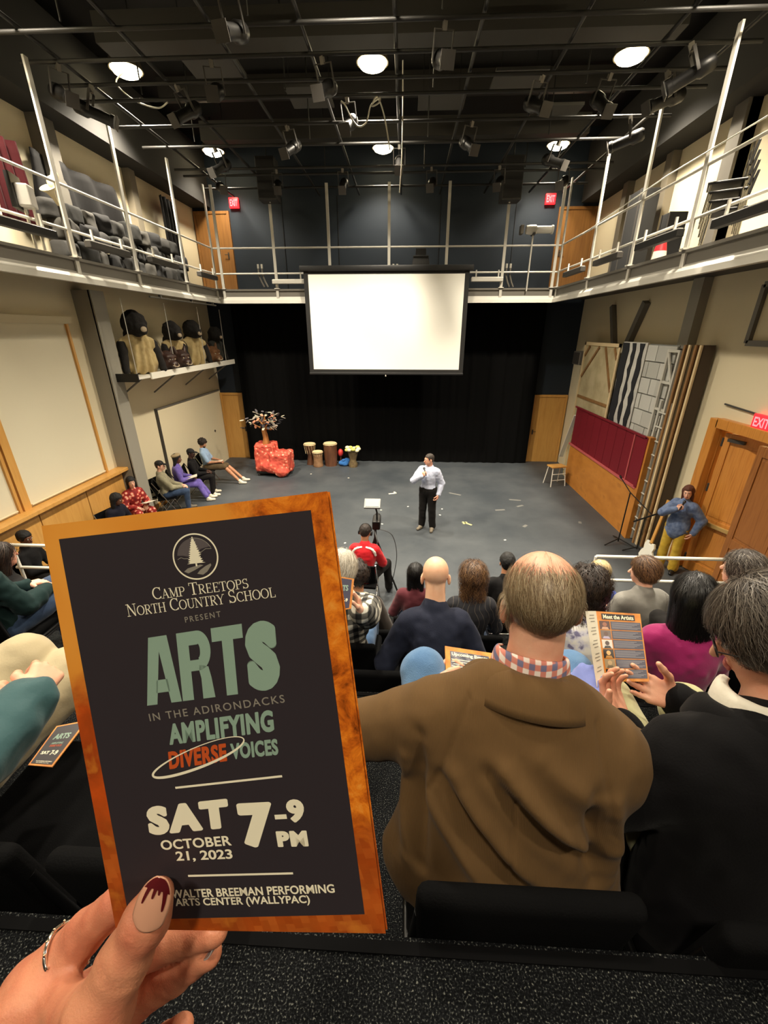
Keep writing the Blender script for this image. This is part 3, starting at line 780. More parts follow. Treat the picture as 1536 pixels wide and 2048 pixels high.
print_line('present_line', 'PRESENT', (64.9, 54.0), (82.8, 52.6), (64.8, 51.2), m_inkgrey, 0.01, 1.35)
# ---- heavy condensed capitals for the big title, drawn as outlines
def heavy(ch):
    """polygons (outer shapes as quads/strips) of a heavy condensed capital in a 0..1 box; returns list of convex-ish polygons"""
    def ring(cx, cy, rx, ry, ix, iy, a0, a1, n=16):
        out = []
        for k in range(n):
            p, q = R(a0 + (a1 - a0) * k / n), R(a0 + (a1 - a0) * (k + 1) / n)
            out.append([(cx + ix * math.cos(p), cy + iy * math.sin(p)), (cx + rx * math.cos(p), cy + ry * math.sin(p)), (cx + rx * math.cos(q), cy + ry * math.sin(q)), (cx + ix * math.cos(q), cy + iy * math.sin(q))])
        return out
    if ch == 'A': return [[(.0, 0), (.30, 0), (.50, .78), (.50, 1), (.24, 1)], [(1, 0), (.70, 0), (.50, .78), (.50, 1), (.76, 1)][::-1], [(.30, .17), (.70, .17), (.66, .36), (.34, .36)]]
    if ch == 'R': return [[(0, 0), (.34, 0), (.34, 1), (0, 1)], [(.34, .80), (.60, .80), (.60, 1), (.34, 1)], [(.34, .42), (.60, .42), (.60, .58), (.34, .58)]] + ring(.60, .71, .37, .29, .06, .10, -90, 90) + [[(.62, 0), (.98, 0), (.92, .30), (.86, .46), (.60, .50), (.58, .42), (.62, .30)]]
    if ch == 'T': return [[(0, .80), (1, .80), (1, 1), (0, 1)], [(.32, 0), (.68, 0), (.68, .80), (.32, .80)]]
def heavy_word(word, widths, gap=0.03):
    V = []; F = []; x = 0
    for ch, w in zip(word, widths):
        if ch == 'S': continue
        for poly in heavy(ch):
            n = len(V); V += [(x + a * w, b) for a, b in poly]; F.append(tuple(range(n, n + len(poly))))
        x += w + gap
    return np.array(V), F
V, F = heavy_word('ARTS', (1.02, .95, .86, .9))
_t = lambda f, a, b: (a[0] + (b[0] - a[0]) * f, a[1] + (b[1] - a[1]) * f)
_bl, _br, _tl = (38.6, 94.0), (106.6, 89.4), (40.6, 60.2); _tr = (_tl[0] + _br[0] - _bl[0], _tl[1] + _br[1] - _bl[1])
flat('big_title', put(V, q2(*_bl), q2(*_t(.757, _bl, _br)), q2(*_tl)), F, 0.00016, m_inkgreen)
print_line('big_title', 'S', _t(.768, _bl, _br), _br, _t(.768, _tl, _tr), m_inkgreen, .03, fat=.075)
print_line('subtitle_line', 'IN THE ADIRONDACKS', (38.7, 102.1), (107.2, 96.3), (38.5, 98.2), m_inkgrey, 0.008, 1.22)
print_line('amplifying_line', 'AMPLIFYING', (46.8, 114.9), (100.1, 110.3), (47.4, 104.0), m_inkgreen, 0.02, 1.10, fat=0.034)
print_line('diverse_word', 'DIVERSE', (44.6, 127.5), (74.7, 124.3), (45.3, 118.2), m_inkred, 0.02, 1.10, fat=0.034)
print_line('voices_word', 'VOICES', (77.0, 123.6), (100.5, 122.1), (77.4, 115.4), m_inkgreen, 0.02, 1.1, fat=0.034)
def stroke(name, pts, w, m, z=0.0002, closed=False):
    n = len(pts); V = []; F = []
    for i in range(n):
        a = np.array(pts[(i - 1) % n] if (closed or i) else pts[i]); b = np.array(pts[(i + 1) % n] if (closed or i < n - 1) else pts[i])
        d = (b - a) / max(np.linalg.norm(b - a), 1e-9); nn = np.array([-d[1], d[0]]); ww = w(i / n) if callable(w) else w
        V += [np.array(pts[i]) + nn * ww / 2, np.array(pts[i]) - nn * ww / 2]
    for i in range(n if closed else n - 1):
        j = (i + 1) % n; F.append((2 * i, 2 * i + 1, 2 * j + 1, 2 * j))
    return flat(name, V, F, z, m)
# hand-drawn ellipse round DIVERSE
ex = []
for k in range(64):
    a = 2 * math.pi * k / 64 + 0.5
    c, s = math.cos(a), math.sin(a)
    x = 60.0 + 24.6 * c + 0.5 * math.sin(2 * a); y = 121.8 - (24.6 * c) * 0.335 + 5.3 * s
    ex.append(q2(x, y))
stroke('drawn_ellipse', ex, lambda u: 0.0009 + 0.0005 * math.sin(u * 6.28), m_inkwhite, closed=True)
stroke('rule_line', [q2(46.0, 137.2), q2(100.6, 132.9)], 0.0011, m_inkwhite)
print_line('day_word', 'SAT', (28.0, 162.6), (71.3, 159.0), (28.4, 147.0), m_inkwhite, 0.03, 1.26, fat=0.055)
print_line('hour_from', '7', (75.9, 169.7), (93.4, 169.2), (75.7, 146.3), m_inkwhite, 0.03, fat=0.05)
stroke('hour_dash', [q2(94.0, 153.8), q2(99.9, 153.6)], 0.0024, m_inkwhite)
print_line('hour_to', '9', (100.4, 156.9), (109.0, 156.6), (100.2, 145.0), m_inkwhite, 0.03, fat=0.04)
print_line('pm_word', 'PM', (93.4, 169.4), (108.6, 169.2), (93.3, 161.2), m_inkwhite, 0.03, 1.2, fat=0.05)
print_line('month_line', 'OCTOBER', (33.2, 170.5), (70.3, 168.3), (33.0, 165.2), m_inkwhite, 0.012, 1.05, fat=0.014)
print_line('date_line', '21, 2023', (40.2, 177.2), (69.8, 176.2), (40.1, 171.3), m_inkwhite, 0.012, 1.0, fat=0.014)
stroke('rule_line', [q2(44.9, 184.6), q2(98.9, 183.3)], 0.0011, m_inkwhite)
print_line('venue_line', 'WALTER BREEMAN PERFORMING', (34.4, 197.0), (118.1, 193.6), (34.3, 192.4), m_inkwhite, 0.012, 1.02, fat=0.014)
print_line('venue_line', 'ARTS CENTER (WALLYPAC)', (35.6, 202.6), (105.3, 200.3), (35.5, 197.2), m_inkwhite, 0.012, 1.02, fat=0.014)
# emblem: ring, spruce, hillside and path
cx, cy, rr = 74.9, 22.9, 10.7
stroke('emblem_ring', [q2(cx + rr * math.cos(2 * math.pi * k / 60), cy + rr * math.sin(2 * math.pi * k / 60)) for k in range(60)], 0.0007, m_inkwhite, closed=True)
hill = [q2(cx + 8.8 * math.cos(R(a)), cy - 8.8 * math.sin(R(a))) for a in range(172, 22, -8)] + [q2(cx + 3.5, cy - 3.4), q2(cx - 3.2, cy - .2), q2(cx - 6, cy - 1)]
flat('emblem_hill', hill, [tuple(range(len(hill)))], 0.00016, m_inkdim)
stroke('emblem_hill_line', [q2(cx + 8.8 * math.cos(R(a)), cy - 8.8 * math.sin(R(a))) for a in range(100, 18, -8)] + [q2(cx + 5.5, cy - 3.2), q2(cx + 3.0, cy - 1.8), q2(cx + 1.8, cy + .2)], 0.0003, m_inkgrey)
stroke('emblem_hill_line', [q2(cx - 8.8, cy + .6), q2(cx - 7, cy - .2), q2(cx - 5.6, cy + .5), q2(cx - 3.4, cy + .6)], 0.0003, m_inkgrey)
rs = random.Random(3); L_ = []; R_ = []
for k in range(26):
    v = k / 25; w = (0.25 + 3.9 * v ** 0.9) * (1.0 if k % 2 else 0.66) * rs.uniform(.9, 1.1)
    L_.append(q2(cx - .2 - w, cy - 9.4 + 12.6 * v)); R_.append(q2(cx - .2 + w * rs.uniform(.9, 1.1), cy - 9.4 + 12.6 * v))
Vt = []; Ft = []
for k in range(26): Vt += [L_[k], R_[k]]
for k in range(25): Ft.append((2 * k, 2 * k + 1, 2 * k + 3, 2 * k + 2))
n = len(Vt); Vt += [q2(cx - .5, cy + 3), q2(cx + .3, cy + 3), q2(cx + .3, cy + 4.6), q2(cx - .5, cy + 4.6)]; Ft.append((n, n + 1, n + 2, n + 3))
flat('emblem_spruce', Vt, Ft, 0.0002, m_inkwhite)
for pts in ([(-6.6, 6.6), (-4.6, 5.2), (1.6, 4.0), (3.2, 4.4), (-1.4, 6.4), (-4.6, 7.6)], [(-.4, 8.2), (1.2, 6.6), (4.2, 4.9), (6.8, 3.9), (7.0, 4.8), (4.6, 7.6), (2.4, 8.9)]):
    flat('emblem_path', [q2(cx + a, cy + b) for a, b in pts], [tuple(range(len(pts)))], 0.00016, m_inkgrey)
# ------------------------------------------------------------------ the viewer's left hand: thumb on the cover, fingers behind it
_MW = PG.matrix_world.copy(); _MI = _MW.inverted()
_cl = _MI @ _C
def ph(px, py, z):
    """point on the line of sight (px, py) at height z above the cover, in the booklet's frame"""
    d = (_MI.to_3x3() @ _ray(px, py)); t = (z - _cl.z) / d.z; p = _cl + d * t
    return np.array(p)
HAND = thing('hand', 'left hand with thin silver ring and dark red tipped nails gripping the programme', 'hand', _o)
HAND.matrix_world = _MW
FING = {
    'thumb': [(312, 1796, .0105, .0078), (292, 1840, .0125, .0100), (252, 1915, .0155, .0108), (196, 2030, .021, .0130), (130, 2160, .010, .0180)],
    'index': [(70, 1985, -.010, .0132), (120, 1915, -.014, .0112), (172, 1862, -.0155, .0106), (235, 1810, -.0135, .0090), (282, 1778, -.0115, .0074)],
    'middle': [(120, 2060, -.016, .0130), (185, 1985, -.024, .0112), (245, 1925, -.026, .0106), (345, 1880, -.0185, .0090), (428, 1862, -.0125, .0074)],
    'ring': [(175, 2140, -.014, .0126), (225, 2060, -.024, .0112), (275, 1998, -.028, .0106), (352, 1945, -.023, .0092), (414, 1906, -.016, .0076)],
    'little': [(240, 2230, -.010, .0116), (270, 2170, -.018, .0098), (295, 2120, -.022, .0092), (330, 2085, -.020, .0080), (362, 2058, -.016, .0066)]}
HP = []; JT = {}
for nm, js in FING.items():
    P = [ph(x, y, z) for x, y, z, r in js]; rr = [j[3] for j in js]; JT[nm] = (P, rr)
    for i in range(len(P) - 1): HP.append(cap(P[i], P[i + 1], rr[i], rr[i + 1], 0.003 if nm != 'thumb' else 0.006))
wr_ = ph(20, 2420, -.012)
for nm in ('index', 'middle', 'ring', 'little'): HP.append(cap(JT[nm][0][0], wr_ + (JT[nm][0][0] - wr_) * 0.12, .0142, .019, 0.014))
HP.append(cap(JT['thumb'][0][4], wr_, .0185, .021, .016))
HP.append(cap(JT['thumb'][0][3], JT['index'][0][0], .0085, .0095, .014))
HP.append(cap(ph(60, 2030, .002), ph(110, 2170, .0), .016, .018, .014))
HP.append(cap(wr_, wr_ + np.array([-.05, -.17, -.01]), .025, .036, .02))
def hand_disp(V):
    d = 0.0004 * vnoise(V, 180, 1) + 0.0005 * vnoise(V, 70, 2)
    for nm, (P, rr) in JT.items():                       # creases across the joints
        for i in (1, 2, 3):
            ax = P[i + 1] - P[i - 1]; ax = ax / np.linalg.norm(ax)
            q = V - P[i]; al = q @ ax; near = np.linalg.norm(q, axis=1) < rr[i] * 1.5
            for off in (-.0016, .0012): d = d - near * 0.0007 * np.exp(-((al - off) / .0006) ** 2) * (0.55 + 0.45 * np.sin(200 * (V @ np.array([1, .7, .4]))))
    return d
m_skinhand = mat('skin_hand', (206, 138, 104), 0.46, bump=(900, 0.12), var=(40, (190, 112, 84)), sss=0.12)
blob('hand_skin', HP, 0.0016, m_skinhand, HAND, hand_disp)

def nail(tip, base, nrm, w, name='nail', m=None, mtip=None, drips=True):
    tip, base = np.array(tip), np.array(base); ax = tip - base; L = np.linalg.norm(ax); ax /= L
    n = nrm - ax * (nrm @ ax); n /= np.linalg.norm(n); sd = np.cross(ax, n)
    def surf(f0, lift, nu=17, nv=26):
        V = []; F = []
        for j in range(nv):
            for i in range(nu):
                u = i / (nu - 1) * 2 - 1; v0 = f0(u); v = v0 + (1 - v0) * j / (nv - 1)
                ww = w * (0.86 + 0.28 * v - 0.2 * v * v) * (1 - max(0, (v - .30) / .70) ** 1.9) ** 0.55 * (1 if v > .12 else (0.75 + .25 * (v / .12) ** .5))
                V.append(base + ax * (L * (v - 0.06 * (1 - u * u) * (1 - v))) + sd * (u * ww) + n * (lift - .32 * ww * u * u - 0.10 * L * (v - .35) ** 2))
        for j in range(nv - 1):
            for i in range(nu - 1): a = j * nu + i; F.append((a, a + 1, a + nu + 1, a + nu))
        return V, F
    V, F = surf(lambda u: 0.0, 0.0)
    o = link_mesh(name, V, F, m, HAND, smooth=True)
    s = o.modifiers.new('t', 'SOLIDIFY'); s.thickness = 0.0006; s.offset = 1
    if mtip:
        def edge(u):
            e = 0.80 - 0.10 * (u * u)
            for c, h, ww in ((-.62, .30, .11), (-.1, .17, .12), (.28, .08, .10), (.70, .34, .11)):
                e -= h * math.exp(-((u - c) / ww) ** 4)
            return e
        V, F = surf(edge, 0.0010, 61, 14)
        o2 = link_mesh('nail_polish', V, F, mtip, o, smooth=True); o2['label'] = 'dark red dripping nail tip'
m_nail = mat('nail_nude', (214, 158, 128), 0.18, coat=0.6)
m_naild = mat('nail_dark_red', (86, 18, 22), 0.12, coat=0.8)
tn = np.array([0.10, 0.02, 1.0])
nail(ph(322, 1756, .0205), ph(287, 1858, .0236), tn, .0078, m=m_nail, mtip=m_naild)
nail(ph(436, 1886, -.0165), ph(418, 1912, -.0075), np.array([.55, -.2, .8]), .0042, m=mat('nail_grey', (150, 140, 136), 0.2, coat=.6))
# ring: thin twisted silver band with small beads round the index finger
P, rr = JT['index']; c = P[1] * .62 + P[2] * .38; ax = Vector(P[2] - P[1]).normalized(); q = ax.to_track_quat('Z', 'Y').to_matrix()
rg = MB(); pts = [Vector(c) + q @ Vector((.0128 * math.cos(a), .0128 * math.sin(a), .0009 * math.sin(3 * a))) for a in [2 * math.pi * k / 40 for k in range(41)]]
rg.tube(pts, .00105, 8, cap=False); o = rg.build('ring', mat('silver', (226, 214, 200), 0.16, 1.0), HAND, smooth=50)
bd = MB()
for k in range(14):
    a = 2 * math.pi * k / 14
    bd.lathe([(0, -.0009), (.0008, -.0004), (.0008, .0004), (0, .0009)], Vector(c) + q @ Vector((.0134 * math.cos(a), .0134 * math.sin(a), .0012)), 6)
bd.build('ring_bead', MATS['silver'], o)
# ------------------------------------------------------------------ people: one continuous skin each, clothing and hair as children
def rotm(yaw=0, pitch=0, roll=0):
    """yaw left (+), pitch up (+), roll to the right (+), degrees; columns right, forward, up"""
    return np.array(Matrix.Rotation(R(yaw), 3, 'Z') @ Matrix.Rotation(R(pitch), 3, 'X') @ Matrix.Rotation(R(roll), 3, 'Y'))
def unit(v):
    v = np.array(v, float); return v / max(np.linalg.norm(v), 1e-9)
def ik(a, c, l1, l2, hint):
    """elbow / knee position between a and c bending towards hint; c is pulled in when out of reach"""
    d = c - a; L = np.linalg.norm(d); u = d / L
    if L > (l1 + l2) * .995: c = a + u * (l1 + l2) * .995; L = (l1 + l2) * .995
    x = (l1 * l1 - l2 * l2 + L * L) / (2 * L); h = math.sqrt(max(l1 * l1 - x * x, 1e-6))
    n = np.array(hint, float); n = n - u * (n @ u); n = unit(n)
    return a + u * x + n * h, c

def hand_prims(w, d, n, side, curl=0.35, S=1.0, spread=0.12, curls=None):
    """five separate tapered fingers; w wrist, d finger direction, n palm facing, side 'R'/'L'"""
    d = unit(d); n = unit(np.array(n) - d * (np.array(n) @ d)); s = np.cross(d, n) * (1 if side == 'R' else -1)
    out = []; k = 0.006 * S
    for i, off in enumerate((.030, .010, -.010, -.029)):
        b = w + d * (.088 - .004 * abs(i - 1)) * S + s * off * S
        out.append(cap(w + s * off * .45 * S, b, .0165 * S, .0125 * S, .014 * S))
        L = np.array([.043, .026, .021]) * S * (1.0, 1.08, 1.0, .80)[i]; rr = np.array([.0098, .0088, .0080, .0066]) * S * (1, 1, .97, .86)[i]
        p = b; a = 0; fd = unit(d + s * (1.5 - i) * spread * .5); c = curl if curls is None else curls[i]
        for j in range(3):
            a += c * R((62, 78, 52)[j]); q = p + (fd * math.cos(a) + n * math.sin(a)) * L[j]
            out.append(cap(p, q, rr[j], rr[j + 1], k if j == 0 else .004 * S)); p = q
    b = w + d * .028 * S + s * .026 * S; p1 = b + (d * .55 + s * .62 + n * .35) * .046 * S
    td = unit(d * .85 + s * (.35 - .5 * curl) + n * (.25 + .9 * curl)); p2 = p1 + td * .034 * S; p3 = p2 + unit(td + n * curl * .4) * .027 * S
    out += [cap(w + d * .01 * S, b, .017 * S, .016 * S, .014 * S), cap(b, p1, .0155 * S, .0118 * S, .012 * S), cap(p1, p2, .0112 * S, .0100 * S, k), cap(p2, p3, .0100 * S, .0078 * S, k)]
    return out

m_eye = mat('eye_white', (236, 230, 220), 0.2); m_iris = mat('eye_iris', (42, 28, 20), 0.15)
m_lip = mat('lip', (176, 92, 84), 0.4)
def skin(name, rgb, rgb2=None): return mat('skin_' + name, rgb, 0.5, bump=(220, 0.05), var=(14, rgb2 or tuple(int(v * .92) for v in rgb)), sss=0.08)
SK_FAIR = skin('fair', (236, 188, 162), (228, 168, 140)); SK_PINK = skin('pink', (234, 178, 148), (226, 156, 126)); SK_BROWN = skin('brown', (112, 70, 48)); SK_DARK = skin('dark', (74, 46, 34)); SK_TAN = skin('tan', (196, 138, 102))
def cloth(name, rgb, rough=.8, bump=(90, .1), var=None, sheen=.15): return mat('cloth_' + name, rgb, rough, bump=bump, var=var, sheen=sheen if sum(rgb) > 150 else .03, spec=.15)
HAIR = {'black': hair_mat('hair_black', [(0, (10, 9, 9)), (1, (28, 24, 23))], .38), 'brown': hair_mat('hair_brown', [(0, (62, 42, 28)), (.6, (104, 74, 48)), (1, (150, 112, 74))]),
        'darkbrown': hair_mat('hair_dark_brown', [(0, (26, 18, 14)), (1, (66, 46, 34))]), 'blond': hair_mat('hair_blond', [(0, (176, 150, 104)), (.6, (216, 196, 150)), (1, (236, 222, 188))]),
        'grey': hair_mat('hair_grey', [(0, (44, 37, 31)), (.55, (84, 74, 64)), (.85, (112, 102, 92)), (1, (170, 162, 150))]), 'white': hair_mat('hair_white', [(0, (190, 182, 166)), (1, (234, 228, 214))]),
        'greying': hair_mat('hair_greying_brown', [(0, (96, 76, 54)), (.5, (140, 118, 88)), (.85, (176, 156, 124)), (1, (206, 190, 158))]), 'auburn': hair_mat('hair_auburn', [(0, (70, 34, 20)), (1, (130, 74, 44))])}
HAIRBASE = {k: mat('hairbase_' + k, c, .7, bump=(160, .4)) for k, c in dict(black=(14, 12, 12), brown=(72, 50, 34), darkbrown=(36, 26, 20), blond=(190, 166, 120), grey=(56, 48, 42), white=(196, 188, 172), greying=(120, 98, 70), auburn=(84, 42, 26)).items()}

def person(label, floor, at=None, loc=None, face=0.0, pose='sit', S=1.0, wide=1.0, lean=8, bend=0.5, side=0, head=(0, 0, 0), skin=SK_FAIR, top=None, bottom=None, shoes=None,
           hair=None, L=None, Rr=None, legs=None, vox=.011, hvox=.0042, detail=True, seat=.45, group=None, headfwd=.0, neck_show=0.0, extra_top=(), top_disp=None, female=False, tvox=None, shz=.44):
    J = {}
    a3 = lambda *v: np.array(v, float) * S
    M = rotm(0, -lean, side)
    P = a3(0, 0, seat / S + .085) if pose == 'sit' else a3(0, 0, .93)
    Mu = rotm(0, -lean * (1 + bend), side)
    sp = lambda x, y, z: P + (M @ a3(x, y, min(z, .30))) + (Mu @ a3(0, 0, max(z - .30, 0)))
    CH = sp(0, 0, .30); SH = sp(0, 0, shz); NB = sp(0, .0, .515)
    HC = NB + rotm(0, -lean * .8, side) @ a3(0, .035 + headfwd, .158)
    MH = rotm(*head)
    hp = lambda p: HC + MH @ (np.array(p, float) * S)
    sw = .166 * wide * (.92 if female else 1)
    shR = SH + Mu @ a3(sw, 0, -.028); shL = SH + Mu @ a3(-sw, 0, -.028)
    q = math.cos(R(face)), math.sin(R(face))
    if at is not None:
        w = atz(at[0], at[1], floor + HC[2]); hx = HC[0] * q[0] - HC[1] * q[1]; hy = HC[0] * q[1] + HC[1] * q[0]
        loc = (w.x - hx, w.y - hy)
    toL = lambda p: np.array([(p[0] - loc[0]) * q[0] + (p[1] - loc[1]) * q[1], -(p[0] - loc[0]) * q[1] + (p[1] - loc[1]) * q[0], p[2] - floor])
    root = thing('person', label, 'person', (loc[0], loc[1], floor), R(face), group)
    # --- legs
    lg = {}
    for sd, s in (('R', 1), ('L', -1)):
        hip = P + a3(.092 * s, 0, -.01)
        spec = (legs or {}).get(sd)
        if pose == 'sit':
            kn = hip + a3(.05 * s, .43, .035 - max(0, (.45 - seat))) ; an = kn + a3(-.01 * s, -.03, 0); an[2] = .085 * S
            fd = np.array([.12 * s, 1, 0])
        else:
            kn = np.array([hip[0] + .012 * s, .015, .50 * S]); an = np.array([hip[0] + .03 * s, -.02, .085 * S]); fd = np.array([.2 * s, 1, 0])
        if spec: kn, an = [np.array(toL(v[1]) if isinstance(v, tuple) and v[0] == 'w' else np.array(v) * S) for v in spec[:2]]; fd = np.array(spec[2] if len(spec) > 2 else fd, float)
        lg[sd] = (hip, kn, an, unit(fd))
    # --- arms
    ar = {}
    for sd, s, spec in (('R', 1, Rr), ('L', -1, L)):
        sh = shR if sd == 'R' else shL
        spec = spec or {}
        if 'hand' in spec:
            w = spec['hand']; w = toL(w[1]) if isinstance(w, tuple) and w[0] == 'w' else np.array(w, float) * S
        elif pose == 'sit': w = P + a3(.11 * s, .30, .13)
        else: w = P + a3(.245 * s, .03, -.07)
        e, w = ik(sh, w, .285 * S, .255 * S, spec.get('hint', (s * .55, -.3, -.8)))
        d = spec.get('dir'); d = unit(w - e) if d is None else unit(d)
        n = spec.get('palm', (0, 0, -1) if pose == 'sit' else (-s, 0, 0))
        ar[sd] = (sh, e, w, d, np.array(n, float), spec.get('curl', .35), spec.get('curls'))
    # --- skin
    wd = wide * (.9 if female else 1)
    B = [ell(P, a3(.158 * wd, .112, .105), .04 * S, M), cap(P, CH, .108 * S * wd, .125 * S * wd, .05 * S, ((0, 1, 0), .78)), ell(CH + M @ a3(0, .0, .02), a3(.152 * wd, .108, .165), .05 * S, M),
         cap(shL + Mu @ a3(.05, 0, .0), shR - Mu @ a3(.05, 0, .0), .058 * S, .058 * S, .05 * S), cap(NB + a3(0, -.01, -.06), hp((0, -.018, -.055)), .064 * S * (.86 if female else 1), .054 * S * (.86 if female else 1), .022 * S)]
    Hd = [ell(hp((0, -.014, .030)), a3(.0735, .094, .084), .012 * S, MH), ell(hp((0, .026, -.032)), a3(.0595, .066, .084), .022 * S, MH), ell(hp((0, .050, -.090)), a3(.036, .034, .024), .022 * S, MH),
          cap(hp((0, .091, .000)), hp((0, .110, -.034)), .0075 * S, .0125 * S, .010 * S), cap(hp((-.032, .076, .020)), hp((.032, .076, .020)), .013 * S, .013 * S, .010 * S), ell(hp((0, .088, -.064)), a3(.021, .010, .010), .006 * S, MH)]
    for s in (-1, 1):
        Hd.append(ell(hp((.0775 * s, -.012, -.018)), a3(.0085, .019, .032), .006 * S, MH @ rotm(18 * s, 0, 0)))
        Hd.append(ell(hp((.031 * s, .099, .003)), a3(.017, .013, .010), .008 * S, MH, sub=True))
    B += Hd
    for sd in 'RL':
        sh, e, w, d, n, c, cs = ar[sd]
        B += [cap(sh, e, .050 * S, .041 * S, .03 * S), cap(e, w, .041 * S, .0265 * S, .012 * S), cap(w, w + d * .03 * S, .026 * S, .024 * S, .01)]
        hip, kn, an, fd = lg[sd]
        B += [cap(hip, kn, .082 * S, .056 * S, .03 * S), cap(kn, kn + (an - kn) * .32, .052 * S, .056 * S, .015 * S), cap(kn + (an - kn) * .32, an, .055 * S, .036 * S, .012 * S), cap(an + a3(0, 0, -.03), an + fd * .15 * S + a3(0, 0, -.055), .036 * S, .024 * S, .015 * S)]
    hands = []
    for sd in 'RL':
        sh, e, w, d, n, c, cs = ar[sd]
        hands.append(sdf_mesh(hand_prims(w, d, n, sd, c, S, curls=cs), hvox))
    blob('body', B, vox, skin, root, join=hands)
    # --- face
    if detail:
        for s in (-1, 1):
            ey = blob('eye', [ell(hp((.0305 * s, .0805, .003)), a3(.0125, .0115, .0085), .004, MH)], .0035, m_eye, root)
            blob('iris', [ell(hp((.0300 * s, .0885, .003)), a3(.0058, .0050, .0062), .004, MH)], .002, m_iris, ey)
            if hair: blob('eyebrow', [cap(hp((.015 * s, .094, .022)), hp((.045 * s, .083, .024)), .0042 * S, .003 * S)], .003, HAIRBASE[hair.get('col', 'darkbrown')], root)
        blob('lips', [cap(hp((-.017, .0945, -.065)), hp((.017, .0945, -.065)), .0055 * S, .0055 * S), ell(hp((0, .0985, -.066)), a3(.010, .005, .0075), .006, MH)], .003, m_lip if skin not in (SK_DARK, SK_BROWN) else mat('lip_dark', (104, 58, 50), .4), root)
    # --- clothes
    tv = tvox or vox
    if top:
        t = top.get('t', .014) * S; sl = top.get('sleeve', 1.0)
        T = [cap(P + M @ a3(0, 0, top.get('hem', -.04)), CH, (.118 * wd) * S + t, .128 * S * wd + t, .05 * S, ((0, 1, 0), .82)), ell(CH + M @ a3(0, 0, .02), a3(.155 * wd, .110, .165) + t, .05 * S, M), ell(P + M @ a3(0, 0, .01), a3(.155 * wd, .112, .085) + t, .05 * S, M),
             cap(shL + Mu @ a3(.045, 0, 0), shR - Mu @ a3(.045, 0, 0), .060 * S + t, .060 * S + t, .05 * S)]
        if pose == 'stand':
            tk = top.get('tuck', True)
            if not tk: T.append(cap(P + a3(0, 0, .06), P + a3(0, 0, -.06), .150 * S + t, .158 * S + t, .04 * S, ((0, 1, 0), .78)))
            if tk: T.append(bx(P + a3(0, 0, .055 - .5), a3(.6, .6, .5), .004, None, .004, sub=True))
        if top.get('drape'): T.append(cap(P + M @ a3(0, .0, -.02), CH + M @ a3(0, .0, .06), top['drape'] * S, .17 * S * wd, .06 * S, ((0, 1, 0), .5)))
        for sd in 'RL':
            sh, e, w, d, n, c, cs = ar[sd]
            if sl <= .5: T.append(cap(sh, sh + (e - sh) * sl * 2, .054 * S + t, .050 * S + t, .035 * S))
            else: T += [cap(sh, e, .054 * S + t, .046 * S + t, .04 * S), cap(e, e + (w - e) * min(1, (sl - .5) * 2) * .97, .046 * S + t, .032 * S + t * .8, .012 * S)]
        if top.get('collar', True): T.append(cap(NB + a3(0, -.012, -.055), NB + a3(0, -.010, -.022), .071 * S + t * .6, .066 * S + t * .6, .02 * S))
        f = top.get('fold', .006)
        if top.get('drape'): T.append(bx(P + a3(0, 0, -.62), a3(.8, .6, .5), .01, None, .01, sub=True))
        sd_ = RNG.integers(1, 60)
        dp = top_disp or (lambda V: f * vnoise(V * np.array([1, 1, .55]), 11 / S, sd_) + f * .5 * vnoise(V, 26 / S, sd_ + 3))
        if top_disp: dp = lambda V: top_disp(V, dict(P=P, CH=CH, SH=SH, NB=NB, Mu=Mu))
        to = blob(top.get('name', 'shirt'), T + list(extra_top), tv, top['m'], root, dp)
        J['top'] = to; J['topprims'] = T
    if bottom:
        t = bottom.get('t', .014) * S; ln = bottom.get('len', 1.0)
        T = [ell(P, a3(.158 * wd, .114, .105) + t, .04 * S, M)]
        if pose == 'stand': T += [cap(P + a3(0, 0, .07), P, .128 * S + t, .15 * S + t * .8, .04 * S, ((0, 1, 0), .78))]
        for sd in 'RL':
            hip, kn, an, fd = lg[sd]
            if ln < .6: T.append(cap(hip, hip + (kn - hip) * ln * 2 * .95, .086 * S + t, .062 * S + t, .03 * S))
            else: T += [cap(hip, kn, .086 * S + t, .058 * S + t, .03 * S), cap(kn, an + (kn - an) * (1 - ln) * 2 + a3(0, 0, .01), .056 * S + t, (bottom.get('cuff', .048)) * S + t * .6, .012 * S)]
        if pose == 'stand': T.append(bx(P + a3(0, 0, .075 + .5), a3(.6, .6, .5), .004, None, .004, sub=True))
        s2 = RNG.integers(1, 60)
        blob(bottom.get('name', 'trousers'), T, vox, bottom['m'], root, lambda V: .006 * vnoise(V * np.array([1, 1, .6]), 12 / S, s2) + .003 * vnoise(V, 30, s2))
    if shoes:
        for sd in 'RL':
            hip, kn, an, fd = lg[sd]
            so = blob('shoe', [cap(an + a3(0, 0, -.045), an + fd * .165 * S + a3(0, 0, -.052), .043 * S, .034 * S, .02), cap(an + a3(0, 0, .015), an + a3(0, 0, -.04) + fd * .06 * S, .046 * S, .044 * S, .02)], .006, shoes, root)
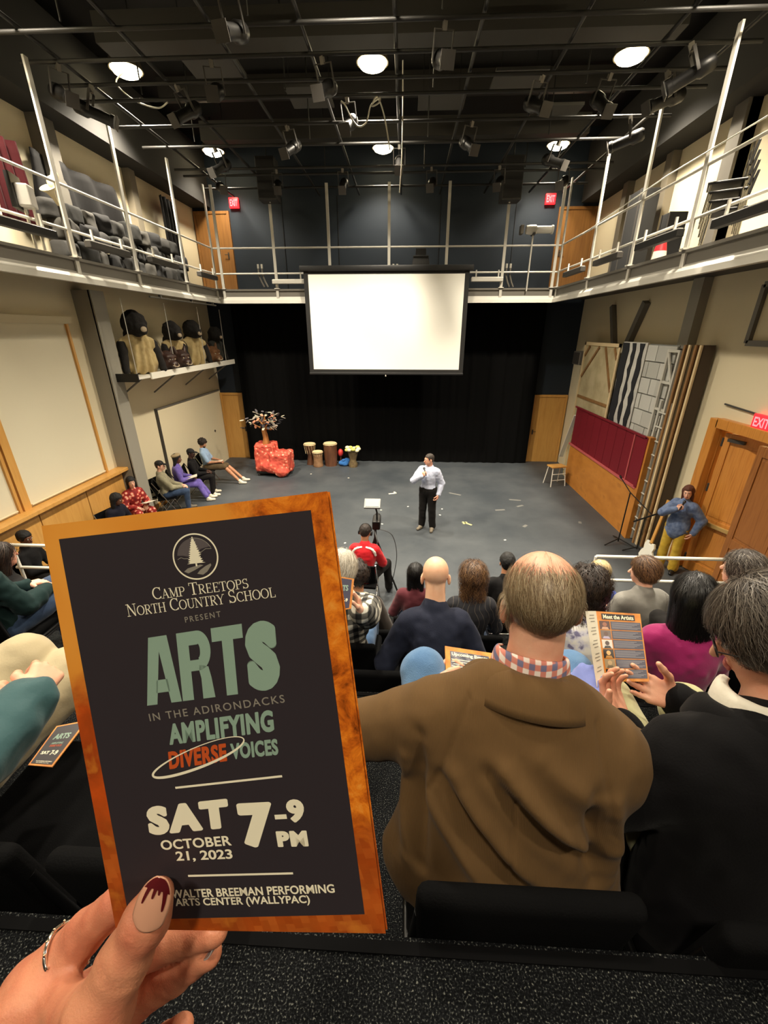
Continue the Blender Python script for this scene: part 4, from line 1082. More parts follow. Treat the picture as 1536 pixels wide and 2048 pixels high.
    # --- hair
    if hair:
        col = hair.get('col', 'darkbrown'); st = hair.get('style', 'short'); hm = HAIRBASE[col]
        t = hair.get('t', .012)
        H = [ell(hp((0, -.016, .034)), a3(.0745 + t, .094 + t, .084 + t), .015 * S, MH)]
        if st in ('long', 'bob', 'curly_long'):
            ln = hair.get('len', .30); bk = hair.get('back', .0)
            down = MH @ np.array([0, 0, -1.0]) * (1 - hair.get('hang', .7)) + np.array([0, -.10, -1.0]) * hair.get('hang', .7)
            w0 = hair.get('w', .070)
            for x in (-.045, -.015, .015, .045):
                b = hp((x * 1.1, -.062 + .35 * abs(x), .01)); H.append(cap(b, b + down * (ln - abs(x) * .8) * S + a3(x * hair.get('spread', .2), 0, 0), w0 * .62 * S, .034 * S, .03 * S))
            for s in (-1, 1): H.append(cap(hp((.070 * s, -.006, .03)), hp((.070 * s, -.012, -.0)) + down * ln * hair.get('sides', .45) * S, .024 * S, .016 * S, .025 * S))
        elif st == 'bobshort':
            H += [ell(hp((0, -.050, -.015)), a3(.078, .066, .082), .03 * S, MH)] + [ell(hp((.066 * s, -.016, .0)), a3(.026, .058, .062), .03 * S, MH) for s in (-1, 1)]
        else: H += [ell(hp((0, -.058, -.02)), a3(.062, .040, .055), .025 * S, MH)]
        H.append(bx(hp((0, .092, -.072 + hair.get('fringe', 0))), a3(.062, .062, .12), .02 * S, MH, .03 * S, sub=True)); H.append(bx(hp((0, .078, -.125)), a3(.14, .058, .10), .015 * S, MH, .02 * S, sub=True)) if hair.get('open', True) else None
        if st == 'short': H += [ell(hp((.085 * s, -.01, -.03)), a3(.03, .026, .045), .01 * S, MH, sub=True) for s in (-1, 1)]
        am = {'curly': .014, 'curly_long': .020}.get(st, hair.get('rough', .0035)); fr = {'curly': 60, 'curly_long': 48}.get(st, 40); sh_ = RNG.integers(1, 60)
        ho = blob('hair', H, min(vox, .008), hm, root, lambda V: am * vnoise(V, fr, sh_) + am * .5 * vnoise(V, fr * 2.2, sh_))
        nst = hair.get('strands', 0)
        if nst:
            Vh = np.array([v.co[:] for v in ho.data.vertices]); rng = np.random.default_rng(int(sh_)); pick = Vh[rng.integers(0, len(Vh), nst)]
            back = MH @ np.array([0, -1.0, .0]); dn = np.array([0, 0, -1.0]); upv = MH @ np.array([0, 0, 1.0]); cen = hp((0, -.01, .05)); part = hp((hair.get('part', 0), .02, .12))
            def flow(Q):
                r = Q - part; rad = r / np.maximum(np.linalg.norm(r, axis=1, keepdims=True), .02)
                return rad * .8 + dn * .75 + back * hair.get('backflow', .3)
            strands('hair_strands', H, pick, flow, hair.get('slen', .07) * S, hair.get('seg', 6), hair.get('sw', .0018) * S, HAIR[col], ho, off=.003 + am * .8, lift=hair.get('lift', .004), seed=int(sh_), curl=hair.get('curl', .0))
        J['hair'] = ho
    J.update(root=root, HC=HC, MH=MH, hp=hp, NB=NB, SH=SH, CH=CH, P=P, M=M, Mu=Mu, shR=shR, shL=shL, arms=ar, legs=lg, toL=toL, S=S, head=Hd, q=q, loc=loc, floor=floor)
    J['toW'] = lambda p: Vector((loc[0] + p[0] * q[0] - p[1] * q[1], loc[1] + p[0] * q[1] + p[1] * q[0], floor + p[2]))
    return J
# ------------------------------------------------------------------ woven and printed cloths
def plaid_mat(name, cols, scale, rough=.85, width=.5, rot=(0, 0, 0)):
    """two crossing sets of stripes: cols = (ground, one stripe, crossing of both)"""
    m = bpy.data.materials.new('cloth_' + name); m.use_nodes = True; nt = m.node_tree; b = nt.nodes['Principled BSDF']; b.inputs['Roughness'].default_value = rough
    tc = nt.nodes.new('ShaderNodeTexCoord'); mp = nt.nodes.new('ShaderNodeMapping'); mp.inputs['Rotation'].default_value = rot; nt.links.new(tc.outputs['Object'], mp.inputs[0])
    out = []
    for d in ('X', 'Z'):
        w = nt.nodes.new('ShaderNodeTexWave'); w.bands_direction = d; w.inputs['Scale'].default_value = scale; w.inputs['Distortion'].default_value = .6; w.inputs['Detail'].default_value = 1; w.inputs['Detail Scale'].default_value = .4
        nt.links.new(mp.outputs[0], w.inputs['Vector']); r = nt.nodes.new('ShaderNodeValToRGB'); e = r.color_ramp.elements
        e[0].position = width - .12; e[0].color = (0, 0, 0, 1); e[1].position = width + .12; e[1].color = (1, 1, 1, 1); nt.links.new(w.outputs['Fac'], r.inputs[0]); out.append(r.outputs[0])
    a = nt.nodes.new('ShaderNodeMath'); a.operation = 'ADD'
    for i in (0, 1): nt.links.new(out[i], a.inputs[i])
    h = nt.nodes.new('ShaderNodeMath'); h.operation = 'MULTIPLY'; h.inputs[1].default_value = .5; nt.links.new(a.outputs[0], h.inputs[0])
    r = nt.nodes.new('ShaderNodeValToRGB'); e = r.color_ramp.elements; e.new(.5)
    for k, (p, c) in enumerate(zip((.05, .5, .95), cols)): e[k].position = p; e[k].color = lin(c)
    nt.links.new(h.outputs[0], r.inputs[0]); nt.links.new(r.outputs[0], b.inputs['Base Color']); return m

black_top = cloth('black', (22, 21, 22)); navy = cloth('navy', (34, 38, 54), bump=(140, .12)); denim = cloth('denim', (58, 84, 118), bump=(300, .2), var=(10, (78, 106, 140)))
denim_dark = cloth('denim_dark', (46, 62, 88), bump=(300, .2), var=(10, (58, 76, 104))); khaki = cloth('khaki', (182, 168, 136), bump=(160, .1)); blacktr = cloth('black_trousers', (24, 22, 21))
shoe_b = mat('shoe_black', (20, 19, 19), .5); shoe_w = mat('shoe_white', (216, 208, 188), .6); shoe_t = mat('shoe_taupe', (118, 108, 92), .6)
PE = {}

# ---- presenter on the stage floor
sp_ = atz(853, 1058, 0)
PE['presenter'] = J = person('man in pale blue shirt and black trousers speaking into a microphone on the stage floor', 0, loc=(sp_.x, sp_.y), face=158, pose='stand', S=1.025, lean=0, head=(-48, -6, 0), skin=SK_PINK,
    top=dict(m=cloth('pale_blue', (206, 212, 232), var=(30, (190, 198, 222))), t=.028, fold=.009, hem=.06), bottom=dict(m=blacktr, t=.024, cuff=.06), shoes=shoe_t, hair=dict(style='short', col='grey', t=.004),
    Rr=dict(hand=(.06, .25, 1.30), dir=(-.5, .3, .6), palm=(-.6, -.6, .2), curl=.95, hint=(.9, .1, -.8)), L=dict(hand=(-.238, .03, .86), hint=(-.35, -.6, -.1), curl=.5), vox=.009, hvox=.004)
blob('belt', [cap(J['P'] + np.array([0, 0, .082]), J['P'] + np.array([0, 0, .058]), .152, .158, .01, ((0, 1, 0), .79)), bx(J['P'] + np.array([0, 0, .59]), (.6, .6, .5), .002, None, .003, sub=True), bx(J['P'] + np.array([0, 0, -.45]), (.6, .6, .5), .002, None, .003, sub=True)], .009, mat('belt_leather', (40, 28, 22), .4), J['root'])
w = J['arms']['R'][2]; d = J['arms']['R'][3]; g = J['toW'](w + d * .085 + np.array([-.02, -.02, .02])); h = J['toW'](J['hp']((0.0, .135, -.105)))
def microphone(a, b, label):
    a, b = Vector(a), Vector(b); ax = (b - a).normalized(); t = thing('microphone', label, 'microphone', a)
    MB().tube([-ax * .075, ax * .02, ax * .10], .013, 10, radii=[.011, .0135, .016]).build('handle', mat('mic_body', (24, 24, 26), .4), t, smooth=40)
    q = ax.to_track_quat('Z', 'Y').to_matrix(); MB().lathe([(.016, 0), (.025, .012), (.026, .03), (.02, .048), (0, .054)], ax * .10, 14, q).build('grille', mat('mic_grille', (70, 70, 72), .4, .7), t, smooth=50)
microphone(g, h, 'black handheld microphone at the chin of the man in pale blue shirt')

# ---- woman by the double door
PE['singer'] = J = person('woman with long auburn hair in denim blouse and mustard trousers leaning by the oak door', 0, loc=(4.95, 7.02), face=128, pose='stand', S=.97, lean=-3, female=True, head=(12, -6, 6), skin=SK_FAIR,
    top=dict(m=cloth('denim_blouse', (84, 100, 136), var=(16, (116, 132, 164))), t=.034, fold=.007, hem=-.08, tuck=False), bottom=dict(m=cloth('mustard_satin', (186, 150, 44), .45, var=(8, (206, 172, 66))), t=.022, cuff=.075), shoes=shoe_b,
    hair=dict(style='long', col='auburn', len=.36, w=.075, sides=1.0, t=.014, hang=.3), Rr=dict(hand=(.02, .24, 1.33), dir=(-.6, .4, .5), palm=(-.5, -.6, .3), curl=.9, hint=(.9, .1, -.7)), L=dict(hand=(-.26, -.02, .88)), vox=.009, hvox=.004)
w = J['arms']['R'][2]; d = J['arms']['R'][3]
microphone(J['toW'](w + d * .085 + np.array([-.01, -.01, .02])), J['toW'](J['hp']((.0, .13, -.10))), 'silver grey handheld microphone held by the woman in the denim blouse')

# ---- six people on chairs along the left wall, plus one nearer the audience
def wall_sitter(key, at, face, label, **k):
    PE[key] = person(label, 0, at=at, face=face, pose='sit', vox=.012, hvox=.005, **k); return PE[key]
floral = ramp_mat('cloth_floral', [(.30, (232, 176, 150)), (.36, (214, 84, 64)), (.46, (150, 30, 28)), (.8, (112, 20, 22))], .8, 'voronoi', 14.0)
wall_sitter('s_blue', (405, 886), -78, 'bearded man in light blue shirt and brown shorts seated nearest the back wall', S=1.0, lean=-6, head=(-10, -20, 0), skin=SK_TAN, top=dict(m=cloth('light_blue', (150, 176, 206)), sleeve=.42, t=.018), bottom=dict(m=cloth('brown_shorts', (92, 76, 54)), len=.52, t=.02),
    shoes=shoe_w, hair=dict(style='curly', col='darkbrown', t=.03), legs={'R': ((.14, .48, .52), (.22, .86, .09)), 'L': ((-.10, .50, .50), (-.02, .92, .09))})
J = PE['s_blue']; blob('beard', [ell(J['hp']((0, .052, -.088)), (.050, .048, .040), .02, J['MH'])], .008, HAIRBASE['darkbrown'], J['root'])
wall_sitter('s_bcap', (382, 906), -72, 'person in black cap and black clothes with papers seated second from the back wall', S=.98, lean=-2, head=(-16, -6, 0), skin=SK_DARK, top=dict(m=black_top), bottom=dict(m=blacktr), shoes=shoe_w, hair=dict(style='short', col='black', t=.006))
wall_sitter('s_purple', (354, 917), -64, 'woman in purple suit with straw beret seated between two people in black caps', S=.97, lean=2, female=True, head=(-14, -8, 0), skin=SK_BROWN, top=dict(m=cloth('purple', (98, 84, 158), var=(9, (116, 100, 176))), t=.02), bottom=dict(m=MATS['cloth_purple'], t=.018, cuff=.056, len=.93), shoes=shoe_w,
    hair=dict(style='long', col='black', len=.24, t=.02), legs={'R': ((.10, .46, .49), (.16, .62, .09)), 'L': ((-.10, .47, .50), (-.04, .68, .09))})
wall_sitter('s_cap', (320, 931), -62, 'man in black cap and olive shirt with hands clasped seated beside the empty black chair', S=1.02, lean=-4, head=(-18, -4, 0), skin=SK_FAIR, top=dict(m=cloth('olive', (134, 128, 104), var=(9, (156, 150, 124))), t=.022, fold=.01), bottom=dict(m=denim_dark), shoes=shoe_t, hair=dict(style='short', col='brown', t=.006), L=dict(hand=(-.05, .34, .66)), Rr=dict(hand=(.05, .34, .64)))
wall_sitter('s_floral', (262, 964), -122, 'woman with black bob in red floral dress seated left of the empty black chair', S=.96, lean=4, female=True, head=(-10, -2, 0), skin=SK_FAIR, top=dict(m=floral, t=.022), bottom=dict(m=floral, t=.03, cuff=.07), shoes=shoe_b, hair=dict(style='long', col='black', len=.20, t=.016, fringe=-.01))
wall_sitter('s_dark', (233, 998), -100, 'woman with long black hair in dark clothes seated nearest the wainscot', S=.96, lean=10, female=True, head=(20, -20, 0), skin=SK_BROWN, top=dict(m=cloth('dark_navy', (26, 26, 38)), t=.022), bottom=dict(m=blacktr), shoes=shoe_b, hair=dict(style='long', col='black', len=.34, t=.018, w=.09))
wall_sitter('s_left', (50, 1076), -88, 'person with black hair in black top seated behind the left railing', S=.98, lean=2, head=(-6, -10, 0), skin=SK_BROWN, top=dict(m=black_top), bottom=dict(m=blacktr), shoes=shoe_b, hair=dict(style='short', col='black', t=.016), L=dict(hand=(-.05, .30, .75)), Rr=dict(hand=(.04, .34, .70)))
def cap_hat(J, m):
    hp = J['hp']; S = J['S']; o = blob('cap', [ell(hp((0, -.014, .040)), (.082, .102, .086), .01, J['MH']), bx(hp((0, -.02, -.06)), (.13, .14, .085), .008, J['MH'], .01, sub=True)], .009, m, J['root'])
    blob('cap_peak', [ell(hp((0, .125, .034)), (.062, .062, .009), .01, J['MH'] @ rotm(0, -14, 0))], .007, m, o)
cap_hat(PE['s_cap'], mat('cap_black', (18, 17, 17), .8)); cap_hat(PE['s_bcap'], MATS['cap_black'])
J = PE['s_purple']; blob('beret', [ell(J['hp']((.012, -.03, .085)), (.105, .115, .045), .02, J['MH'] @ rotm(0, 18, 8))], .009, mat('straw', (156, 138, 106), .9, bump=(90, .5)), J['root'])

# ---- camera operator in red, on a chair at the stage edge
red = cloth('red_jersey', (186, 24, 34), .6); 
PE['operator'] = J = person('camera operator in red and white jersey with headphones seated at the stage edge', 0, at=(731, 1064), face=-4, S=1.04, lean=12, bend=.3, head=(-10, -24, 0), skin=SK_TAN, top=dict(m=red, sleeve=.48, t=.024, fold=.008), bottom=dict(m=blacktr, t=.018), shoes=shoe_b,
    hair=dict(style='short', col='darkbrown', t=.009), Rr=dict(hand=(.14, .36, .74)), L=dict(hand=(-.12, .36, .70)), legs={'R': ((.30, .40, .52), (.34, .36, .09)), 'L': ((-.24, .42, .50), (-.28, .40, .09))}, vox=.009)
for s in (-1, 1):
    pts = [J['SH'] + J['Mu'] @ np.array([s * x, y, z]) for x, y, z in ((.045, -.112, .03), (.095, -.108, .02), (.135, -.098, -.01), (.165, -.09, -.05), (.185, -.08, -.10))]
    pr = [cap(pts[i], pts[i + 1], .020, .020, .01, ((0, 1, 0), .5)) for i in range(4)]
    Vt, Ft = sdf_mesh(pr, .007)
    dd = sdf_at(J['topprims'], Vt); e = 1e-3; g = np.stack([sdf_at(J['topprims'], Vt + np.eye(3)[i] * e) - dd for i in range(3)], -1) / e
    Vt = Vt - g * (dd - np.clip(dd, -.004, .008))[:, None]
    o = quads('shoulder_stripe', Vt, Ft, mat('stripe_white', (236, 226, 216), .7), J['root']); o['label'] = 'white shoulder stripe'
hp = J['hp']; hb = MB(); hb.tube([hp((.098 * math.cos(R(a)), -.01, .02 + .112 * math.sin(R(a)))) for a in range(0, 181, 12)], .008, 8)
o = hb.build('headphones', mat('headphone', (22, 22, 24), .45), J['root'], smooth=50)
for s in (-1, 1): blob('ear_cup', [ell(hp((.098 * s, -.008, -.01)), (.018, .036, .042), .01, J['MH'])], .007, MATS['headphone'], o)

# ---- audience, from the lowest row up
def sitter(key, row, at, label, **k):
    k.setdefault('vox', .010); k.setdefault('hvox', .0045); k.setdefault('detail', False)
    PE[key] = person(label, TIERS[row][2], at=at, pose='sit', **k); return PE[key]
sitter('a_maroon', 4, (831, 1146), 'woman with straight black hair in maroon top, two rows below the bald man', S=.93, female=True, lean=6, skin=SK_TAN, top=dict(m=cloth('maroon', (92, 40, 48))), bottom=dict(m=denim_dark), shoes=shoe_b, hair=dict(style='long', col='black', len=.34, t=.016, hang=1, strands=700, slen=.3, seg=8, sw=.003))
sitter('a_behind', 4, (1014, 1124), 'person with dark hair mostly hidden behind the man in the brown jacket', S=.95, skin=SK_TAN, top=dict(m=black_top), bottom=dict(m=blacktr), shoes=shoe_b, hair=dict(style='short', col='black', t=.014))
sitter('a_blond', 4, (1199, 1142), 'woman with pale blond hair and a hair clip in blue top by the front railing', S=.95, female=True, face=-14, skin=SK_FAIR, head=(25, -6, 0), top=dict(m=cloth('blue', (74, 92, 172))), bottom=dict(m=denim_dark), shoes=shoe_b, hair=dict(style='long', col='blond', len=.20, t=.02, strands=900, slen=.16, sw=.003))
sitter('a_hoodie', 3, (713, 1150), 'person with curly dark hair in white hoodie with dark sleeves', S=.97, lean=8, skin=SK_TAN, head=(18, -8, 0), top=dict(m=cloth('dark_taupe', (62, 54, 48)), t=.02), bottom=dict(m=denim), shoes=shoe_b, hair=dict(style='curly', col='darkbrown', t=.026, strands=900, slen=.05, sw=.003, curl=.8))
J = PE['a_hoodie']; blob('hood', [cap(J['NB'] + np.array([-.07, -.06, .0]), J['NB'] + np.array([.07, -.06, .0]), .052, .052, .03), cap(J['NB'] + np.array([-.06, -.08, -.03]), J['NB'] + np.array([.06, -.08, -.03]), .06, .06, .03), cap(J['CH'] + np.array([-.10, -.085, .12]), J['CH'] + np.array([.10, -.085, .12]), .075, .07, .04), cap(J['CH'] + np.array([-.08, -.085, .0]), J['CH'] + np.array([.08, -.085, .0]), .08, .08, .04)], .009, cloth('white_fleece', (222, 220, 204)), J['root'], lambda V: .007 * vnoise(V, 16, 4))
sitter('a_curly', 3, (946, 1152), 'woman with wavy brown hair in black patterned cardigan right of the bald man', S=.96, female=True, lean=6, skin=SK_FAIR, top=dict(m=ramp_mat('cloth_zigzag', [(.44, (26, 26, 32)), (.52, (30, 30, 38)), (.60, (104, 96, 84)), (.66, (28, 28, 34))], .85, 'wave', 9.0, 0, (.35, .35, 1), distort=3)), bottom=dict(m=denim_dark), shoes=shoe_b, hair=dict(style='curly_long', col='brown', len=.22, t=.024, strands=2600, slen=.10, sw=.0035, curl=1.3, lift=.012))
sitter('a_glasses', 3, (1288, 1142), 'person with short brown hair and glasses in grey and black jacket, behind the black-haired woman', S=1.0, lean=4, face=10, skin=SK_FAIR, head=(42, -8, 0), top=dict(m=cloth('grey_jacket', (128, 126, 120)), t=.026), bottom=dict(m=blacktr), shoes=shoe_b, hair=dict(style='bobshort', col='brown', t=.02, strands=1600, slen=.08, sw=.0026, curl=.4))
sitter('a_blacktee', 3, (4, 1112), 'person with long dark hair in black t-shirt at the left edge', S=1.0, wide=1.12, lean=4, skin=SK_PINK, face=-20, top=dict(m=black_top, sleeve=.46, t=.03), bottom=dict(m=cloth('blue_cotton', (58, 82, 150))), shoes=shoe_b, hair=dict(style='long', col='darkbrown', len=.30, t=.022, strands=600, slen=.25, sw=.004), Rr=dict(hand=(.22, .36, .80), hint=(1, .0, -.7)))
sitter('a_bald', 2, (871, 1152), 'bald man in navy jumper leaning forward in front of the man in the brown jacket', S=1.06, wide=.84, lean=22, bend=.25, skin=skin('bald', (244, 196, 162), (238, 182, 146)), head=(0, -24, 0), top=dict(m=navy, t=.020, fold=.010), bottom=dict(m=blacktr), shoes=shoe_b, vox=.008)
sitter('a_plaid', 2, (684, 1138), 'person with white hair in jeans and black and white plaid shirt holding a programme', S=.98, lean=0, skin=SK_FAIR, head=(-20, -20, 0), top=dict(m=plaid_mat('buffalo', ((214, 210, 196), (92, 90, 84), (24, 24, 24)), 5.0), t=.03, hem=-.16, fold=.012), bottom=dict(m=denim), shoes=shoe_b, hair=dict(style='bobshort', col='white', t=.018, strands=900, slen=.07, sw=.003), Rr=dict(hand=('w', _C + _ray(710, 1236) * 1.94), dir=(-.15, .35, .9), palm=(-.8, -.3, 0), curl=.5), L=dict(hand=(-.10, .36, .80)))
sitter('a_darkcurl', 2, (1176, 1176), 'person with long dark curly hair in white and lavender patterned shirt', S=.98, lean=6, skin=SK_TAN, head=(0, -6, 0), top=dict(m=ramp_mat('cloth_lavender_print', [(.40, (228, 224, 220)), (.54, (206, 204, 220)), (.62, (120, 116, 150))], .85, 'noise', 22.0, 3), t=.024), bottom=dict(m=denim), shoes=shoe_b, hair=dict(style='curly_long', col='darkbrown', len=.22, t=.03, strands=1500, slen=.10, sw=.003, curl=.8))
sitter('a_magenta', 2, (1386, 1192), 'woman with long straight black hair in magenta top in front of the grey-haired woman', S=1.03, female=True, lean=4, wide=1.1, skin=SK_TAN, head=(-6, -6, 0), top=dict(m=cloth('magenta', (150, 28, 92), .7, sheen=.3), t=.026, fold=.01), bottom=dict(m=blacktr), shoes=shoe_b, hair=dict(style='long', col='black', len=.40, t=.022, w=.11, hang=1, strands=2500, slen=.30, seg=9, sw=.0026, backflow=.1), vox=.008)
sitter('a_greyback', 2, (1484, 1140), 'person with short grey curly hair at the right edge beyond the black-haired woman', S=1.0, lean=4, skin=SK_FAIR, head=(25, -4, 0), top=dict(m=cloth('offwhite', (222, 216, 204))), bottom=dict(m=blacktr), shoes=shoe_b, hair=dict(style='bobshort', col='grey', t=.02, strands=1800, slen=.06, sw=.0024, curl=.7))
sitter('a_green', 2, (-78, 1088), 'person in dark green top and jeans at the left edge', S=1.02, lean=-4, skin=SK_FAIR, face=-14, top=dict(m=cloth('bottle_green', (28, 48, 48)), t=.026, fold=.012, collar=False, hem=-.14), bottom=dict(m=denim_dark), shoes=shoe_b, hair=dict(style='short', col='darkbrown', t=.012), legs={'R': ((.12, .55, .56), (.14, .52, .09)), 'L': ((-.10, .52, .56), (-.1, .5, .09))})
# ------------------------------------------------------------------ man in the brown corduroy jacket, directly in front
cord = mat('corduroy', (97, 73, 44), .85, sheen=.04, spec=.15)
_nt = cord.node_tree; _tc = _nt.nodes.new('ShaderNodeTexCoord'); _w = _nt.nodes.new('ShaderNodeTexWave'); _w.inputs['Scale'].default_value = 85; _w.inputs['Distortion'].default_value = .4
_b = _nt.nodes.new('ShaderNodeBump'); _b.inputs['Strength'].default_value = .16; _b.inputs['Distance'].default_value = .002
_nt.links.new(_tc.outputs['Object'], _w.inputs['Vector']); _nt.links.new(_w.outputs['Fac'], _b.inputs['Height']); _nt.links.new(_b.outputs[0], _nt.nodes['Principled BSDF'].inputs['Normal'])
def fold_lines(V, lines, O):
    """sum of soft ridges (amp > 0) and creases (amp < 0) along polylines given on the back as (x, z) about O"""
    q = V[:, [0, 2]] - np.array([O[0], O[2]]); d = np.zeros(len(V)); back = V[:, 1] < O[1] + .06
    for (x0, z0, x1, z1, w, a) in lines:
        p = np.array([x0, z0]); e = np.array([x1, z1]) - p; h = np.clip((q - p) @ e / (e @ e), 0, 1)
        r = np.linalg.norm(q - p - h[:, None] * e, axis=1)
        d = d + a * np.exp(-(r / w) ** 2) * np.sin(np.pi * np.clip(h, .06, .94)) ** .5 * back
    return d
def jacket_disp(V, J):
    O = J['P']
    d = fold_lines(V, [(-.06, .42, .17, .21, .020, -.030), (-.03, .44, .20, .24, .020, .026), (-.13, .38, .12, .14, .024, .028), (-.16, .35, .08, .12, .018, -.028), (-.20, .30, .02, .10, .026, .022), (.15, .40, .19, .16, .018, -.026), (.20, .38, .235, .14, .020, .024),
                       (-.22, .42, -.19, .10, .016, -.024), (-.25, .34, -.23, .08, .018, .02), (.04, .47, .19, .36, .022, .014), (0, .47, 0, .20, .0035, -.004)], O)
    for s in (-1, 1):       # sleeve seams
        c = J['SH'] + J['Mu'] @ np.array([.165 * s, 0, -.02]); n = J['Mu'] @ np.array([1.0 * s, 0, .25]); al = (V - c) @ n
        d = d - .004 * np.exp(-(al / .006) ** 2) * (np.linalg.norm(V - c, axis=1) < .16)
    return d + .005 * vnoise(V, 9, 11) + .002 * vnoise(V, 26, 5)
PE['jacket'] = J = person('balding grey-haired man in brown corduroy jacket and checked shirt seen from behind', TIERS[1][2], at=(1078, 1203), face=-10, S=1.07, wide=1.17, lean=10, bend=.35, side=2, head=(10, -12, 1), skin=SK_PINK,
    top=dict(name='corduroy_jacket', m=cord, t=.030, hem=-.07, collar=False, drape=.285), shz=.385, top_disp=jacket_disp, bottom=dict(m=cloth('light_denim', (86, 122, 164), bump=(300, .25), var=(9, (104, 140, 178)))), shoes=shoe_b, vox=.0085, tvox=.0065, hvox=.003, detail=True, hair=None,
    L=dict(hand=('w', atz(858, 1400, 3.05)), dir=(.12, .9, .35), palm=(.9, 0, -.1), curl=.55, hint=(-1, -.1, -.5)), Rr=dict(hand=('w', atz(1120, 1420, 3.02)), hint=(1, -.1, -.5), dir=(-.4, .8, .2)),
    legs={'L': (('w', atz(848, 1345, 3.09)), ('w', atz(852, 1400, 2.56) + Vector((-.05, .08, 0)))), 'R': (('w', atz(1140, 1345, 3.05)), ('w', atz(1130, 1400, 2.56) + Vector((0, .1, 0))))})
hp, S, NB, Mu = J['hp'], J['S'], J['NB'], J['Mu']
def collar_band(name, m, r0, r1, z0, z1, a0, a1, c, flare=0.0, parent=None, th=.006, wav=0.0, sx=1.0, sy=.92, nu=60, nv=8, droop=0.0, bulge=.25):
    V = []; F = []
    for i in range(nu):
        a = R(a0 + (a1 - a0) * i / (nu - 1)); e = abs(i / (nu - 1) * 2 - 1)
        for j in range(nv):
            v = j / (nv - 1); r = r0 + (r1 - r0) * (v ** .8) + flare * e ** 4 * v; z = z0 + (z1 - z0) * v + bulge * abs(z1 - z0) * math.sin(math.pi * v) - droop * e ** 2 + wav * math.sin(i * .9) * v
            V.append(c + Mu @ np.array([r * sx * math.sin(a), -r * sy * math.cos(a), z]))
    for i in range(nu - 1):
        for j in range(nv - 1): a = i * nv + j; F.append((a, a + 1, a + nv + 1, a + nv))
    o = link_mesh(name, V, F, m, parent, smooth=True); s = o.modifiers.new('t', 'SOLIDIFY'); s.thickness = th; s.offset = 0
    return o
pl_shirt = plaid_mat('pink_check', ((232, 218, 208), (204, 128, 112), (112, 110, 140)), 13.0, width=.5)
collar_band('shirt_collar', pl_shirt, .074, .090, .058, .006, -125, 125, NB + np.array([0, .012, .004]), parent=J['root'], th=.004, droop=.03, bulge=.35)
collar_band('jacket_collar', cord, .095, .162, .038, -.030, -118, 118, NB + np.array([0, .012, -.006]), parent=J['root'], flare=.012, th=.006, droop=.05, bulge=.20)
# thinning hair: a fringe round the back and sides, sparse strands over the crown
rng = np.random.default_rng(5); N0 = 60000
u = rng.normal(size=(N0, 3)); u /= np.linalg.norm(u, axis=1, keepdims=True)
Q = u * np.array([.074, .094, .084]) * 1.02 + np.array([0, -.014, .030])
crown = np.sqrt(((Q[:, 0]) / .062) ** 2 + ((Q[:, 1] - .012) / .085) ** 2) * np.where(Q[:, 2] > .05, 1, 2)
keep = (Q[:, 1] < .045) & (Q[:, 2] > -.062 + .02 * np.abs(Q[:, 0]) / .07) & ~((np.abs(Q[:, 0]) > .055) & (Q[:, 1] > -.035) & (Q[:, 2] < -.0))
pr = np.clip((crown - .80) / .45, .02, 1.0); keep &= rng.random(N0) < pr * .24
roots = np.array([hp(p) for p in Q[keep]])
cen = hp((0, .02, .11)); dn = np.array([0, 0, -1.0]); bk = J['MH'] @ np.array([0, -1.0, 0])
def flow_j(P_):
    r = P_ - cen; r /= np.maximum(np.linalg.norm(r, axis=1, keepdims=True), .02); return r * .8 + dn * .8 + bk * .25 + .35 * np.stack([vnoise(P_, 30, 1), vnoise(P_, 30, 2), vnoise(P_, 30, 3)], -1)
strands('hair', J['head'], roots, flow_j, .052 * S, 6, .0011, HAIR['greying'], J['root'], off=.0035, lift=.004, seed=3)
sc = (Q[:, 1] < .02) & (Q[:, 2] > -.058) & (Q[:, 2] < .052) & ~((np.abs(Q[:, 0]) > .050) & (Q[:, 1] > -.04) & (Q[:, 2] < .0))
# pieces of paper in his hands
m_paper = mat('paper_white', (232, 226, 206), .7)
def booklet(name, label, tl, tr, br, bl, th, m, group=None):
    """a booklet given by its four corners in the hall; local frame x right, y up, z towards the reader"""
    tl, tr, br, bl = map(Vector, (tl, tr, br, bl)); c = (tl + tr + br + bl) / 4; x = ((tr - tl) + (br - bl)).normalized(); y0 = (tl - bl) + (tr - br); z = x.cross(y0).normalized(); y = z.cross(x)
    t = thing(name, label, 'booklet', c, group=group); t.matrix_world = Matrix(((x.x, y.x, z.x, c.x), (x.y, y.y, z.y, c.y), (x.z, y.z, z.z, c.z), (0, 0, 0, 1)))
    loc = [Vector(((p - c).dot(x), (p - c).dot(y), 0)) for p in (tl, tr, br, bl)]
    b = MB(); b.add([(p.x, p.y, zz) for zz in (0, -th) for p in loc], [(0, 3, 2, 1), (4, 5, 6, 7), (0, 1, 5, 4), (1, 2, 6, 5), (2, 3, 7, 6), (3, 0, 4, 7)]); b.build('pages', m, t)
    def at(u, v): return ((loc[0] * (1 - u) + loc[1] * u) * (1 - v) + (loc[3] * (1 - u) + loc[2] * u) * v)[:2]
    return t, at
def bprint(t, at, name, quad, m, z=.0006):
    return link_mesh(name, [(*at(u, v), z) for u, v in quad], [tuple(range(len(quad) - 1, -1, -1))], m, t)
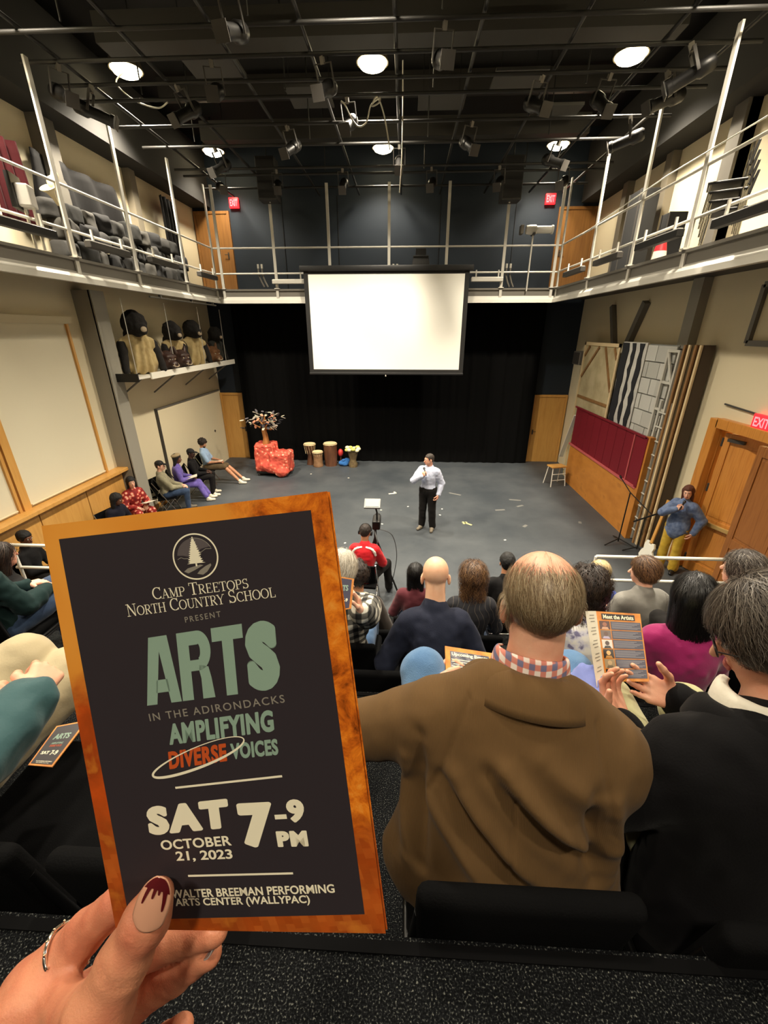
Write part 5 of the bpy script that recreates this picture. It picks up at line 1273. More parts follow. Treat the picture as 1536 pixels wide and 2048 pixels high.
def btext(t, at, name, txt, u0, v0, u1, v1, m, fat=.02, z=.0010):
    V, F = text_mesh(txt, .01); n = len(V); sh = [(0, 0), (fat, 0), (-fat, 0), (0, fat * .6), (0, -fat * .6)]
    V = np.concatenate([V + np.array(d) for d in sh]); F = [tuple(i + k * n for i in f) for k in range(len(sh)) for f in F]
    bl, br, tl = at(u0, v1), at(u1, v1), at(u0, v0)
    Q = put(V, bl, br, tl); return link_mesh(name, [(q[0], q[1], z + (i // n) * 1e-5) for i, q in enumerate(Q)], F, m, t)
def bstroke(t, at, pts, w, m, z=.0010):
    V = []; F = []
    for (u0, v0, u1, v1) in pts:
        n = len(V); V += [(*at(u0, v0 - w / 2), z), (*at(u1, v1 - w / 2), z), (*at(u1, v1 + w / 2), z), (*at(u0, v0 + w / 2), z)]; F.append((n + 3, n + 2, n + 1, n))
    return link_mesh('text_rows', V, F, m, t)
def dp(x, y, d): return _C + _ray(x, y) * d
m_border = ramp_mat('orange_border', [(.3, (226, 152, 62)), (.7, (196, 112, 36))], .5, 'noise', 30, 3)
m_slate = mat('slate_ink', (84, 84, 98), .5); m_slate2 = ramp_mat('slate_print', [(.42, (60, 62, 78)), (.6, (124, 122, 130))], .5, 'noise', 40, 2)
t, at = booklet('programme_booklet', 'open programme page headed Upcoming Events held by the man in the brown jacket', dp(890, 1292, 1.40), dp(984, 1306, 1.42), dp(990, 1440, 1.24), dp(896, 1428, 1.22), .004, m_border)
bprint(t, at, 'page_panel', [(.10, .07), (.93, .07), (.93, .96), (.10, .96)], m_slate2)
btext(t, at, 'page_title', 'Upcoming Events', .13, .085, .90, .155, m_inkwhite, .03)
bstroke(t, at, [(.12 + .04 * (k % 3 == 2), .20 + .036 * k, .92 - .08 * ((k * 7) % 3), .20 + .036 * k) for k in range(20)], .011, m_inkwhite)
# ------------------------------------------------------------------ grey-haired woman on the right with the artists page
m_blackjk = cloth('black_jacket', (10, 9, 11), .85, bump=(200, .1))
PE['grey'] = J = person('grey-haired woman in black jacket with glasses and pearl earring reading a programme', TIERS[1][2], at=(1548, 1272), face=8, S=1.02, wide=1.14, lean=8, bend=.5, head=(54, -28, 0), skin=SK_PINK, female=False,
    top=dict(name='black_jacket', m=m_blackjk, t=.030, fold=.008, collar=False, drape=.25), shz=.42, bottom=dict(m=cloth('pale_olive', (176, 172, 128), .8, var=(8, (190, 186, 146))), t=.02), shoes=shoe_b, vox=.0085, tvox=.008, hvox=.003, detail=True,
    L=dict(hand=('w', dp(1248, 1456, 1.17)), dir=(-.14, .72, .62), palm=(.3, -.5, .7), curl=.42, hint=(-1, -.4, -.6)), Rr=dict(hand=('w', dp(1356, 1404, 1.275)), dir=(-.88, .35, .34), palm=(0, -.75, .6), curl=.16, hint=(1, -.4, -.6)),
    hair=dict(style='short', col='grey', t=.021, strands=9000, slen=.085, seg=7, sw=.0012, lift=.008, curl=.25, part=.02, rough=.005),
    legs={'L': (('w', atz(1215, 1400, 3.02)), ('w', atz(1215, 1440, 2.56))), 'R': (('w', atz(1375, 1420, 3.02)), ('w', atz(1380, 1460, 2.56)))})
hp, MH, S, NB, Mu = J['hp'], J['MH'], J['S'], J['NB'], J['Mu']
collar_band('blouse_collar', cloth('cream_blouse', (226, 220, 204), .7), .074, .100, .024, -.02, -150, 150, NB + np.array([0, .012, .0]), parent=J['root'], th=.012, wav=.004, bulge=.5)
collar_band('jacket_collar', m_blackjk, .102, .150, .022, -.036, -140, 140, NB + np.array([0, .012, -.004]), parent=J['root'], th=.010, droop=.04)
gm = mat('glasses_frame', (40, 34, 34), .3)
for s in (-1, 1):
    g = MB(); g.tube([hp((.033 * s + .024 * math.cos(k * math.pi / 10), .104, .002 + .019 * math.sin(k * math.pi / 10))) for k in range(21)], .0016, 6, cap=False)
    g.tube([hp((.056 * s, .102, .006)), hp((.078 * s, .07, .008)), hp((.082 * s, -.005, .006))], .0018, 6)
    if s > 0: g.tube([hp((-.01, .106, .004)), hp((0, .109, .007)), hp((.01, .106, .004))], .0016, 6)
    g.build('glasses', gm, J['root'], smooth=60)
blob('earring', [ell(hp((-.083, -.006, -.055)), (.0042, .0042, .0042), .001)], .0012, mat('pearl', (240, 232, 214), .15, coat=.8), J['root'])
blob('earring', [ell(hp((.083, -.006, -.055)), (.0042, .0042, .0042), .001)], .0012, MATS['pearl'], J['root'])
for sd in 'LR':
    sh, e, w, d, n, c, cs = J['arms'][sd]; ax = unit(w - e)
    blob('blouse_cuff', [cap(w - ax * .055, w - ax * .012, .043 * S, .040 * S, .01)], .006, MATS['cloth_cream_blouse'], J['root'])
t, at = booklet('programme_booklet', 'open programme page headed Meet the Artists held by the grey-haired woman', dp(1191, 1222, 1.36), dp(1280, 1228, 1.36), dp(1299, 1363, 1.26), dp(1210, 1363, 1.26), .003, m_border)
bprint(t, at, 'title_strip', [(.12, .03), (.86, .03), (.86, .12), (.12, .12)], mat('strip_ink', (40, 32, 34), .5))
btext(t, at, 'page_title', 'Meet the Artists', .15, .045, .83, .110, m_inkwhite, .025, .0013)
for k in range(6):
    v0, v1 = .145 + k * .138, .145 + k * .138 + .124
    bprint(t, at, 'text_block', [(.30, v0), (.97, v0), (.97, v1), (.30, v1)], m_slate)
    bstroke(t, at, [(.32, v0 + .022 + .016 * q, .95 - .06 * ((q * 5 + k) % 4), v0 + .022 + .016 * q) for q in range(6)], .006, mat('dim_text', (150, 148, 156), .5))
    bprint(t, at, 'portrait_photo', [(.05, v0), (.28, v0), (.28, v1), (.05, v1)], mat('photo_ground_%d' % k, [(74, 34, 26), (108, 92, 84), (214, 206, 196), (36, 24, 20), (168, 150, 118), (40, 28, 24)][k], .4))
    bprint(t, at, 'portrait_head', [(.165 + .05 * math.cos(a * .63), v0 + .05 + .033 * math.sin(a * .63)) for a in range(10)], mat('photo_skin_%d' % k, [(150, 90, 64), (96, 66, 56), (70, 46, 40), (224, 178, 112), (206, 180, 140), (120, 80, 60)][k], .4), .0009)
    bprint(t, at, 'portrait_body', [(.08, v1), (.25, v1), (.22, v0 + .088), (.11, v0 + .088)], mat('photo_cloth_%d' % k, [(196, 150, 120), (170, 160, 190), (38, 34, 34), (190, 140, 70), (120, 110, 90), (170, 120, 90)][k], .4), .0008)
bpy.context.view_layer.update()
_ti = t.matrix_world.inverted(); _q = [_ti @ Vector(p) for p in (dp(1170, 1222, 1.33), dp(1192, 1222, 1.359), dp(1211, 1363, 1.259), dp(1194, 1375, 1.235))]
def _qa(u, v): return (_q[0] * (1 - u) + _q[1] * u) * (1 - v) + (_q[3] * (1 - u) + _q[2] * u) * v
link_mesh('left_page', [q for q in _q] + [q + Vector((0, 0, -.001)) for q in _q], [(3, 2, 1, 0), (4, 5, 6, 7), (0, 1, 5, 4), (1, 2, 6, 5), (2, 3, 7, 6), (3, 0, 4, 7)], m_paper, t)
_V = []; _F = []
for k in range(18):
    if k % 4 == 3: continue
    v = .06 + .045 * k; n = len(_V); _V += [_qa(.35 - .1 * (k % 2), v - .004) + Vector((0, 0, .0008)), _qa(.75, v - .004) + Vector((0, 0, .0008)), _qa(.75, v + .006) + Vector((0, 0, .0008)), _qa(.35 - .1 * (k % 2), v + .006) + Vector((0, 0, .0008))]; _F.append((n + 3, n + 2, n + 1, n))
link_mesh('text_rows', _V, _F, m_inkgrey, t)
# ------------------------------------------------------------------ man in teal jacket and beige trousers, at the left edge
teal = cloth('teal_shell', (56, 88, 92), .55)
PE['beige'] = J = person('man in teal jacket and beige trousers with clasped hands at the left edge', TIERS[1][2], loc=(-1.52, .50), face=-4, S=1.08, wide=1.15, lean=6, head=(0, -10, 0), skin=SK_PINK, vox=.009, hvox=.003, detail=False,
    top=dict(name='teal_jacket', m=teal, t=.04, fold=.014), bottom=dict(m=khaki, t=.03), shoes=shoe_b, hair=dict(style='short', col='grey', t=.01),
    L=dict(hand=('w', atz(2, 1392, 3.20)), dir=(.8, .5, .1), palm=(.3, -.4, -.8), curl=.7), Rr=dict(hand=('w', atz(62, 1398, 3.19)), dir=(-.25, .9, .15), palm=(-.7, .1, -.6), curl=.75, hint=(1, -.5, -.5)),
    legs={'R': (('w', atz(148, 1345, 2.99)), ('w', atz(150, 1420, 2.57) + Vector((.02, .1, 0)))), 'L': (('w', atz(45, 1325, 3.05)), ('w', atz(50, 1400, 2.57)))})
t, at = booklet('programme_booklet', 'programme lying dark title side up on the black chair beside the beige trousers', atz(113, 1452, 2.965), atz(176, 1440, 2.965), atz(104, 1534, 2.965), atz(56, 1530, 2.965), .003, m_border)
bprint(t, at, 'title_panel', [(.06, .04), (.93, .04), (.93, .96), (.06, .96)], m_panel)
btext(t, at, 'big_title', 'ARTS', .22, .25, .78, .40, m_inkgreen, .05); btext(t, at, 'amplifying_line', 'AMPLIFYING', .3, .47, .72, .52, m_inkgreen, .03); btext(t, at, 'voices_word', 'DIVERSE VOICES', .3, .53, .74, .58, m_inkred, .02)
btext(t, at, 'day_word', 'SAT', .17, .67, .48, .75, m_inkwhite, .05); btext(t, at, 'hour_word', '7-9', .53, .66, .80, .77, m_inkwhite, .04); btext(t, at, 'venue_line', 'WALTER BREEMAN PERFORMING', .2, .89, .84, .915, m_inkwhite, .01); btext(t, at, 'venue_line', 'ARTS CENTER (WALLYPAC)', .24, .925, .76, .95, m_inkwhite, .01)
# programme in the hand of the person in plaid
J = PE['a_plaid']
t, at = booklet('programme_booklet', 'programme held upright by the person in plaid shirt, partly behind the foreground programme', dp(664, 1150, 1.98), dp(708, 1158, 2.02), dp(703, 1217, 1.96), dp(655, 1226, 1.92), .004, m_border)
bprint(t, at, 'title_panel', [(.06, .04), (.90, .04), (.90, .96), (.06, .96)], mat('violet_ink', (58, 54, 78), .5)); btext(t, at, 'big_title', 'ARTS', .22, .25, .78, .42, m_inkgreen, .05); btext(t, at, 'hour_word', 'SAT 7-9', .2, .66, .80, .76, m_inkwhite, .04)

# ------------------------------------------------------------------ black upholstered chairs on the tiers
m_uph = mat('upholstery_black', (8, 8, 9), .9, bump=(240, .2), spec=.1); m_chrome = mat('chrome', (200, 198, 194), .15, 1.0); m_fr = mat('frame_black', (11, 11, 12), .35)
def theatre_chair():
    t = thing('theatre_chair', '', 'chair')
    MB().rbox((0, .02, .425), (.47, .46, .075), .03).build('seat', m_uph, t, smooth=60)
    MB().rbox((0, -.25, .625), (.45, .05, .36), .024, (R(8), 0, 0)).build('backrest', m_uph, t, smooth=60)
    for s in (-1, 1):
        MB().tube([(s * .235, -.245, .02), (s * .235, -.225, .40), (s * .215, -.262, .70)], .012, 8).build('back_frame', m_fr, t, smooth=50)
        MB().tube([(s * .235, .22, .0), (s * .235, .20, .38), (s * .235, -.22, .385)], .012, 8).build('leg', m_fr, t, smooth=50)
    MB().tube([(-.235, -.256, .415), (.235, -.256, .415)], .010, 8).build('back_rail', m_chrome, t, smooth=50)
    return t
CH0 = theatre_chair(); first = [True]
def chair(x, y, z, rz, label, group=None):
    c = CH0 if first[0] else copy_tree(CH0); first[0] = False
    c.location = (x, y, z); c.rotation_euler = (0, 0, R(rz)); c['label'] = label; c['group'] = group or 'black chairs on the seating tiers'
    return c
who = dict(jacket='the man in the brown jacket', grey='the grey-haired woman in black', beige='the man in beige trousers', a_bald='the bald man', a_plaid='the person in plaid shirt', a_darkcurl='the person with dark curly hair', a_magenta='the woman in magenta', a_greyback='the grey curly-haired person', a_green='the person in bottle green',
           a_hoodie='the white hoodie', a_curly='the woman with wavy brown hair', a_glasses='the person in grey jacket', a_blacktee='the person in black t-shirt', a_maroon='the woman in maroon', a_behind='the half hidden dark-haired person', a_blond='the blond woman')
for k, w in who.items():
    J = PE[k]; f = J['root'].rotation_euler[2] * 0; q = J['q']
    chair(J['loc'][0], J['loc'][1] + .075, J['floor'], 0, 'black upholstered chair occupied by ' + w)
for x, y, row, lab in ((-.62, .74, 1, 'empty black chair with shiny rail between the foreground programme and the brown jacket'), (-1.08, .72, 1, 'empty black chair beside the beige trousers with a programme on its seat'),
                       (1.45, .74, 1, 'empty black chair at the far right of the second row'), (-.02, 2.02, 2, 'empty black chair between the plaid shirt and the bald man'), (-.30 + .33, 2.95, 3, 'empty black chair right of the white hoodie'), (-.95, 2.02, 2, 'empty black chair left of the plaid shirt'), (.7, 2.05, 2, 'empty black chair right of the bald man')):
    pass
chair(-1.04, .76, TIERS[1][2], 0, 'empty black chair beside the beige trousers with a programme on its seat')
chair(-.52, .76, TIERS[1][2], 0, 'empty black chair hidden behind the foreground programme, beside the brown jacket')
chair(-.16, 2.06, TIERS[2][2], 0, 'empty black chair between the plaid shirt and the bald man')
chair(-.02, 3.0, TIERS[3][2], 0, 'empty black chair right of the white hoodie')
# ------------------------------------------------------------------ projection screen hung in front of the rear gallery
t = thing('projection_screen', 'large white projection screen with black border hanging before the rear gallery', 'screen', (-0.55, 12.42, 3.06))
MB().box((0, 0, 1.25), (4.34, .012, 2.56)).build('border', m_black, t)
MB().box((0, -.008, 1.245), (4.10, .006, 2.36)).build('screen_fabric', mat('screen_white', (244, 242, 232), .85), t)
MB().rbox((0, 0, 2.56), (4.52, .14, .13), .02).build('case', mat('case_black', (24, 24, 25), .5), t, smooth=40)
MB().rbox((0, -.01, -.05), (4.36, .05, .06), .012).build('bottom_bar', MATS['case_black'], t, smooth=40)
MB().tube([(0, -.03, -.08), (0, -.03, -.12)], .015).build('pull_tab', m_white, t)
for s in (-1, 1): MB().box((s * 2.0, .14, 2.50), (.05, .30, .05)).build('bracket', m_steeldark, t)

# ------------------------------------------------------------------ exit signs
def exit_sign(loc, rz, w, h, label, lit, txtm):
    t = thing('exit_sign', label, 'sign', loc, rz)
    MB().rbox((0, 0, 0), (w, .06, h), .008).build('housing', mat('exit_housing', (150, 20, 28), .4, emit=((255, 30, 36), lit)), t, smooth=40)
    V, F = text_mesh('EXIT', .02); lo, hi = V.min(0), V.max(0); q = (V - (lo + hi) / 2) / (hi - lo) * np.array([w * .8, h * .62])
    link_mesh('lettering', [(a, -.032, b) for a, b in q], F, txtm, t)
m_exit = mat('exit_letters', (255, 90, 96), .4, emit=((255, 90, 96), 3.2))
exit_sign(aty(468, 406, YB - .06), 0, .27, .25, 'red lit exit sign on the rear wall, left end of the gallery', 2.2, m_exit)
exit_sign(aty(1101, 398, YB - .06), 0, .27, .25, 'red lit exit sign on the rear wall, right end of the gallery', 2.2, m_exit)
exit_sign(atx(1527, 846, XR - .05), R(-90), .36, .22, 'red exit sign above the oak double door on the right', 1.3, mat('exit_letters_white', (255, 150, 160), .4, emit=((255, 120, 130), 1.2)))

# ------------------------------------------------------------------ ceiling: pipe grid, ducts, panels, spotlights
g = thing('lighting_grid', 'black steel pipe grid crossing the hall under the ceiling', 'pipe grid', (-.45, 8, 7.5))
for y in (4.6, 6.2, 6.83, 7.45, 8.05, 8.52, 9.44, 10.34, 11.6, 12.02, 13.0): MB().tube([(-4.9, y - 8, 0), (4.9, y - 8, 0)], .026, 8).build('cross_pipe', m_pipe, g, smooth=50)
for x in (-4.4, -3.2, -2.0, -.9, .25, 1.3, 2.5, 3.7, 4.6): MB().tube([(x, -4, .06), (x, 5.9, .06)], .026, 8).build('long_pipe', m_pipe, g, smooth=50)
for x in (-3.8, -1.5, .8, 3.1):
    for y in (-1.2, .5, 2.3, 4.0): MB().tube([(x, y, .06), (x, y, 1.5)], .012, 6).build('hanger', m_pipe, g)
struct(MB().box((-.45, 7.2, 8.75), (9.6, .22, .34)).build('trim_18', m_steeldark)); struct(MB().box((-.45, 11.3, 8.75), (9.6, .22, .34)).build('trim_19', m_steeldark))
d = MB()
for y in (8.3, 11.7): d.box((-.4, y, 8.15), (8.4, .42, .34))
struct(d.build('trim_20', mat('duct_dark', (58, 56, 51), .6, .2)), 'dark air ducts crossing under the ceiling')
for i, (x, y, w, dd) in enumerate([(-1.9, 7.4, 1.0, .6), (1.55, 7.4, 1.25, .95), (-3.3, 9.2, .9, .7), (1.9, 9.9, .9, .7), (-1.9, 10.3, .8, .8), (.6, 10.6, .9, .6), (3.0, 11.1, .8, .6)]):
    t = thing('acoustic_panel', ['flat grey ceiling panel left of the middle front lamp', 'flat grey ceiling panel right of the middle front lamp', 'flat grey ceiling panel right of the left front lamp', 'flat grey ceiling panel below the right front lamp', 'flat grey ceiling panel left of the looped white cable', 'flat grey ceiling panel above the middle rear lamp', 'flat grey ceiling panel above the right rear lamp'][i], 'panel', (x, y, 8.2))
    MB().box((0, 0, 0), (w, dd, .05)).build('board', mat('panel_grey', (74, 73, 70), .8), t, bevel=.006)
    MB().tube([(-w * .4, -dd * .4, .02), (-w * .4, -dd * .4, .79)], .006, 5).build('wire', m_pipe, t); MB().tube([(w * .4, dd * .4, .02), (w * .4, dd * .4, .79)], .006, 5).build('wire', m_pipe, t)
m_lampblk = mat('spot_body', (30, 29, 28), .42, .3); m_spotlens = mat('spot_lens', (190, 186, 170), .12, .4, coat=1)
def spotlight():
    """ellipsoidal stage light: barrel along +y, hung by a yoke from a clamp at the origin"""
    t = thing('spotlight', '', 'spotlight')
    qy = Matrix.Rotation(R(-90), 3, 'X'); c = Vector((0, 0, -.30))
    MB().lathe([(0, -.24), (.07, -.235), (.095, -.20), (.10, -.06), (.075, -.02), (.075, .24), (.088, .25), (.088, .30), (.078, .30)], c, 16, qy).build('barrel', m_lampblk, t, smooth=35)
    MB().lathe([(0, .285), (.05, .292), (.077, .28)], c, 16, qy).build('lens', m_spotlens, t, smooth=60)
    MB().box(c + Vector((0, .33, 0)), (.17, .012, .17)).build('colour_frame', m_steeldark, t)
    y = MB()
    for s in (-1, 1): y.box((s * .115, -.03, -.19), (.012, .035, .27))
    y.box((0, -.03, -.055), (.24, .035, .012)); y.build('yoke', m_steeldark, t)
    MB().box((0, -.03, -.02), (.05, .06, .09)).build('clamp', m_steel, t)
    return t
SP0 = spotlight()
spots = [(-4.82, 7.3, 7.46, -125, 40, 'large black spotlight at the far left of the lighting grid, upper of two'), (-4.75, 7.95, 7.46, -70, 30, 'black spotlight at the far left of the lighting grid, lower of two'), (-3.5, 8.1, 7.46, -30, 55, 'spotlight with bright lens right of the left front lamp'), (-2.7, 7.5, 7.46, 10, 40, 'black spotlight between the left and middle front lamps'),
         (-1.2, 7.5, 7.46, -15, 45, 'black spotlight left of the middle front lamp'), (1.9, 7.9, 7.46, 20, 45, 'black spotlight right of the middle front lamp'), (2.85, 8.1, 7.46, 10, 60, 'spotlight with bright lens below the right front lamp'), (3.55, 7.2, 7.46, 70, 40, 'tall spotlight at the far right of the lighting grid'), (3.6, 7.85, 7.46, 100, 35, 'spotlight at the right just under the tall one'),
         (3.75, 9.2, 7.46, 60, 20, 'long silver-fronted spotlight above the right gallery rail'), (-3.9, 10.3, 7.46, -25, 50, 'spotlight just left of the left rear lamp'), (-1.0, 8.5, 7.46, -10, 50, 'spotlight beside the looped white cable'), (-4.3, 11.6, 7.46, 30, 35, 'small spotlight above the left exit sign'), (-3.0, 11.6, 7.46, 12, 45, 'small spotlight right of the left rear lamp'), (-1.5, 11.6, 7.46, 0, 50, 'small spotlight left of the middle rear lamp'),
         (.5, 11.6, 7.46, -10, 45, 'small spotlight right of the middle rear lamp'), (2.0, 11.6, 7.46, -20, 45, 'small spotlight left of the right rear lamp'), (3.4, 11.6, 7.46, -30, 40, 'small spotlight right of the right rear lamp'), (2.9, 10.3, 7.46, 35, 40, 'spotlight below and right of the right rear lamp'), (-.2, 10.34, 7.46, 0, 55, 'spotlight in the middle of the grid'), (1.1, 9.44, 7.46, 20, 50, 'spotlight hanging right of the long hanging cable'),
         (-2.2, 9.44, 7.46, -20, 50, 'spotlight left of the looped white cable, further from the lamp'), (.4, 6.83, 7.46, 10, 40, 'black spotlight at the upper edge right of centre'), (-2.0, 6.2, 7.46, -10, 40, 'black spotlight at the upper edge left of centre')]
GY = (4.6, 6.2, 6.83, 7.45, 8.05, 8.52, 9.44, 10.34, 11.6, 12.02, 13.0)
for i, (x, y, z, rz, tilt, lab) in enumerate(spots):
    y = min(GY, key=lambda v: abs(v - y)); z = 7.462
    s = SP0 if i == 0 else copy_tree(SP0); s.location = (x, y, z); s.rotation_euler = (R(-tilt) * .6, 0, R(rz + 180 if abs(rz) < 60 else rz)); s['label'] = lab; s['group'] = 'spotlights on the ceiling grid'
m_cable = mat('cable_pale', (196, 192, 176), .5); m_cabled = mat('cable_black', (20, 20, 20), .6)
def cable(label, pts, r, m):
    P = [Vector(p) for p in pts]; out = []
    for i in range(len(P) - 1):
        a, b, c, d = P[max(i - 1, 0)], P[i], P[i + 1], P[min(i + 2, len(P) - 1)]
        for k in range(6):
            u = k / 6; out.append(.5 * (2 * b + (c - a) * u + (2 * a - 5 * b + 4 * c - d) * u * u + (3 * b - a - 3 * c + d) * u ** 3))
    out.append(P[-1]); tag(MB().tube(out, r, 6).build('cable', m, smooth=60), label, 'cable')
cable('pale cable sagging from the left front lamp to a spotlight', [(-4.95, 9.5, 8.3), aty(232, 165, 9.3), aty(262, 196, 9.0), aty(290, 210, 8.7), aty(318, 216, 8.4), aty(335, 205, 8.1)], .011, m_cable)
cable('pale cable looped and knotted below the middle front lamp', [aty(682, 202, 8.5), aty(690, 210, 8.5), aty(704, 238, 8.5), aty(718, 253, 8.5), aty(733, 244, 8.5), aty(740, 215, 8.5), aty(748, 204, 8.5), aty(760, 196, 8.45), aty(757, 206, 8.4), aty(744, 212, 8.45), aty(754, 194, 8.5), aty(768, 230, 8.5), aty(780, 300, 8.5)], .011, m_cable)
cable('long pale cable hanging down right of the middle lamps', [aty(806, 120, 9.2), aty(806, 190, 9.3), aty(805, 260, 9.3), aty(803, 330, 9.3), aty(799, 385, 9.3)], .010, m_cable)
# hanging loudspeaker boxes at the rear corners
for px, lab in ((540, 'black loudspeaker box hanging above the left part of the rear gallery'), (1019, 'black loudspeaker box hanging above the right part of the rear gallery')):
    p = aty(px, 403, 12.45); t = thing('hanging_loudspeaker', lab, 'loudspeaker', (p.x, p.y, p.z))
    MB().rbox((0, 0, .42), (.46, .4, .86), .012).build('cabinet', mat('speaker_cabinet', (46, 45, 43), .6), t); MB().box((0, -.205, .42), (.40, .012, .78)).build('grille', mat('speaker_grille', (34, 33, 32), .8), t)
    MB().tube([(0, 0, .8), (0, 0, 1.6)], .012).build('hanger', m_pipe, t); MB().tube([(0, 0, .0), (0, 0, -.03)], .02).build('knob', m_steellight, t)

# ------------------------------------------------------------------ things on and along the galleries
def batten(p, q, label, m=m_lampblk):
    p, q = Vector(p), Vector(q); d = (q - p); t = thing('strip_light', label, 'strip light', (p + q) / 2); L = d.length
    rz = math.atan2(d.y, d.x); t.rotation_euler = (0, 0, rz)
    MB().rbox((0, 0, 0), (L, .11, .10), .012).build('housing', m, t); MB().box((0, 0, .055), (L * .96, .07, .012)).build('reflector', m_steellight, t)
    for s in (-1, 1): MB().box((s * L * .35, 0, .12), (.03, .03, .20)).build('clamp', m_steellight, t)
lx = GXL + .12; rx = GXR - .12
batten(atx(-60, 428, lx), atx(108, 468, lx), 'long black strip light on the near end of the left gallery rail')
batten(atx(176, 492, lx), atx(256, 506, lx), 'pale topped strip light on the left gallery rail, second from the near end', m_steeldark)
batten(atx(300, 520, lx), atx(354, 532, lx), 'pale topped strip light on the left gallery rail, third from the near end', m_steeldark)
batten(atx(398, 548, lx), atx(432, 556, lx), 'small strip light on the left gallery rail near the corner', m_steeldark)
batten(atx(1430, 447, rx), atx(1580, 400, rx), 'long black strip light on the near end of the right gallery rail')
batten(atx(1276, 492, rx), atx(1360, 470, rx), 'dark strip light in the middle of the right gallery rail')
batten(atx(1190, 527, rx), atx(1240, 510, rx), 'dark strip light on the right gallery rail, third from the near end', m_steeldark)
batten(atx(1130, 548, rx), atx(1166, 540, rx), 'small strip light on the right gallery rail near the corner', m_steeldark)
batten(aty(545, 563, 12.6), aty(612, 564, 12.6), 'pale strip light on the rear gallery rail left of the screen', m_steellight); batten(aty(942, 562, 12.6), aty(1006, 556, 12.6), 'pale strip light on the rear gallery rail right of the screen', m_steellight)
# silver follow spot on a mast, right rear
t = thing('follow_spot', 'silver spotlight on a short mast at the right end of the rear gallery', 'spotlight', aty(1053, 578, 12.62)); h = 1.32
qx = Matrix.Rotation(R(90), 3, 'Y')
MB().tube([(0, 0, -.05), (0, 0, h - .12)], .02).build('mast', m_steellight, t); MB().lathe([(0, -.30), (.09, -.29), (.11, -.2), (.11, -.06), (.085, -.03), (.085, .33), (.1, .34), (.1, .38), (0, .37)], (.1, 0, h), 16, qx).build('barrel', m_steellight, t, smooth=35)
MB().box((0, 0, h - .1), (.06, .25, .04)).build('yoke', m_steeldark, t); MB().box((-.3, 0, h), (.08, .2, .2)).build('lamp_house', m_steel, t, bevel=.02)
# pipe stubs and cable bundles at the gallery corners
for px, lab in ((524, 'pair of bent pipe stubs at the left of the rear gallery'), (790, 'pair of short pipe stubs behind the top of the screen'), (1013, 'pair of bent pipe stubs at the right of the rear gallery')):
    p = aty(px, 574, 12.75); t = thing('pipe_stub', lab, 'pipe', p)
    for dx in (-.05, .05): MB().tube([(dx + .12, 0, 0), (dx + .06, 0, .12), (dx, 0, .28), (dx, 0, .52)], .022).build('stub', m_steel, t, smooth=50); MB().tube([(dx, 0, .44), (dx, 0, .54)], .028).build('coupling', m_steellight, t)
# small black monitor speaker behind screen top
p = aty(841, 533, 13.1); t = thing('monitor_speaker', 'small black wedge speaker on the rear gallery right of the screen centre', 'loudspeaker', p); MB().box((0, 0, .1), (.5, .3, .3), taper=.8).build('cabinet', m_lampblk, t, bevel=.01); MB().box((0, .05, .32), (.28, .2, .2)).build('lamp_head', m_lampblk, t, bevel=.01)
# left gallery: heap of grey foam rocks, dark drapes, red cloth, lamp with pale shades
rk = random.Random(11); m_rock = [mat('foam_rock_%d' % i, c, .9, bump=(9, .5)) for i, c in enumerate(((50, 49, 47), (38, 38, 36), (62, 60, 55), (28, 28, 29)))]
RKS = []
for i in range(5):
    RKS.append(sdf_mesh([bx((0, 0, .17), (.25, .15, .18), .03, None, .06), ell((rk.uniform(-.12, .12), .02, .22), (.14, .15, .15), .05), bx((0, 0, .0), (.5, .5, .05), .02, sub=True)], .035))
n = 0
for k in range(30):
    row = k // 10; y = 7.75 + (k % 10) * .40 + .2 * (row % 2); z = 5.14 + row * .30; x = -5.62 - .05 * row + rk.uniform(-.05, .05)
    V, F = RKS[k % 5]; s = rk.uniform(.85, 1.1); V = V * np.array([s * .8, s, s]); V = V + .03 * vnoise(V, 7, k)[:, None]
    o = quads('prop_rock', V, F, m_rock[k % 4]); o.location = (x, y, z); o.rotation_euler = (0, 0, rk.uniform(1.2, 1.9))
    tag(o, 'grey foam rock, %s layer of the gallery heap, %s from the near end' % (('bottom', 'middle', 'top')[row], ('first', 'second', 'third', 'fourth', 'fifth', 'sixth', 'seventh', 'eighth', 'ninth', 'tenth')[k % 10]), 'prop rock', 'grey foam rocks heaped on the left gallery')
m_redc = cloth('red_drape', (58, 14, 18)); m_dark = cloth('dark_drape', (17, 16, 16))
def drape(label, p, w, h, m, ry=0):
    V = []; F = []; nx, nz = 26, 8
    for j in range(nz):
        for i in range(nx):
            u = i / (nx - 1); V.append((.05 * math.sin(u * 22 + j * .2) + .02 * math.sin(u * 9), (u - .5) * w * (1 - .15 * j / nz), h * j / (nz - 1)))
    for j in range(nz - 1):
        for i in range(nx - 1): a = j * nx + i; F.append((a, a + 1, a + nx + 1, a + nx))
    o = link_mesh('drape', V, F, m, smooth=True); s = o.modifiers.new('t', 'SOLIDIFY'); s.thickness = .02; o.location = p; tag(o, label, 'drape')
drape('dark red drape hanging behind the left gallery rail', (-5.9, 7.35, 5.6), .7, 1.1, m_redc); drape('dark grey drape at the far end of the left gallery', (-5.85, 12.0, 5.16), .8, 1.9, m_dark); drape('black drape behind the heap of grey rocks', (-6.05, 9.2, 5.9), 2.6, .9, m_dark)
t = thing('prop_lantern', 'pale flower-shaped horn prop on a stand on the left gallery', 'prop', atx(142, 505, lx - .3))
MB().tube([(0, 0, 0), (0, 0, .62)], .02).build('stand', m_steeldark, t)
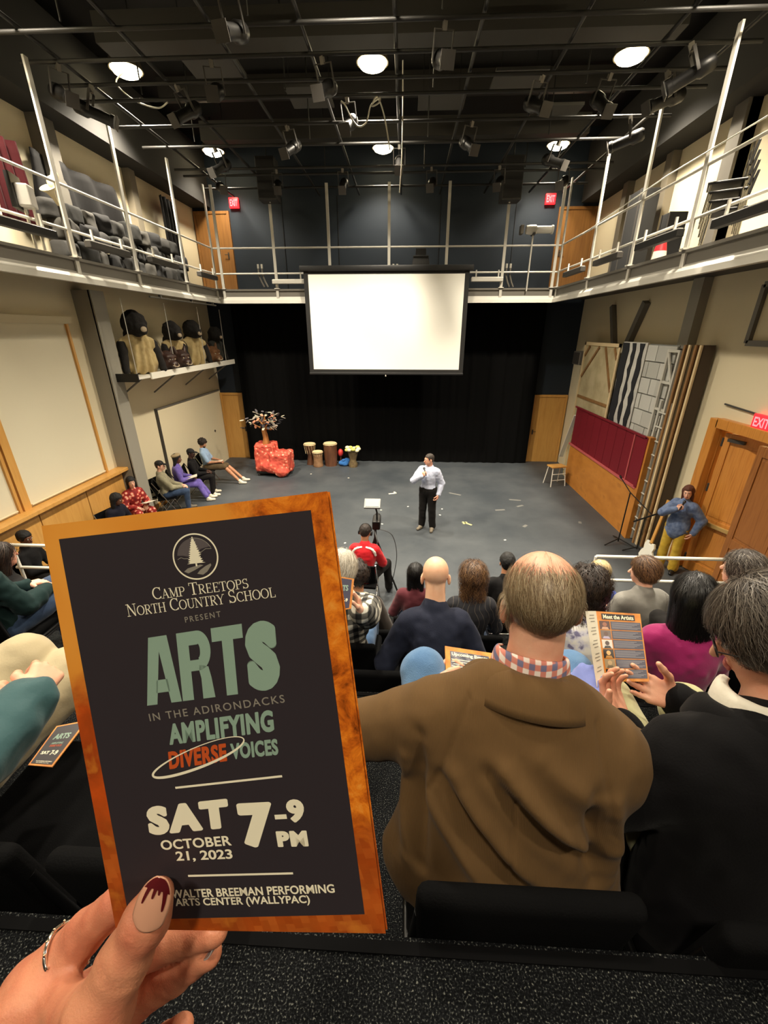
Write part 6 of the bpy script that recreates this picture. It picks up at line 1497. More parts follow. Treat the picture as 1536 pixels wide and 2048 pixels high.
hz = MB().lathe([(.02, 0), (.03, .10), (.06, .18), (.12, .24), (.115, .245), (.05, .19), (0, .12)], (0, 0, .62), 16, Matrix.Rotation(R(35), 3, 'X')); hz.build('horn', mat('horn_cream', (214, 200, 160), .5), t, smooth=50)
blob('horn_bud', [ell((0, -.02, .9), (.07, .07, .09), .02), ell((.03, .03, 1.0), (.05, .05, .08), .03)], .015, MATS['horn_cream'], t)
def gal_stand(label, p, face):
    t = thing('stand_light', label, 'spotlight', p, face)
    for dx in (-.05, .05): MB().tube([(dx, 0, 0), (dx, 0, .5)], .02).build('leg', m_steellight, t)
    MB().rbox((0, 0, .62), (.16, .22, .26), .02).build('lamp_house', mat('lamp_grey', (170, 166, 158), .5), t); MB().box((-.1, 0, .66), (.06, .36, .40), taper=.9).build('hood', m_lampblk, t)
gal_stand('grey lamp with black hood on the near end of the left gallery', atx(82, 500, lx - .1), R(20))
# right gallery: stacked chairs, tall black boxes
def stack_chair(z):
    t = thing('stacking_chair', '', 'chair')
    MB().box((0, 0, .44), (.42, .42, .03)).build('seat', m_lampblk, t, bevel=.01); MB().box((0, -.2, .70), (.40, .03, .26), (R(8), 0, 0)).build('backrest', m_lampblk, t, bevel=.01)
    for sx in (-1, 1):
        for sy in (-1, 1): MB().tube([(sx * .19, sy * .19, 0), (sx * .18, sy * .17, .44 if sy > 0 else .82)], .012).build('leg', m_chrome, t)
    return t
c0 = stack_chair(0); p = atx(1440, 470, rx + .45)
for i in range(4):
    c = c0 if i == 0 else copy_tree(c0); c.location = (p.x - .03 * i, p.y, 5.15 + .10 * i); c.rotation_euler = (R(0), 0, R(60)); tag(c, '%s black chair of the small stack on the near end of the right gallery' % ('lowest', 'second lowest', 'second highest', 'topmost')[i], 'chair', 'stacked chairs on the right gallery')
for px, py, w, h, d, lab in ((1262, 520, .55, 1.55, .35, 'tall black cabinet on the right gallery'), (1240, 540, .4, .55, .3, 'low black case beside the tall cabinet on the right gallery'), (1330, 515, .3, .9, .3, 'narrow black case right of the tall cabinet on the right gallery')):
    p = atx(px, py, 4.75); t = thing('equipment_case', lab, 'case', (p.x, p.y, 5.145)); MB().box((0, 0, h / 2), (d, w, h)).build('box', mat('case_matt', (20, 20, 20), .8), t, bevel=.012)
    for s in (-1, 1): MB().box((-d / 2 - .005, s * w * .42, h / 2), (.012, .03, h)).build('edge_strip', m_steeldark, t)
p = atx(1318, 512, 4.4); t = thing('striped_pole', 'red and white striped cone on the right gallery floor', 'cone', (p.x, p.y, 5.145)); MB().lathe([(.13, 0), (.10, .25)], (0, 0, 0), 14).build('lower_band', m_white, t, smooth=50); MB().lathe([(.10, .25), (.05, .50), (0, .5)], (0, 0, 0), 14).build('upper_band', mat('cone_red', (190, 30, 44), .5), t, smooth=50)

# ------------------------------------------------------------------ front railings at the foot of the seats
def railing(label, x0, x1, y, z0, posts, bend=0):
    t = thing('railing', label, 'railing', ((x0 + x1) / 2, y, z0)); c = (x0 + x1) / 2; h = 1.38 - z0
    pts = [(x0 - c, 0, h), (x1 - c, 0, h)]
    MB().tube(pts, .024, 10).build('top_rail', m_white, t, smooth=50); MB().tube([(x0 - c, 0, h - .36), (x1 - c, 0, h - .36)], .022, 10).build('middle_rail', m_white, t, smooth=50)
    for x in posts: MB().tube([(x - c, 0, 0), (x - c, 0, h)], .022, 10).build('post', m_white, t, smooth=50)
railing('white tubular railing in front of the seats at the right', 2.58, 4.6, 4.96, .30, (2.58, 3.3, 4.5)); railing('white tubular railing in front of the seats at the left', -5.5, -3.0, 4.90, .30, (-5.45, -4.2, -3.0))

# ------------------------------------------------------------------ chairs on the stage floor
def folding_chair():
    t = thing('folding_chair', '', 'chair')
    MB().rbox((0, .0, .435), (.42, .42, .035), .012).build('seat', m_uph, t, smooth=50); MB().rbox((0, -.235, .70), (.42, .03, .34), .012, (R(10), 0, 0)).build('backrest', m_uph, t, smooth=50)
    for s in (-1, 1): MB().tube([(s * .215, .22, 0), (s * .215, -.02, .42), (s * .215, -.26, .88)], .011, 8).build('leg', m_chrome, t, smooth=50); MB().tube([(s * .20, -.22, 0), (s * .20, .15, .43)], .011, 8).build('leg', m_chrome, t, smooth=50)
    return t
FC = folding_chair(); used = False
for k, w in dict(s_blue='the bearded man in light blue', s_bcap='the person in black with a cap', s_purple='the woman in purple', s_cap='the man in olive', s_floral='the woman in red floral dress', s_dark='the dark-clothed woman', s_left='the person behind the left railing', operator='the camera operator').items():
    J = PE[k]; c = copy_tree(FC) if used else FC; used = True
    c.location = (max(J['loc'][0], -5.84), J['loc'][1], 0); c.rotation_euler = (0, 0, J['root'].rotation_euler[2]); tag(c, 'black folding chair under ' + w, 'chair', 'black folding chairs on the stage floor')
c = copy_tree(FC); p = atz(286, 985, .5); c.location = (-5.80, p.y, 0); c.rotation_euler = (0, 0, R(-100)); tag(c, 'empty black folding chair between the red floral dress and the olive shirt', 'chair', 'black folding chairs on the stage floor')
def sheet(label, p, w, d, rz, tilt=0):
    t = tag(MB().box((0, 0, 0), (w, d, .004)).build('paper_sheet', m_paper), label, 'paper'); t.location = p; t.rotation_euler = (R(tilt), 0, rz)
J = PE['s_purple']; sheet('white papers on the lap of the woman in purple', J['toW'](np.array([.12, .30, .70])), .22, .30, J['root'].rotation_euler[2], 12)
J = PE['s_floral']; sheet('white paper held out by the woman in the red floral dress', J['toW'](np.array([-.12, .36, .74])), .22, .30, J['root'].rotation_euler[2], 15)
J = PE['s_blue']; sheet('white paper on the lap of the bearded man in light blue', J['toW'](np.array([.0, .32, .66])), .16, .22, J['root'].rotation_euler[2], 8)

# ------------------------------------------------------------------ video camera on tripod before the operator
t = thing('video_camera', 'black video camera with tilted monitor on a tripod before the man in red', 'camera', (-.44, 6.15, 0))
for a in (100, 220, 340): MB().tube([(0, 0, 1.0), (.42 * math.cos(R(a)), .42 * math.sin(R(a)), 0)], .016).build('tripod_leg', m_lampblk, t)
MB().tube([(0, 0, .7), (0, 0, 1.15)], .022).build('column', m_lampblk, t); MB().rbox((.02, .05, 1.24), (.13, .30, .15), .02).build('camera_body', m_lampblk, t); MB().lathe([(.05, 0), (.055, .1), (.05, .12), (0, .115)], (.02, .2, 1.24), 14, Matrix.Rotation(R(-90), 3, 'X')).build('camera_lens', m_lampblk, t)
MB().tube([(.03, .0, 1.30), (.03, -.02, 1.45), (.0, -.02, 1.56)], .014).build('monitor_arm', m_lampblk, t); MB().rbox((-.04, -.03, 1.60), (.26, .20, .03), .008, (R(26), 0, 0)).build('monitor', mat('monitor_grey', (120, 122, 120), .3), t); MB().box((-.04, -.038, 1.616), (.21, .15, .004), (R(26), 0, 0)).build('monitor_screen', mat('monitor_glass', (150, 156, 154), .15), t)
MB().tube([(.0, -.1, 1.15), (.06, -.35, 1.06)], .012).build('pan_handle', m_lampblk, t)
cable('thin black cable curving beside the tripod', [(-.36, 6.02, 1.2), (-.16, 5.98, 1.12), (-.08, 5.95, .8), (-.12, 5.98, .4), (-.2, 6.0, .02)], .006, m_cabled)

# ------------------------------------------------------------------ drums, basket and small things before the curtain
m_drumwood = ramp_mat('drum_wood', [(.3, (70, 42, 28)), (.7, (104, 66, 42))], .5, 'noise', 8, 4, (1, 1, .3)); m_drumskin = mat('drum_skin', (222, 200, 156), .6)
def drum(label, p, prof, r, h, m, rope=True):
    t = thing('hand_drum', label, 'drum', p); MB().lathe(prof, (0, 0, 0), 22).build('shell', m, t, smooth=40); MB().lathe([(r * .98, h), (r * .99, h + .012), (0, h + .014)], (0, 0, 0), 22).build('drum_head', m_drumskin, t, smooth=30)
    MB().tube([(r * 1.02 * math.cos(a), r * 1.02 * math.sin(a), h - .02) for a in [k * math.pi / 12 for k in range(25)]], .012, 6, cap=False).build('rim', m_drumskin, t)
    if rope:
        for k in range(12):
            a = k * math.pi / 6; MB().tube([(r * 1.0 * math.cos(a), r * 1.0 * math.sin(a), h - .03), (r * .8 * math.cos(a + .25), r * .8 * math.sin(a + .25), h * .55)], .004, 5).build('rope', MATS['drum_skin'], t)
drum('dark goblet-shaped drum, left one of the three drums before the curtain', (-3.12, 13.42, 0), [(.13, 0), (.12, .05), (.08, .30), (.10, .38), (.16, .52), (.19, .70)], .19, .70, m_drumwood)
drum('short pale-sided drum, middle one of the three drums before the curtain', (-2.82, 13.20, 0), [(.16, 0), (.17, .05), (.15, .10), (.15, .44), (.165, .50)], .165, .50, ramp_mat('drum_tan', [(.3, (112, 82, 56)), (.7, (142, 108, 76))], .6, 'noise', 8, 4))
drum('large dark barrel drum, right one of the three drums before the curtain', (-2.42, 13.36, 0), [(.21, 0), (.20, .04), (.22, .35), (.215, .74)], .215, .74, m_drumwood)
t = thing('gourd_basket', 'woven basket drum with yellow and cream petals at its rim before the curtain', 'basket', (-1.66, 13.22, 0)); MB().lathe([(.14, 0), (.15, .10), (.10, .22), (.12, .3), (.20, .62), (.19, .62), (.1, .3), (0, .28)], (0, 0, 0), 20).build('bowl', ramp_mat('gourd', [(.3, (120, 104, 70)), (.7, (88, 70, 46))], .7, 'noise', 12), t, smooth=40)
for k in range(9): a = k * .7; blob('petal', [ell((.19 * math.cos(a), .19 * math.sin(a), .60 + .03 * math.sin(3 * a)), (.08, .08, .055), .02)], .02, mat('petal_%d' % (k % 2), ((232, 226, 190), (214, 212, 110))[k % 2], .7), t)
t = thing('cloth_bundle', 'bright blue cloth bundle on the floor beside the drums', 'cloth', (-1.98, 13.3, 0)); blob('bundle', [ell((0, 0, .09), (.17, .13, .10), .05), ell((.1, .05, .16), (.10, .09, .09), .05)], .02, cloth('bright_blue', (52, 108, 176)), t, lambda V: .02 * vnoise(V, 14, 2)); blob('knot', [ell((.0, -.05, .2), (.06, .05, .05), .02)], .015, MATS['cloth_bright_blue'], t)
t = thing('rattle', 'red and black gourd rattle standing between the big drum and the blue cloth', 'rattle', (-2.10, 13.45, 0)); blob('gourd', [ell((0, 0, .40), (.09, .09, .13), .03)], .015, mat('rattle_red', (196, 52, 50), .5), t); MB().lathe([(.07, 0), (.03, .04), (.022, .30)], (0, 0, 0), 12).build('handle', m_drumwood, t)

# ------------------------------------------------------------------ feathered tree sculpture on a cloth-draped box
t = thing('draped_box', 'box on castors draped in red and white patterned cloth at the left of the stage', 'table', (-4.0, 12.32, 0))
MB().box((-.02, .06, .12), (.98, .62, .06)).build('base_board', m_lampblk, t)
for sx in (-1, 1):
    for sy in (-1, 1): MB().lathe([(.0, -.02), (.05, -.02), (.05, .02), (0, .02)], (sx * .42 - .02, sy * .24 + .06, .05), 12, Matrix.Rotation(R(90), 3, 'Y')).build('castor', m_steeldark, t)
m_red = ramp_mat('red_print_cloth', [(.10, (240, 206, 180)), (.20, (226, 140, 112)), (.30, (206, 92, 70)), (.75, (186, 68, 54))], .8, 'voronoi', 9.0)
blob('draped_cloth', [bx((-.24, .08, .55), (.30, .32, .42), .08, None, .05), bx((.24, .02, .42), (.30, .34, .30), .08, None, .05), ell((.28, -.30, .16), (.20, .14, .14), .06), ell((-.05, -.26, .3), (.3, .12, .16), .1)], .025, m_red, t, lambda V: .035 * vnoise(V * np.array([1, 1, .35]), 9, 4) + .012 * vnoise(V, 24, 2))
t = thing('feather_tree', 'tree sculpture with wooden trunk and crown of feathers on the draped box', 'sculpture', (-4.22, 12.38, .93))
MB().tube([(0, 0, -.02), (.01, 0, .2), (-.02, 0, .42), (0, 0, .6)], .07, 10, radii=[.12, .08, .075, .05]).build('trunk', ramp_mat('trunk_wood', [(.3, (176, 118, 60)), (.7, (146, 92, 44))], .6, 'noise', 7, 4), t, smooth=50)
for k, (x, z) in enumerate(((-.32, .62), (-.2, .78), (.05, .86), (.22, .74), (.38, .56))): MB().tube([(0, 0, .5), (x * .5, .02, z - .1), (x, 0, z)], .022, 8, radii=[.04, .025, .012]).build('branch', MATS['trunk_wood'], t, smooth=50)
m_fe = [mat('feather_%d' % i, c, .8) for i, c in enumerate(((52, 50, 54), (150, 140, 128), (92, 88, 92), (214, 206, 180), (206, 140, 110)))]
rk = random.Random(4)
for k in range(90):
    a = rk.uniform(0, 6.28); r = rk.uniform(.1, .52); x = r * math.cos(a) + (.06 if k % 3 else -.1); y = r * math.sin(a) * .6; z = .78 - .5 * r * r + rk.uniform(-.18, .20); d = Vector((x + rk.uniform(-.3, .3), y + rk.uniform(-.3, .3), rk.uniform(-.5, .25))).normalized(); L = rk.uniform(.10, .18); w = .042
    u = d.cross(Vector((0, 0, 1))).normalized(); n_ = u.cross(d) * .006; c = Vector((x, y, z))
    P = [c, c + d * L * .3 + u * w, c + d * L * .8 + u * w * .8, c + d * L, c + d * L * .8 - u * w * .8, c + d * L * .3 - u * w]
    MB().add([p + n_ for p in P] + [p - n_ for p in P], [tuple(range(6)), tuple(range(11, 5, -1))] + [(i, i + 6, (i + 1) % 6 + 6, (i + 1) % 6) for i in range(6)]).build('feather', m_fe[(1, 0, 3, 2, 1, 4, 0, 3)[k % 8]], t)

# ------------------------------------------------------------------ shelf with costume figures, left wall
t = thing('costume_shelf', 'white edged wall shelf carrying masks and caped figures on the left wall', 'shelf', (-5.78, 11.1, 3.24))
MB().box((-.02, 0, 0), (.82, 5.1, .05)).build('shelf_board', m_white, t); MB().box((.41, .22, .01), (.03, 4.66, .13)).build('front_edge', mat('edge_white', (244, 240, 226), .5), t); MB().box((-.02, -2.55, .01), (.84, .03, .16)).build('end_board', m_lampblk, t)
for y in (-2.3, -.8, .8, 2.3): MB().tube([(-.38, y, -.5), (.3, y, -.03)], .018).build('bracket', m_steel, t)
for y in (-2.54, -1.0, .6, 2.0): MB().tube([(.38, y, .04), (.38, y, 1.45)], .008, 6).build('wire', m_steellight, t)
m_cape = cloth('cream_cape', (192, 172, 124), .9, var=(7, (170, 148, 102))); m_fur = mat('dark_fur', (30, 27, 25), .95, bump=(60, .8)); m_mask = ramp_mat('carved_mask', [(.3, (70, 46, 36)), (.7, (46, 32, 28))], .45, 'noise', 12); m_bone = mat('bone', (176, 158, 132), .6)
def caped_figure(label, y, s, headm, capem, turn, narrow=1.0):
    t = thing('costume_figure', label, 'costume', (-5.70, y, 3.275), R(turn))
    fold = lambda V: .025 * np.sin(V[:, 0] * 42 + 3 * vnoise(V, 4, 2)) * (V[:, 2] < .55 * s) + .01 * vnoise(V, 14, 5)
    blob('cape', [cap((0, 0, .22), (0, .02, .52 * s), .27 * s * narrow, .20 * s * narrow, .06, ((0, 1, 0), .7)), cap((-.22 * s * narrow, 0, .5 * s), (.22 * s * narrow, 0, .5 * s), .10 * s, .10 * s, .06), bx((0, 0, -.5), (.9, .9, .505), .004, None, .004, sub=True)], .028, capem, t, fold)
    blob('fur_head', [ell((0, .04, .80 * s), (.19 * s, .22 * s, .22 * s), .05), ell((0, .22 * s, .72 * s), (.10 * s, .14 * s, .10 * s), .06), ell((0, -.06, .60 * s), (.17 * s, .15 * s, .14 * s), .05)], .026, headm, t, lambda V: .02 * vnoise(V, 16, 3))
    for q in (-1, 1): blob('arm', [cap((.27 * s * q * narrow, .02, .48 * s), (.33 * s * q * narrow, .12, .08), .08 * s, .06 * s, .03)], .028, m_fur, t, lambda V: .012 * vnoise(V, 16, 3))
    blob('muzzle', [ell((.01, .34 * s, .72 * s), (.055 * s, .03, .05 * s), .02)], .018, m_bone, t)
caped_figure('large dark-furred figure in long cream cape at the near end of the shelf', 9.28, 1.22, m_fur, m_cape, -122)
caped_figure('dark-headed figure in cream cape in the middle of the shelf', 10.75, 1.05, m_fur, m_cape, -120, .85)
caped_figure('dark-furred figure in cream cape with pale hem, third along the shelf', 11.8, 1.1, m_fur, m_cape, -120)
caped_figure('dark grey hooded figure at the far end of the shelf', 13.2, .95, m_fur, mat('dark_sack', (58, 58, 54), .95, bump=(40, .5)), -120, .8)
def beast_mask(label, y, s, m, turn):
    t = thing('animal_mask', label, 'mask', (-5.50, y, 3.275), R(turn))
    blob('face', [ell((0, 0, .22 * s), (.20 * s, .17 * s, .22 * s), .04), ell((0, .17 * s, .14 * s), (.11 * s, .10 * s, .09 * s), .05), cap((-.1 * s, .12 * s, .30 * s), (.1 * s, .12 * s, .30 * s), .05 * s, .05 * s, .04), ell((-.08 * s, .17 * s, .25 * s), (.035 * s, .03 * s, .025 * s), .02, sub=True), ell((.08 * s, .17 * s, .25 * s), (.035 * s, .03 * s, .025 * s), .02, sub=True)], .018, m, t)
    for q in (-1, 1):
        blob('ear', [cap((.14 * s * q, 0, .36 * s), (.18 * s * q, .0, .50 * s), .06 * s, .025 * s, .02)], .02, m, t); blob('eye', [ell((.08 * s * q, .155 * s, .25 * s), (.022 * s, .02 * s, .018 * s), .01)], .01, m_bone, t)
        MB().tube([(.06 * s * q, .24 * s, .16 * s), (.065 * s * q, .26 * s, .08 * s)], .012, 6, radii=[.014, .003]).build('tusk', m_bone, t)
    MB().tube([(-.1 * s, .23 * s, .12 * s), (0, .27 * s, .09 * s), (.1 * s, .23 * s, .12 * s)], .012, 6).build('lip', m_bone, t)
beast_mask('dark brown carved animal mask with pale open jaw, nearer of two on the shelf', 9.98, 1.0, m_mask, -105); beast_mask('dark brown carved animal mask with pale open jaw, farther of two on the shelf', 10.62, 1.0, m_mask, -105); beast_mask('tawny animal mask with pale brows right of the third caped figure', 12.45, 1.05, ramp_mat('tawny', [(.3, (120, 80, 44)), (.7, (84, 54, 30))], .7, 'noise', 9), -105)

# ------------------------------------------------------------------ scenery stacked along the right wall
def rframe(y, z, x): return Vector((x, y, z))
def scen(name, label, cat='scenery'): return thing(name, label, cat, (4.9, 10.2, 0))
FX = 4.86
t = scen('plywood_wall_flat', 'long low orange-brown plywood flat with red panelled upper part against the right wall')
def fbox(t, nm, y0, y1, z0, z1, x, th, m, **k): return MB().box((x - 4.9, (y0 + y1) / 2 - 10.2, (z0 + z1) / 2), (th, y1 - y0, z1 - z0)).build(nm, m, t, **k)
m_ply = ramp_mat('orange_plywood', [(.3, (176, 112, 44)), (.6, (196, 130, 56)), (.8, (150, 92, 38))], .5, 'noise', 2.2, 7, (1, 1, 2)); m_redp = mat('dark_red_paint', (116, 22, 36), .5, bump=(20, .1)); m_redl = mat('red_moulding', (190, 92, 92), .5)
fbox(t, 'plywood_panel', 8.45, 12.15, 0, 1.14, FX, .03, m_ply)
yy = 12.15
for k in range(9): fbox(t, 'red_plank', yy - .405, yy - .012, 1.14, 2.16, FX, .035, m_redp, bevel=.006); yy -= .411
fbox(t, 'moulding', 8.4, 12.2, 1.10, 1.15, FX - .03, .03, m_redl); fbox(t, 'moulding', 8.4, 12.2, 2.15, 2.19, FX - .02, .05, m_redp); fbox(t, 'moulding', 8.86, 8.89, 1.15, 2.16, FX - .025, .02, m_redl)
fbox(t, 'end_post', 8.3, 8.45, 0, 2.2, FX + .02, .10, m_ply); fbox(t, 'red_end_board', 8.36, 8.46, 1.14, 2.18, FX - .03, .03, m_redp)
t = scen('canvas_flat', 'back of a tan canvas flat with diagonal wooden braces behind the red wall')
m_canvas = mat('canvas_back', (186, 172, 136), .9, bump=(30, .15), var=(2.5, (164, 150, 114))); m_pine = ramp_mat('pine_batten', [(.3, (150, 112, 68)), (.7, (122, 88, 52))], .6, 'noise', 4, 5, (6, 6, 1))
CX_ = 5.0
fbox(t, 'canvas', 10.64, 12.7, .0, 3.85, CX_, .02, m_canvas)
def slat(t, nm, a, b, w, x, m):
    a, b = Vector((x - 4.9, a[0] - 10.2, a[1])), Vector((x - 4.9, b[0] - 10.2, b[1])); d = b - a; ang = math.atan2(d.z, d.y)
    return MB().box((a + b) / 2, (.025, d.length, w), (ang, 0, 0)).build(nm, m, t)
m_tanbat = mat('pale_batten', (212, 190, 148), .7)
for a, b in (((12.66, .2), (12.66, 3.85)), ((10.66, .2), (10.66, 3.85)), ((10.62, 3.81), (12.7, 3.81))): slat(t, 'batten', a, b, .08, CX_ - .02, m_tanbat)
for a, b in (((12.6, 2.95), (11.75, 3.75)), ((10.7, 2.75), (11.4, 3.75)), ((12.6, 3.5), (12.35, 3.75)), ((10.7, 3.5), (10.9, 3.75)), ((10.7, 2.42), (12.6, 2.42))): slat(t, 'brace', a, b, .07, CX_ - .02, m_pine)
t = scen('torn_tree_flat', 'white flat painted with ragged black tree trunks right of the canvas flat')
fbox(t, 'board', 9.56, 10.6, .0, 3.9, CX_ + .03, .02, mat('chalky_white', (204, 202, 194), .8, var=(4, (186, 184, 178))))
m_tar = mat('matt_black', (26, 28, 34), .8); rk = random.Random(9)
def ragged(y0, y1, z0, z1, n=14):
    L = []; Q = []
    for k in range(n):
        v = k / (n - 1); j = .035 * rk.uniform(-1, 1); L.append((y0 - 10.2 + j, z0 + (z1 - z0) * v)); Q.append((y1 - 10.2 + .035 * rk.uniform(-1, 1), z0 + (z1 - z0) * v + .12 * (k == 0)))
    return L + Q[::-1]
for y0, y1, z0 in ((10.30, 10.58, 1.75), (10.02, 10.14, 2.1), (9.66, 9.82, 1.8)):
    MB().prism(ragged(y0, y1, z0, 3.88), (CX_ - 4.9 + .015, 0, 0), (0, 1, 0), (0, 0, 1), -.012).build('tree_trunk', m_tar, t)
t = scen('stone_wall_flat', 'grey-white flat built of painted stone blocks near the ladder')
yb = [8.55, 8.98, 9.4]; rk = random.Random(2)
fbox(t, 'backing', 8.5, 9.5, .0, 3.88, CX_ + .05, .02, mat('grout', (120, 120, 116), .9))
for r_ in range(9):
    z0 = 1.0 + r_ * .32; off = .22 * (r_ % 2)
    for c_ in range(3):
        a = max(8.5, 8.3 + off + c_ * .42); b = min(9.5, a + .40)
        if b - a > .08: fbox(t, 'stone', a, b, z0, z0 + .30, CX_ + .03 - rk.uniform(0, .01), .03, mat('stone_paint_%d' % rk.randint(0, 2), [(176, 176, 170), (190, 190, 184), (160, 160, 156)][rk.randint(0, 2)], .85, bump=(20, .2)), bevel=.006)
t = scen('window_frame_flat', 'tall pale window-framed flat leaning beside the ladder'); m_fr2 = mat('frame_pale', (188, 186, 176), .7)
for y in (8.28, 8.62): fbox(t, 'stile', y, y + .05, .02, 3.8, CX_ - .04, .04, m_fr2)
for z in (.1, 1.1, 2.0, 2.7, 3.2, 3.76): fbox(t, 'cross_bar', 8.3, 8.66, z, z + .045, CX_ - .04, .035, m_fr2)
slat(t, 'brace', (8.32, 3.2), (8.62, 3.74), .05, CX_ - .05, m_fr2)
t = thing('ladder', 'pale wooden ladder standing upright between the red wall and the stacked flats', 'ladder', (4.93, 8.26, 0))
for y in (-.17, .17): MB().box((0, y, 1.45), (.03, .05, 2.9)).build('side_rail', m_fr2, t)
for k in range(10): MB().tube([(0, -.17, .25 + k * .27), (0, .17, .25 + k * .27)], .016).build('rung', m_fr2, t)
rk = random.Random(6)
for i, (y, m, x) in enumerate(((8.10, m_pine, 5.02), (8.02, mat('flat_edge_tan', (150, 134, 104), .8), 5.05), (7.93, m_oakdark, 5.1), (7.86, mat('flat_edge_dark', (78, 66, 52), .8), 5.14))):
    t = thing('stacked_flat', '%s of the tall narrow flats stacked edge-on right of the ladder' % ('first', 'second', 'third', 'last')[i], 'scenery', (x, y, 0), group='flats stacked edge-on')
    MB().box((0, 0, 1.95), (.22, .03, 3.9)).build('sheet', m, t); MB().box((-.12, 0, 1.95), (.03, .05, 3.9)).build('edge_batten', m_tanbat if i % 2 else m_pine, t)
# wall speaker behind the canvas flat, rope
p = atx(1163, 716, XR - .2); t = thing('wall_loudspeaker', 'grey loudspeaker on the right wall at the corner left of the canvas flat', 'loudspeaker', p); MB().rbox((0, 0, 0), (.3, .5, .36), .02).build('cabinet', m_steel, t); MB().box((-.156, 0, 0), (.012, .44, .30)).build('grille', m_steeldark, t)
# white step stool with plank
t = thing('step_stool', 'white metal step stool with wooden top at the far end of the red wall', 'stool', (4.42, 11.75, 0), R(15))
MB().rbox((0, 0, .56), (.46, .30, .04), .01).build('top', m_maple, t)
for sx in (-1, 1):
    for sy in (-1, 1): MB().tube([(sx * .19, sy * .11, .54), (sx * .23, sy * .19, 0)], .014).build('leg', m_white, t)
for z in (.18, .36): MB().tube([(-.21, -.15, z), (.21, -.15, z)], .011).build('rung', m_white, t)
t = tag(MB().box((0, 0, 0), (.12, .03, 1.5), (R(24), 0, 0)).build('leaning_plank', m_white), 'white plank leaning on the wall above the step stool', 'plank'); t.location = (4.86, 12.45, 1.25)
# microphone boom stand and music stand
t = thing('microphone_stand', 'black boom microphone stand in front of the plywood flat', 'microphone stand', (4.56, 8.05, 0))
for a in (80, 200, 320): MB().tube([(0, 0, .12), (.34 * math.cos(R(a)), .34 * math.sin(R(a)), .015)], .012).build('leg', m_lampblk, t)
MB().tube([(0, 0, .05), (0, 0, 1.15)], .013).build('upright', m_lampblk, t); MB().tube([(.0, .45, 1.3), (0, 0, 1.15), (.18, -.55, .92)], .010).build('boom', m_lampblk, t); MB().tube([(.0, .45, 1.3), (0, .52, 1.33)], .02).build('counterweight', m_lampblk, t)
t = thing('boom_stand', 'short black boom stand leaning before the pale flat edge', 'microphone stand', (4.78, 7.72, 0))
for a in (60, 180, 300): MB().tube([(0, 0, .1), (.28 * math.cos(R(a)), .28 * math.sin(R(a)), .015)], .012).build('leg', m_lampblk, t)
MB().tube([(0, 0, .05), (0, 0, .75)], .012).build('upright', m_lampblk, t); MB().tube([(-.05, .25, .55), (0, 0, .75), (.05, -.3, .98)], .016).build('boom', m_lampblk, t)
# white guitar
t = thing('guitar', 'white electric guitar standing on the floor left of the woman in mustard trousers', 'guitar', (4.66, 7.22, 0), R(100))
body = [(.0, .02), (.13, .05), (.175, .14), (.15, .24), (.105, .30), (.125, .38), (.10, .47), (.03, .47), (.03, .42), (-.03, .42), (-.03, .45), (-.09, .46), (-.125, .38), (-.105, .30), (-.15, .24), (-.175, .14), (-.13, .05)]
MB().prism(body, (0, .02, 0), (1, 0, 0), (0, -.12, 1), .045).build('body', mat('guitar_white', (240, 238, 226), .25, coat=.5), t, bevel=.008)
MB().box((0, .0 - .10, .80), (.055, .025, .72), (R(7), 0, 0)).build('neck', m_maple, t); MB().box((0, -.155, 1.22), (.075, .02, .17), (R(7), 0, 0)).build('headstock', m_maple, t)
for z in (.20, .33): MB().box((0, -.045 - .12 * z, z), (.08, .012, .03)).build('pickup', m_lampblk, t)
for x, z in ((.09, .16), (.11, .22), (.07, .11)): MB().lathe([(.012, 0), (.012, .02), (0, .02)], (x, -.04 - .12 * z, z), 10, Matrix.Rotation(R(90), 3, 'X')).build('knob', m_lampblk, t)
# door closer arm / rail on the wall above the double door
struct(MB().tube([atx(1450, 808, XR - .03), atx(1536, 835, XR - .03)], .014).build('trim_21', m_steeldark))

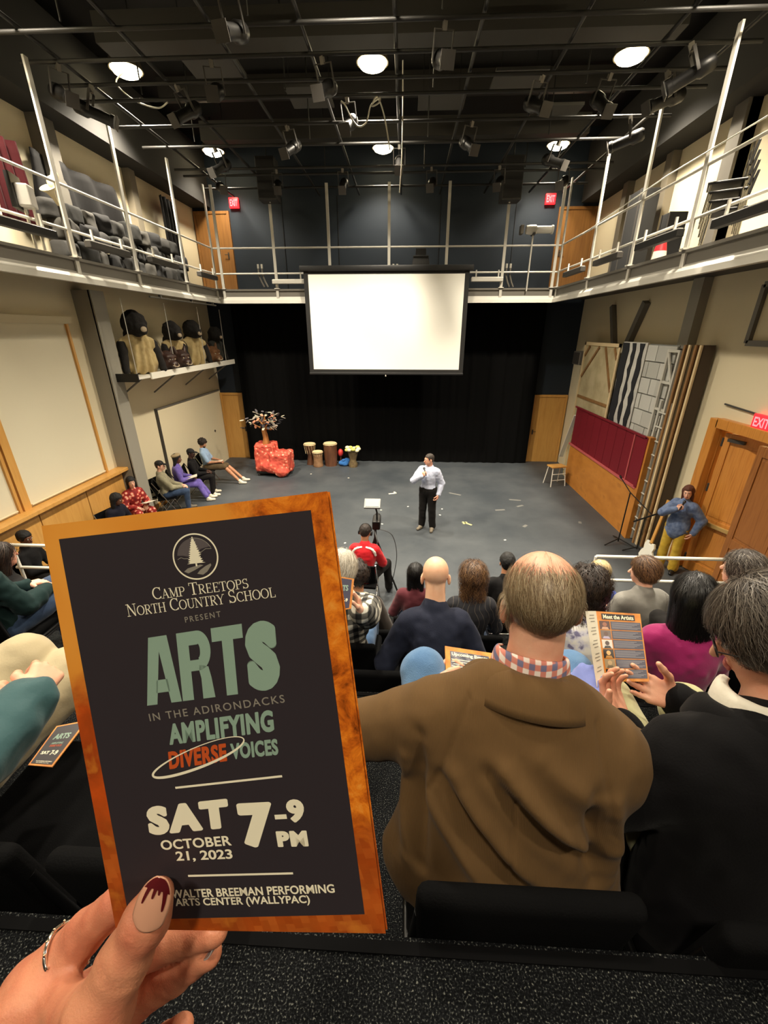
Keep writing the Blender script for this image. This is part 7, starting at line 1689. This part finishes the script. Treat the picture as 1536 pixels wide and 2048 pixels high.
# ------------------------------------------------------------------ tape marks on the stage floor
m_tapew = mat('tape_white', (226, 222, 204), .6); m_tapey = mat('tape_yellow', (214, 204, 140), .6)
def tape(px, py, L, w, rz, m, label):
    p = atz(px, py, 0); o = tag(MB().box((0, 0, 0), (L, w, .002)).build('floor_tape', m), label, 'tape', 'tape marks on the stage floor'); o.location = (p.x, p.y, .0015); o.rotation_euler = (0, 0, R(rz))
tape(785, 987, .22, .06, 20, m_tapew, 'white tape strip left of the presenter, lying crosswise'); tape(790, 985, .12, .05, 120, m_tapew, 'short white tape strip crossing the one left of the presenter'); tape(934, 1047, .26, .05, -40, m_tapey, 'long yellow tape strip of the cross right of the presenter'); tape(930, 1046, .14, .05, 50, m_tapey, 'short yellow tape strip of the cross right of the presenter')
for i, (px, py) in enumerate(((697, 956), (622, 948), (816, 1013), (884, 1018), (880, 1030), (764, 1048), (762, 1020), (1010, 1080), (690, 1086))): tape(px, py, .05, .035, 30 * i, m_tapew, 'tiny white tape dot ' + ('in front of the blue cloth bundle', 'in front of the dark goblet drum', 'left of the presenter at knee height', 'right beside the left shoe of the presenter', 'right of the presenter shoes', 'just right of the camera monitor', 'just above the camera monitor', 'in front of the yellow tape cross', 'left of the man in red')[i])
for i, (px, py, L) in enumerate(((910, 988, .35), (1030, 1000, .3), (1000, 1020, .25), (1040, 1012, .2), (1050, 1052, .15), (1160, 1045, .12))):
    p = atz(px, py, 0); o = tag(MB().box((0, 0, 0), (L, .07, .0012)).build('floor_scuff', mat('scuff', (112, 112, 108), .7)), 'faint pale floor scuff, %s of the six right of the presenter counted from the curtain' % ('first', 'second', 'fourth', 'third', 'sixth', 'fifth')[i], 'scuff', 'scuffs on the stage floor'); o.location = (p.x, p.y, .001); o.rotation_euler = (0, 0, R(20 * i - 30))

# a folded blue garment on the laps between the brown jacket and the grey-haired woman
t = thing('folded_garment', 'lavender blue garment bunched up right of the checked collar', 'garment', dp(1178, 1392, 1.26))
blob('garment', [ell((0, 0, 0), (.07, .09, .05), .03), ell((-.03, -.06, -.02), (.06, .08, .05), .03), ell((.03, .05, .01), (.05, .06, .05), .03)], .008, cloth('lavender_blue', (122, 134, 196)), t, lambda V: .016 * vnoise(V * np.array([1, .5, 1]), 30, 3) + .006 * vnoise(V, 60, 2))
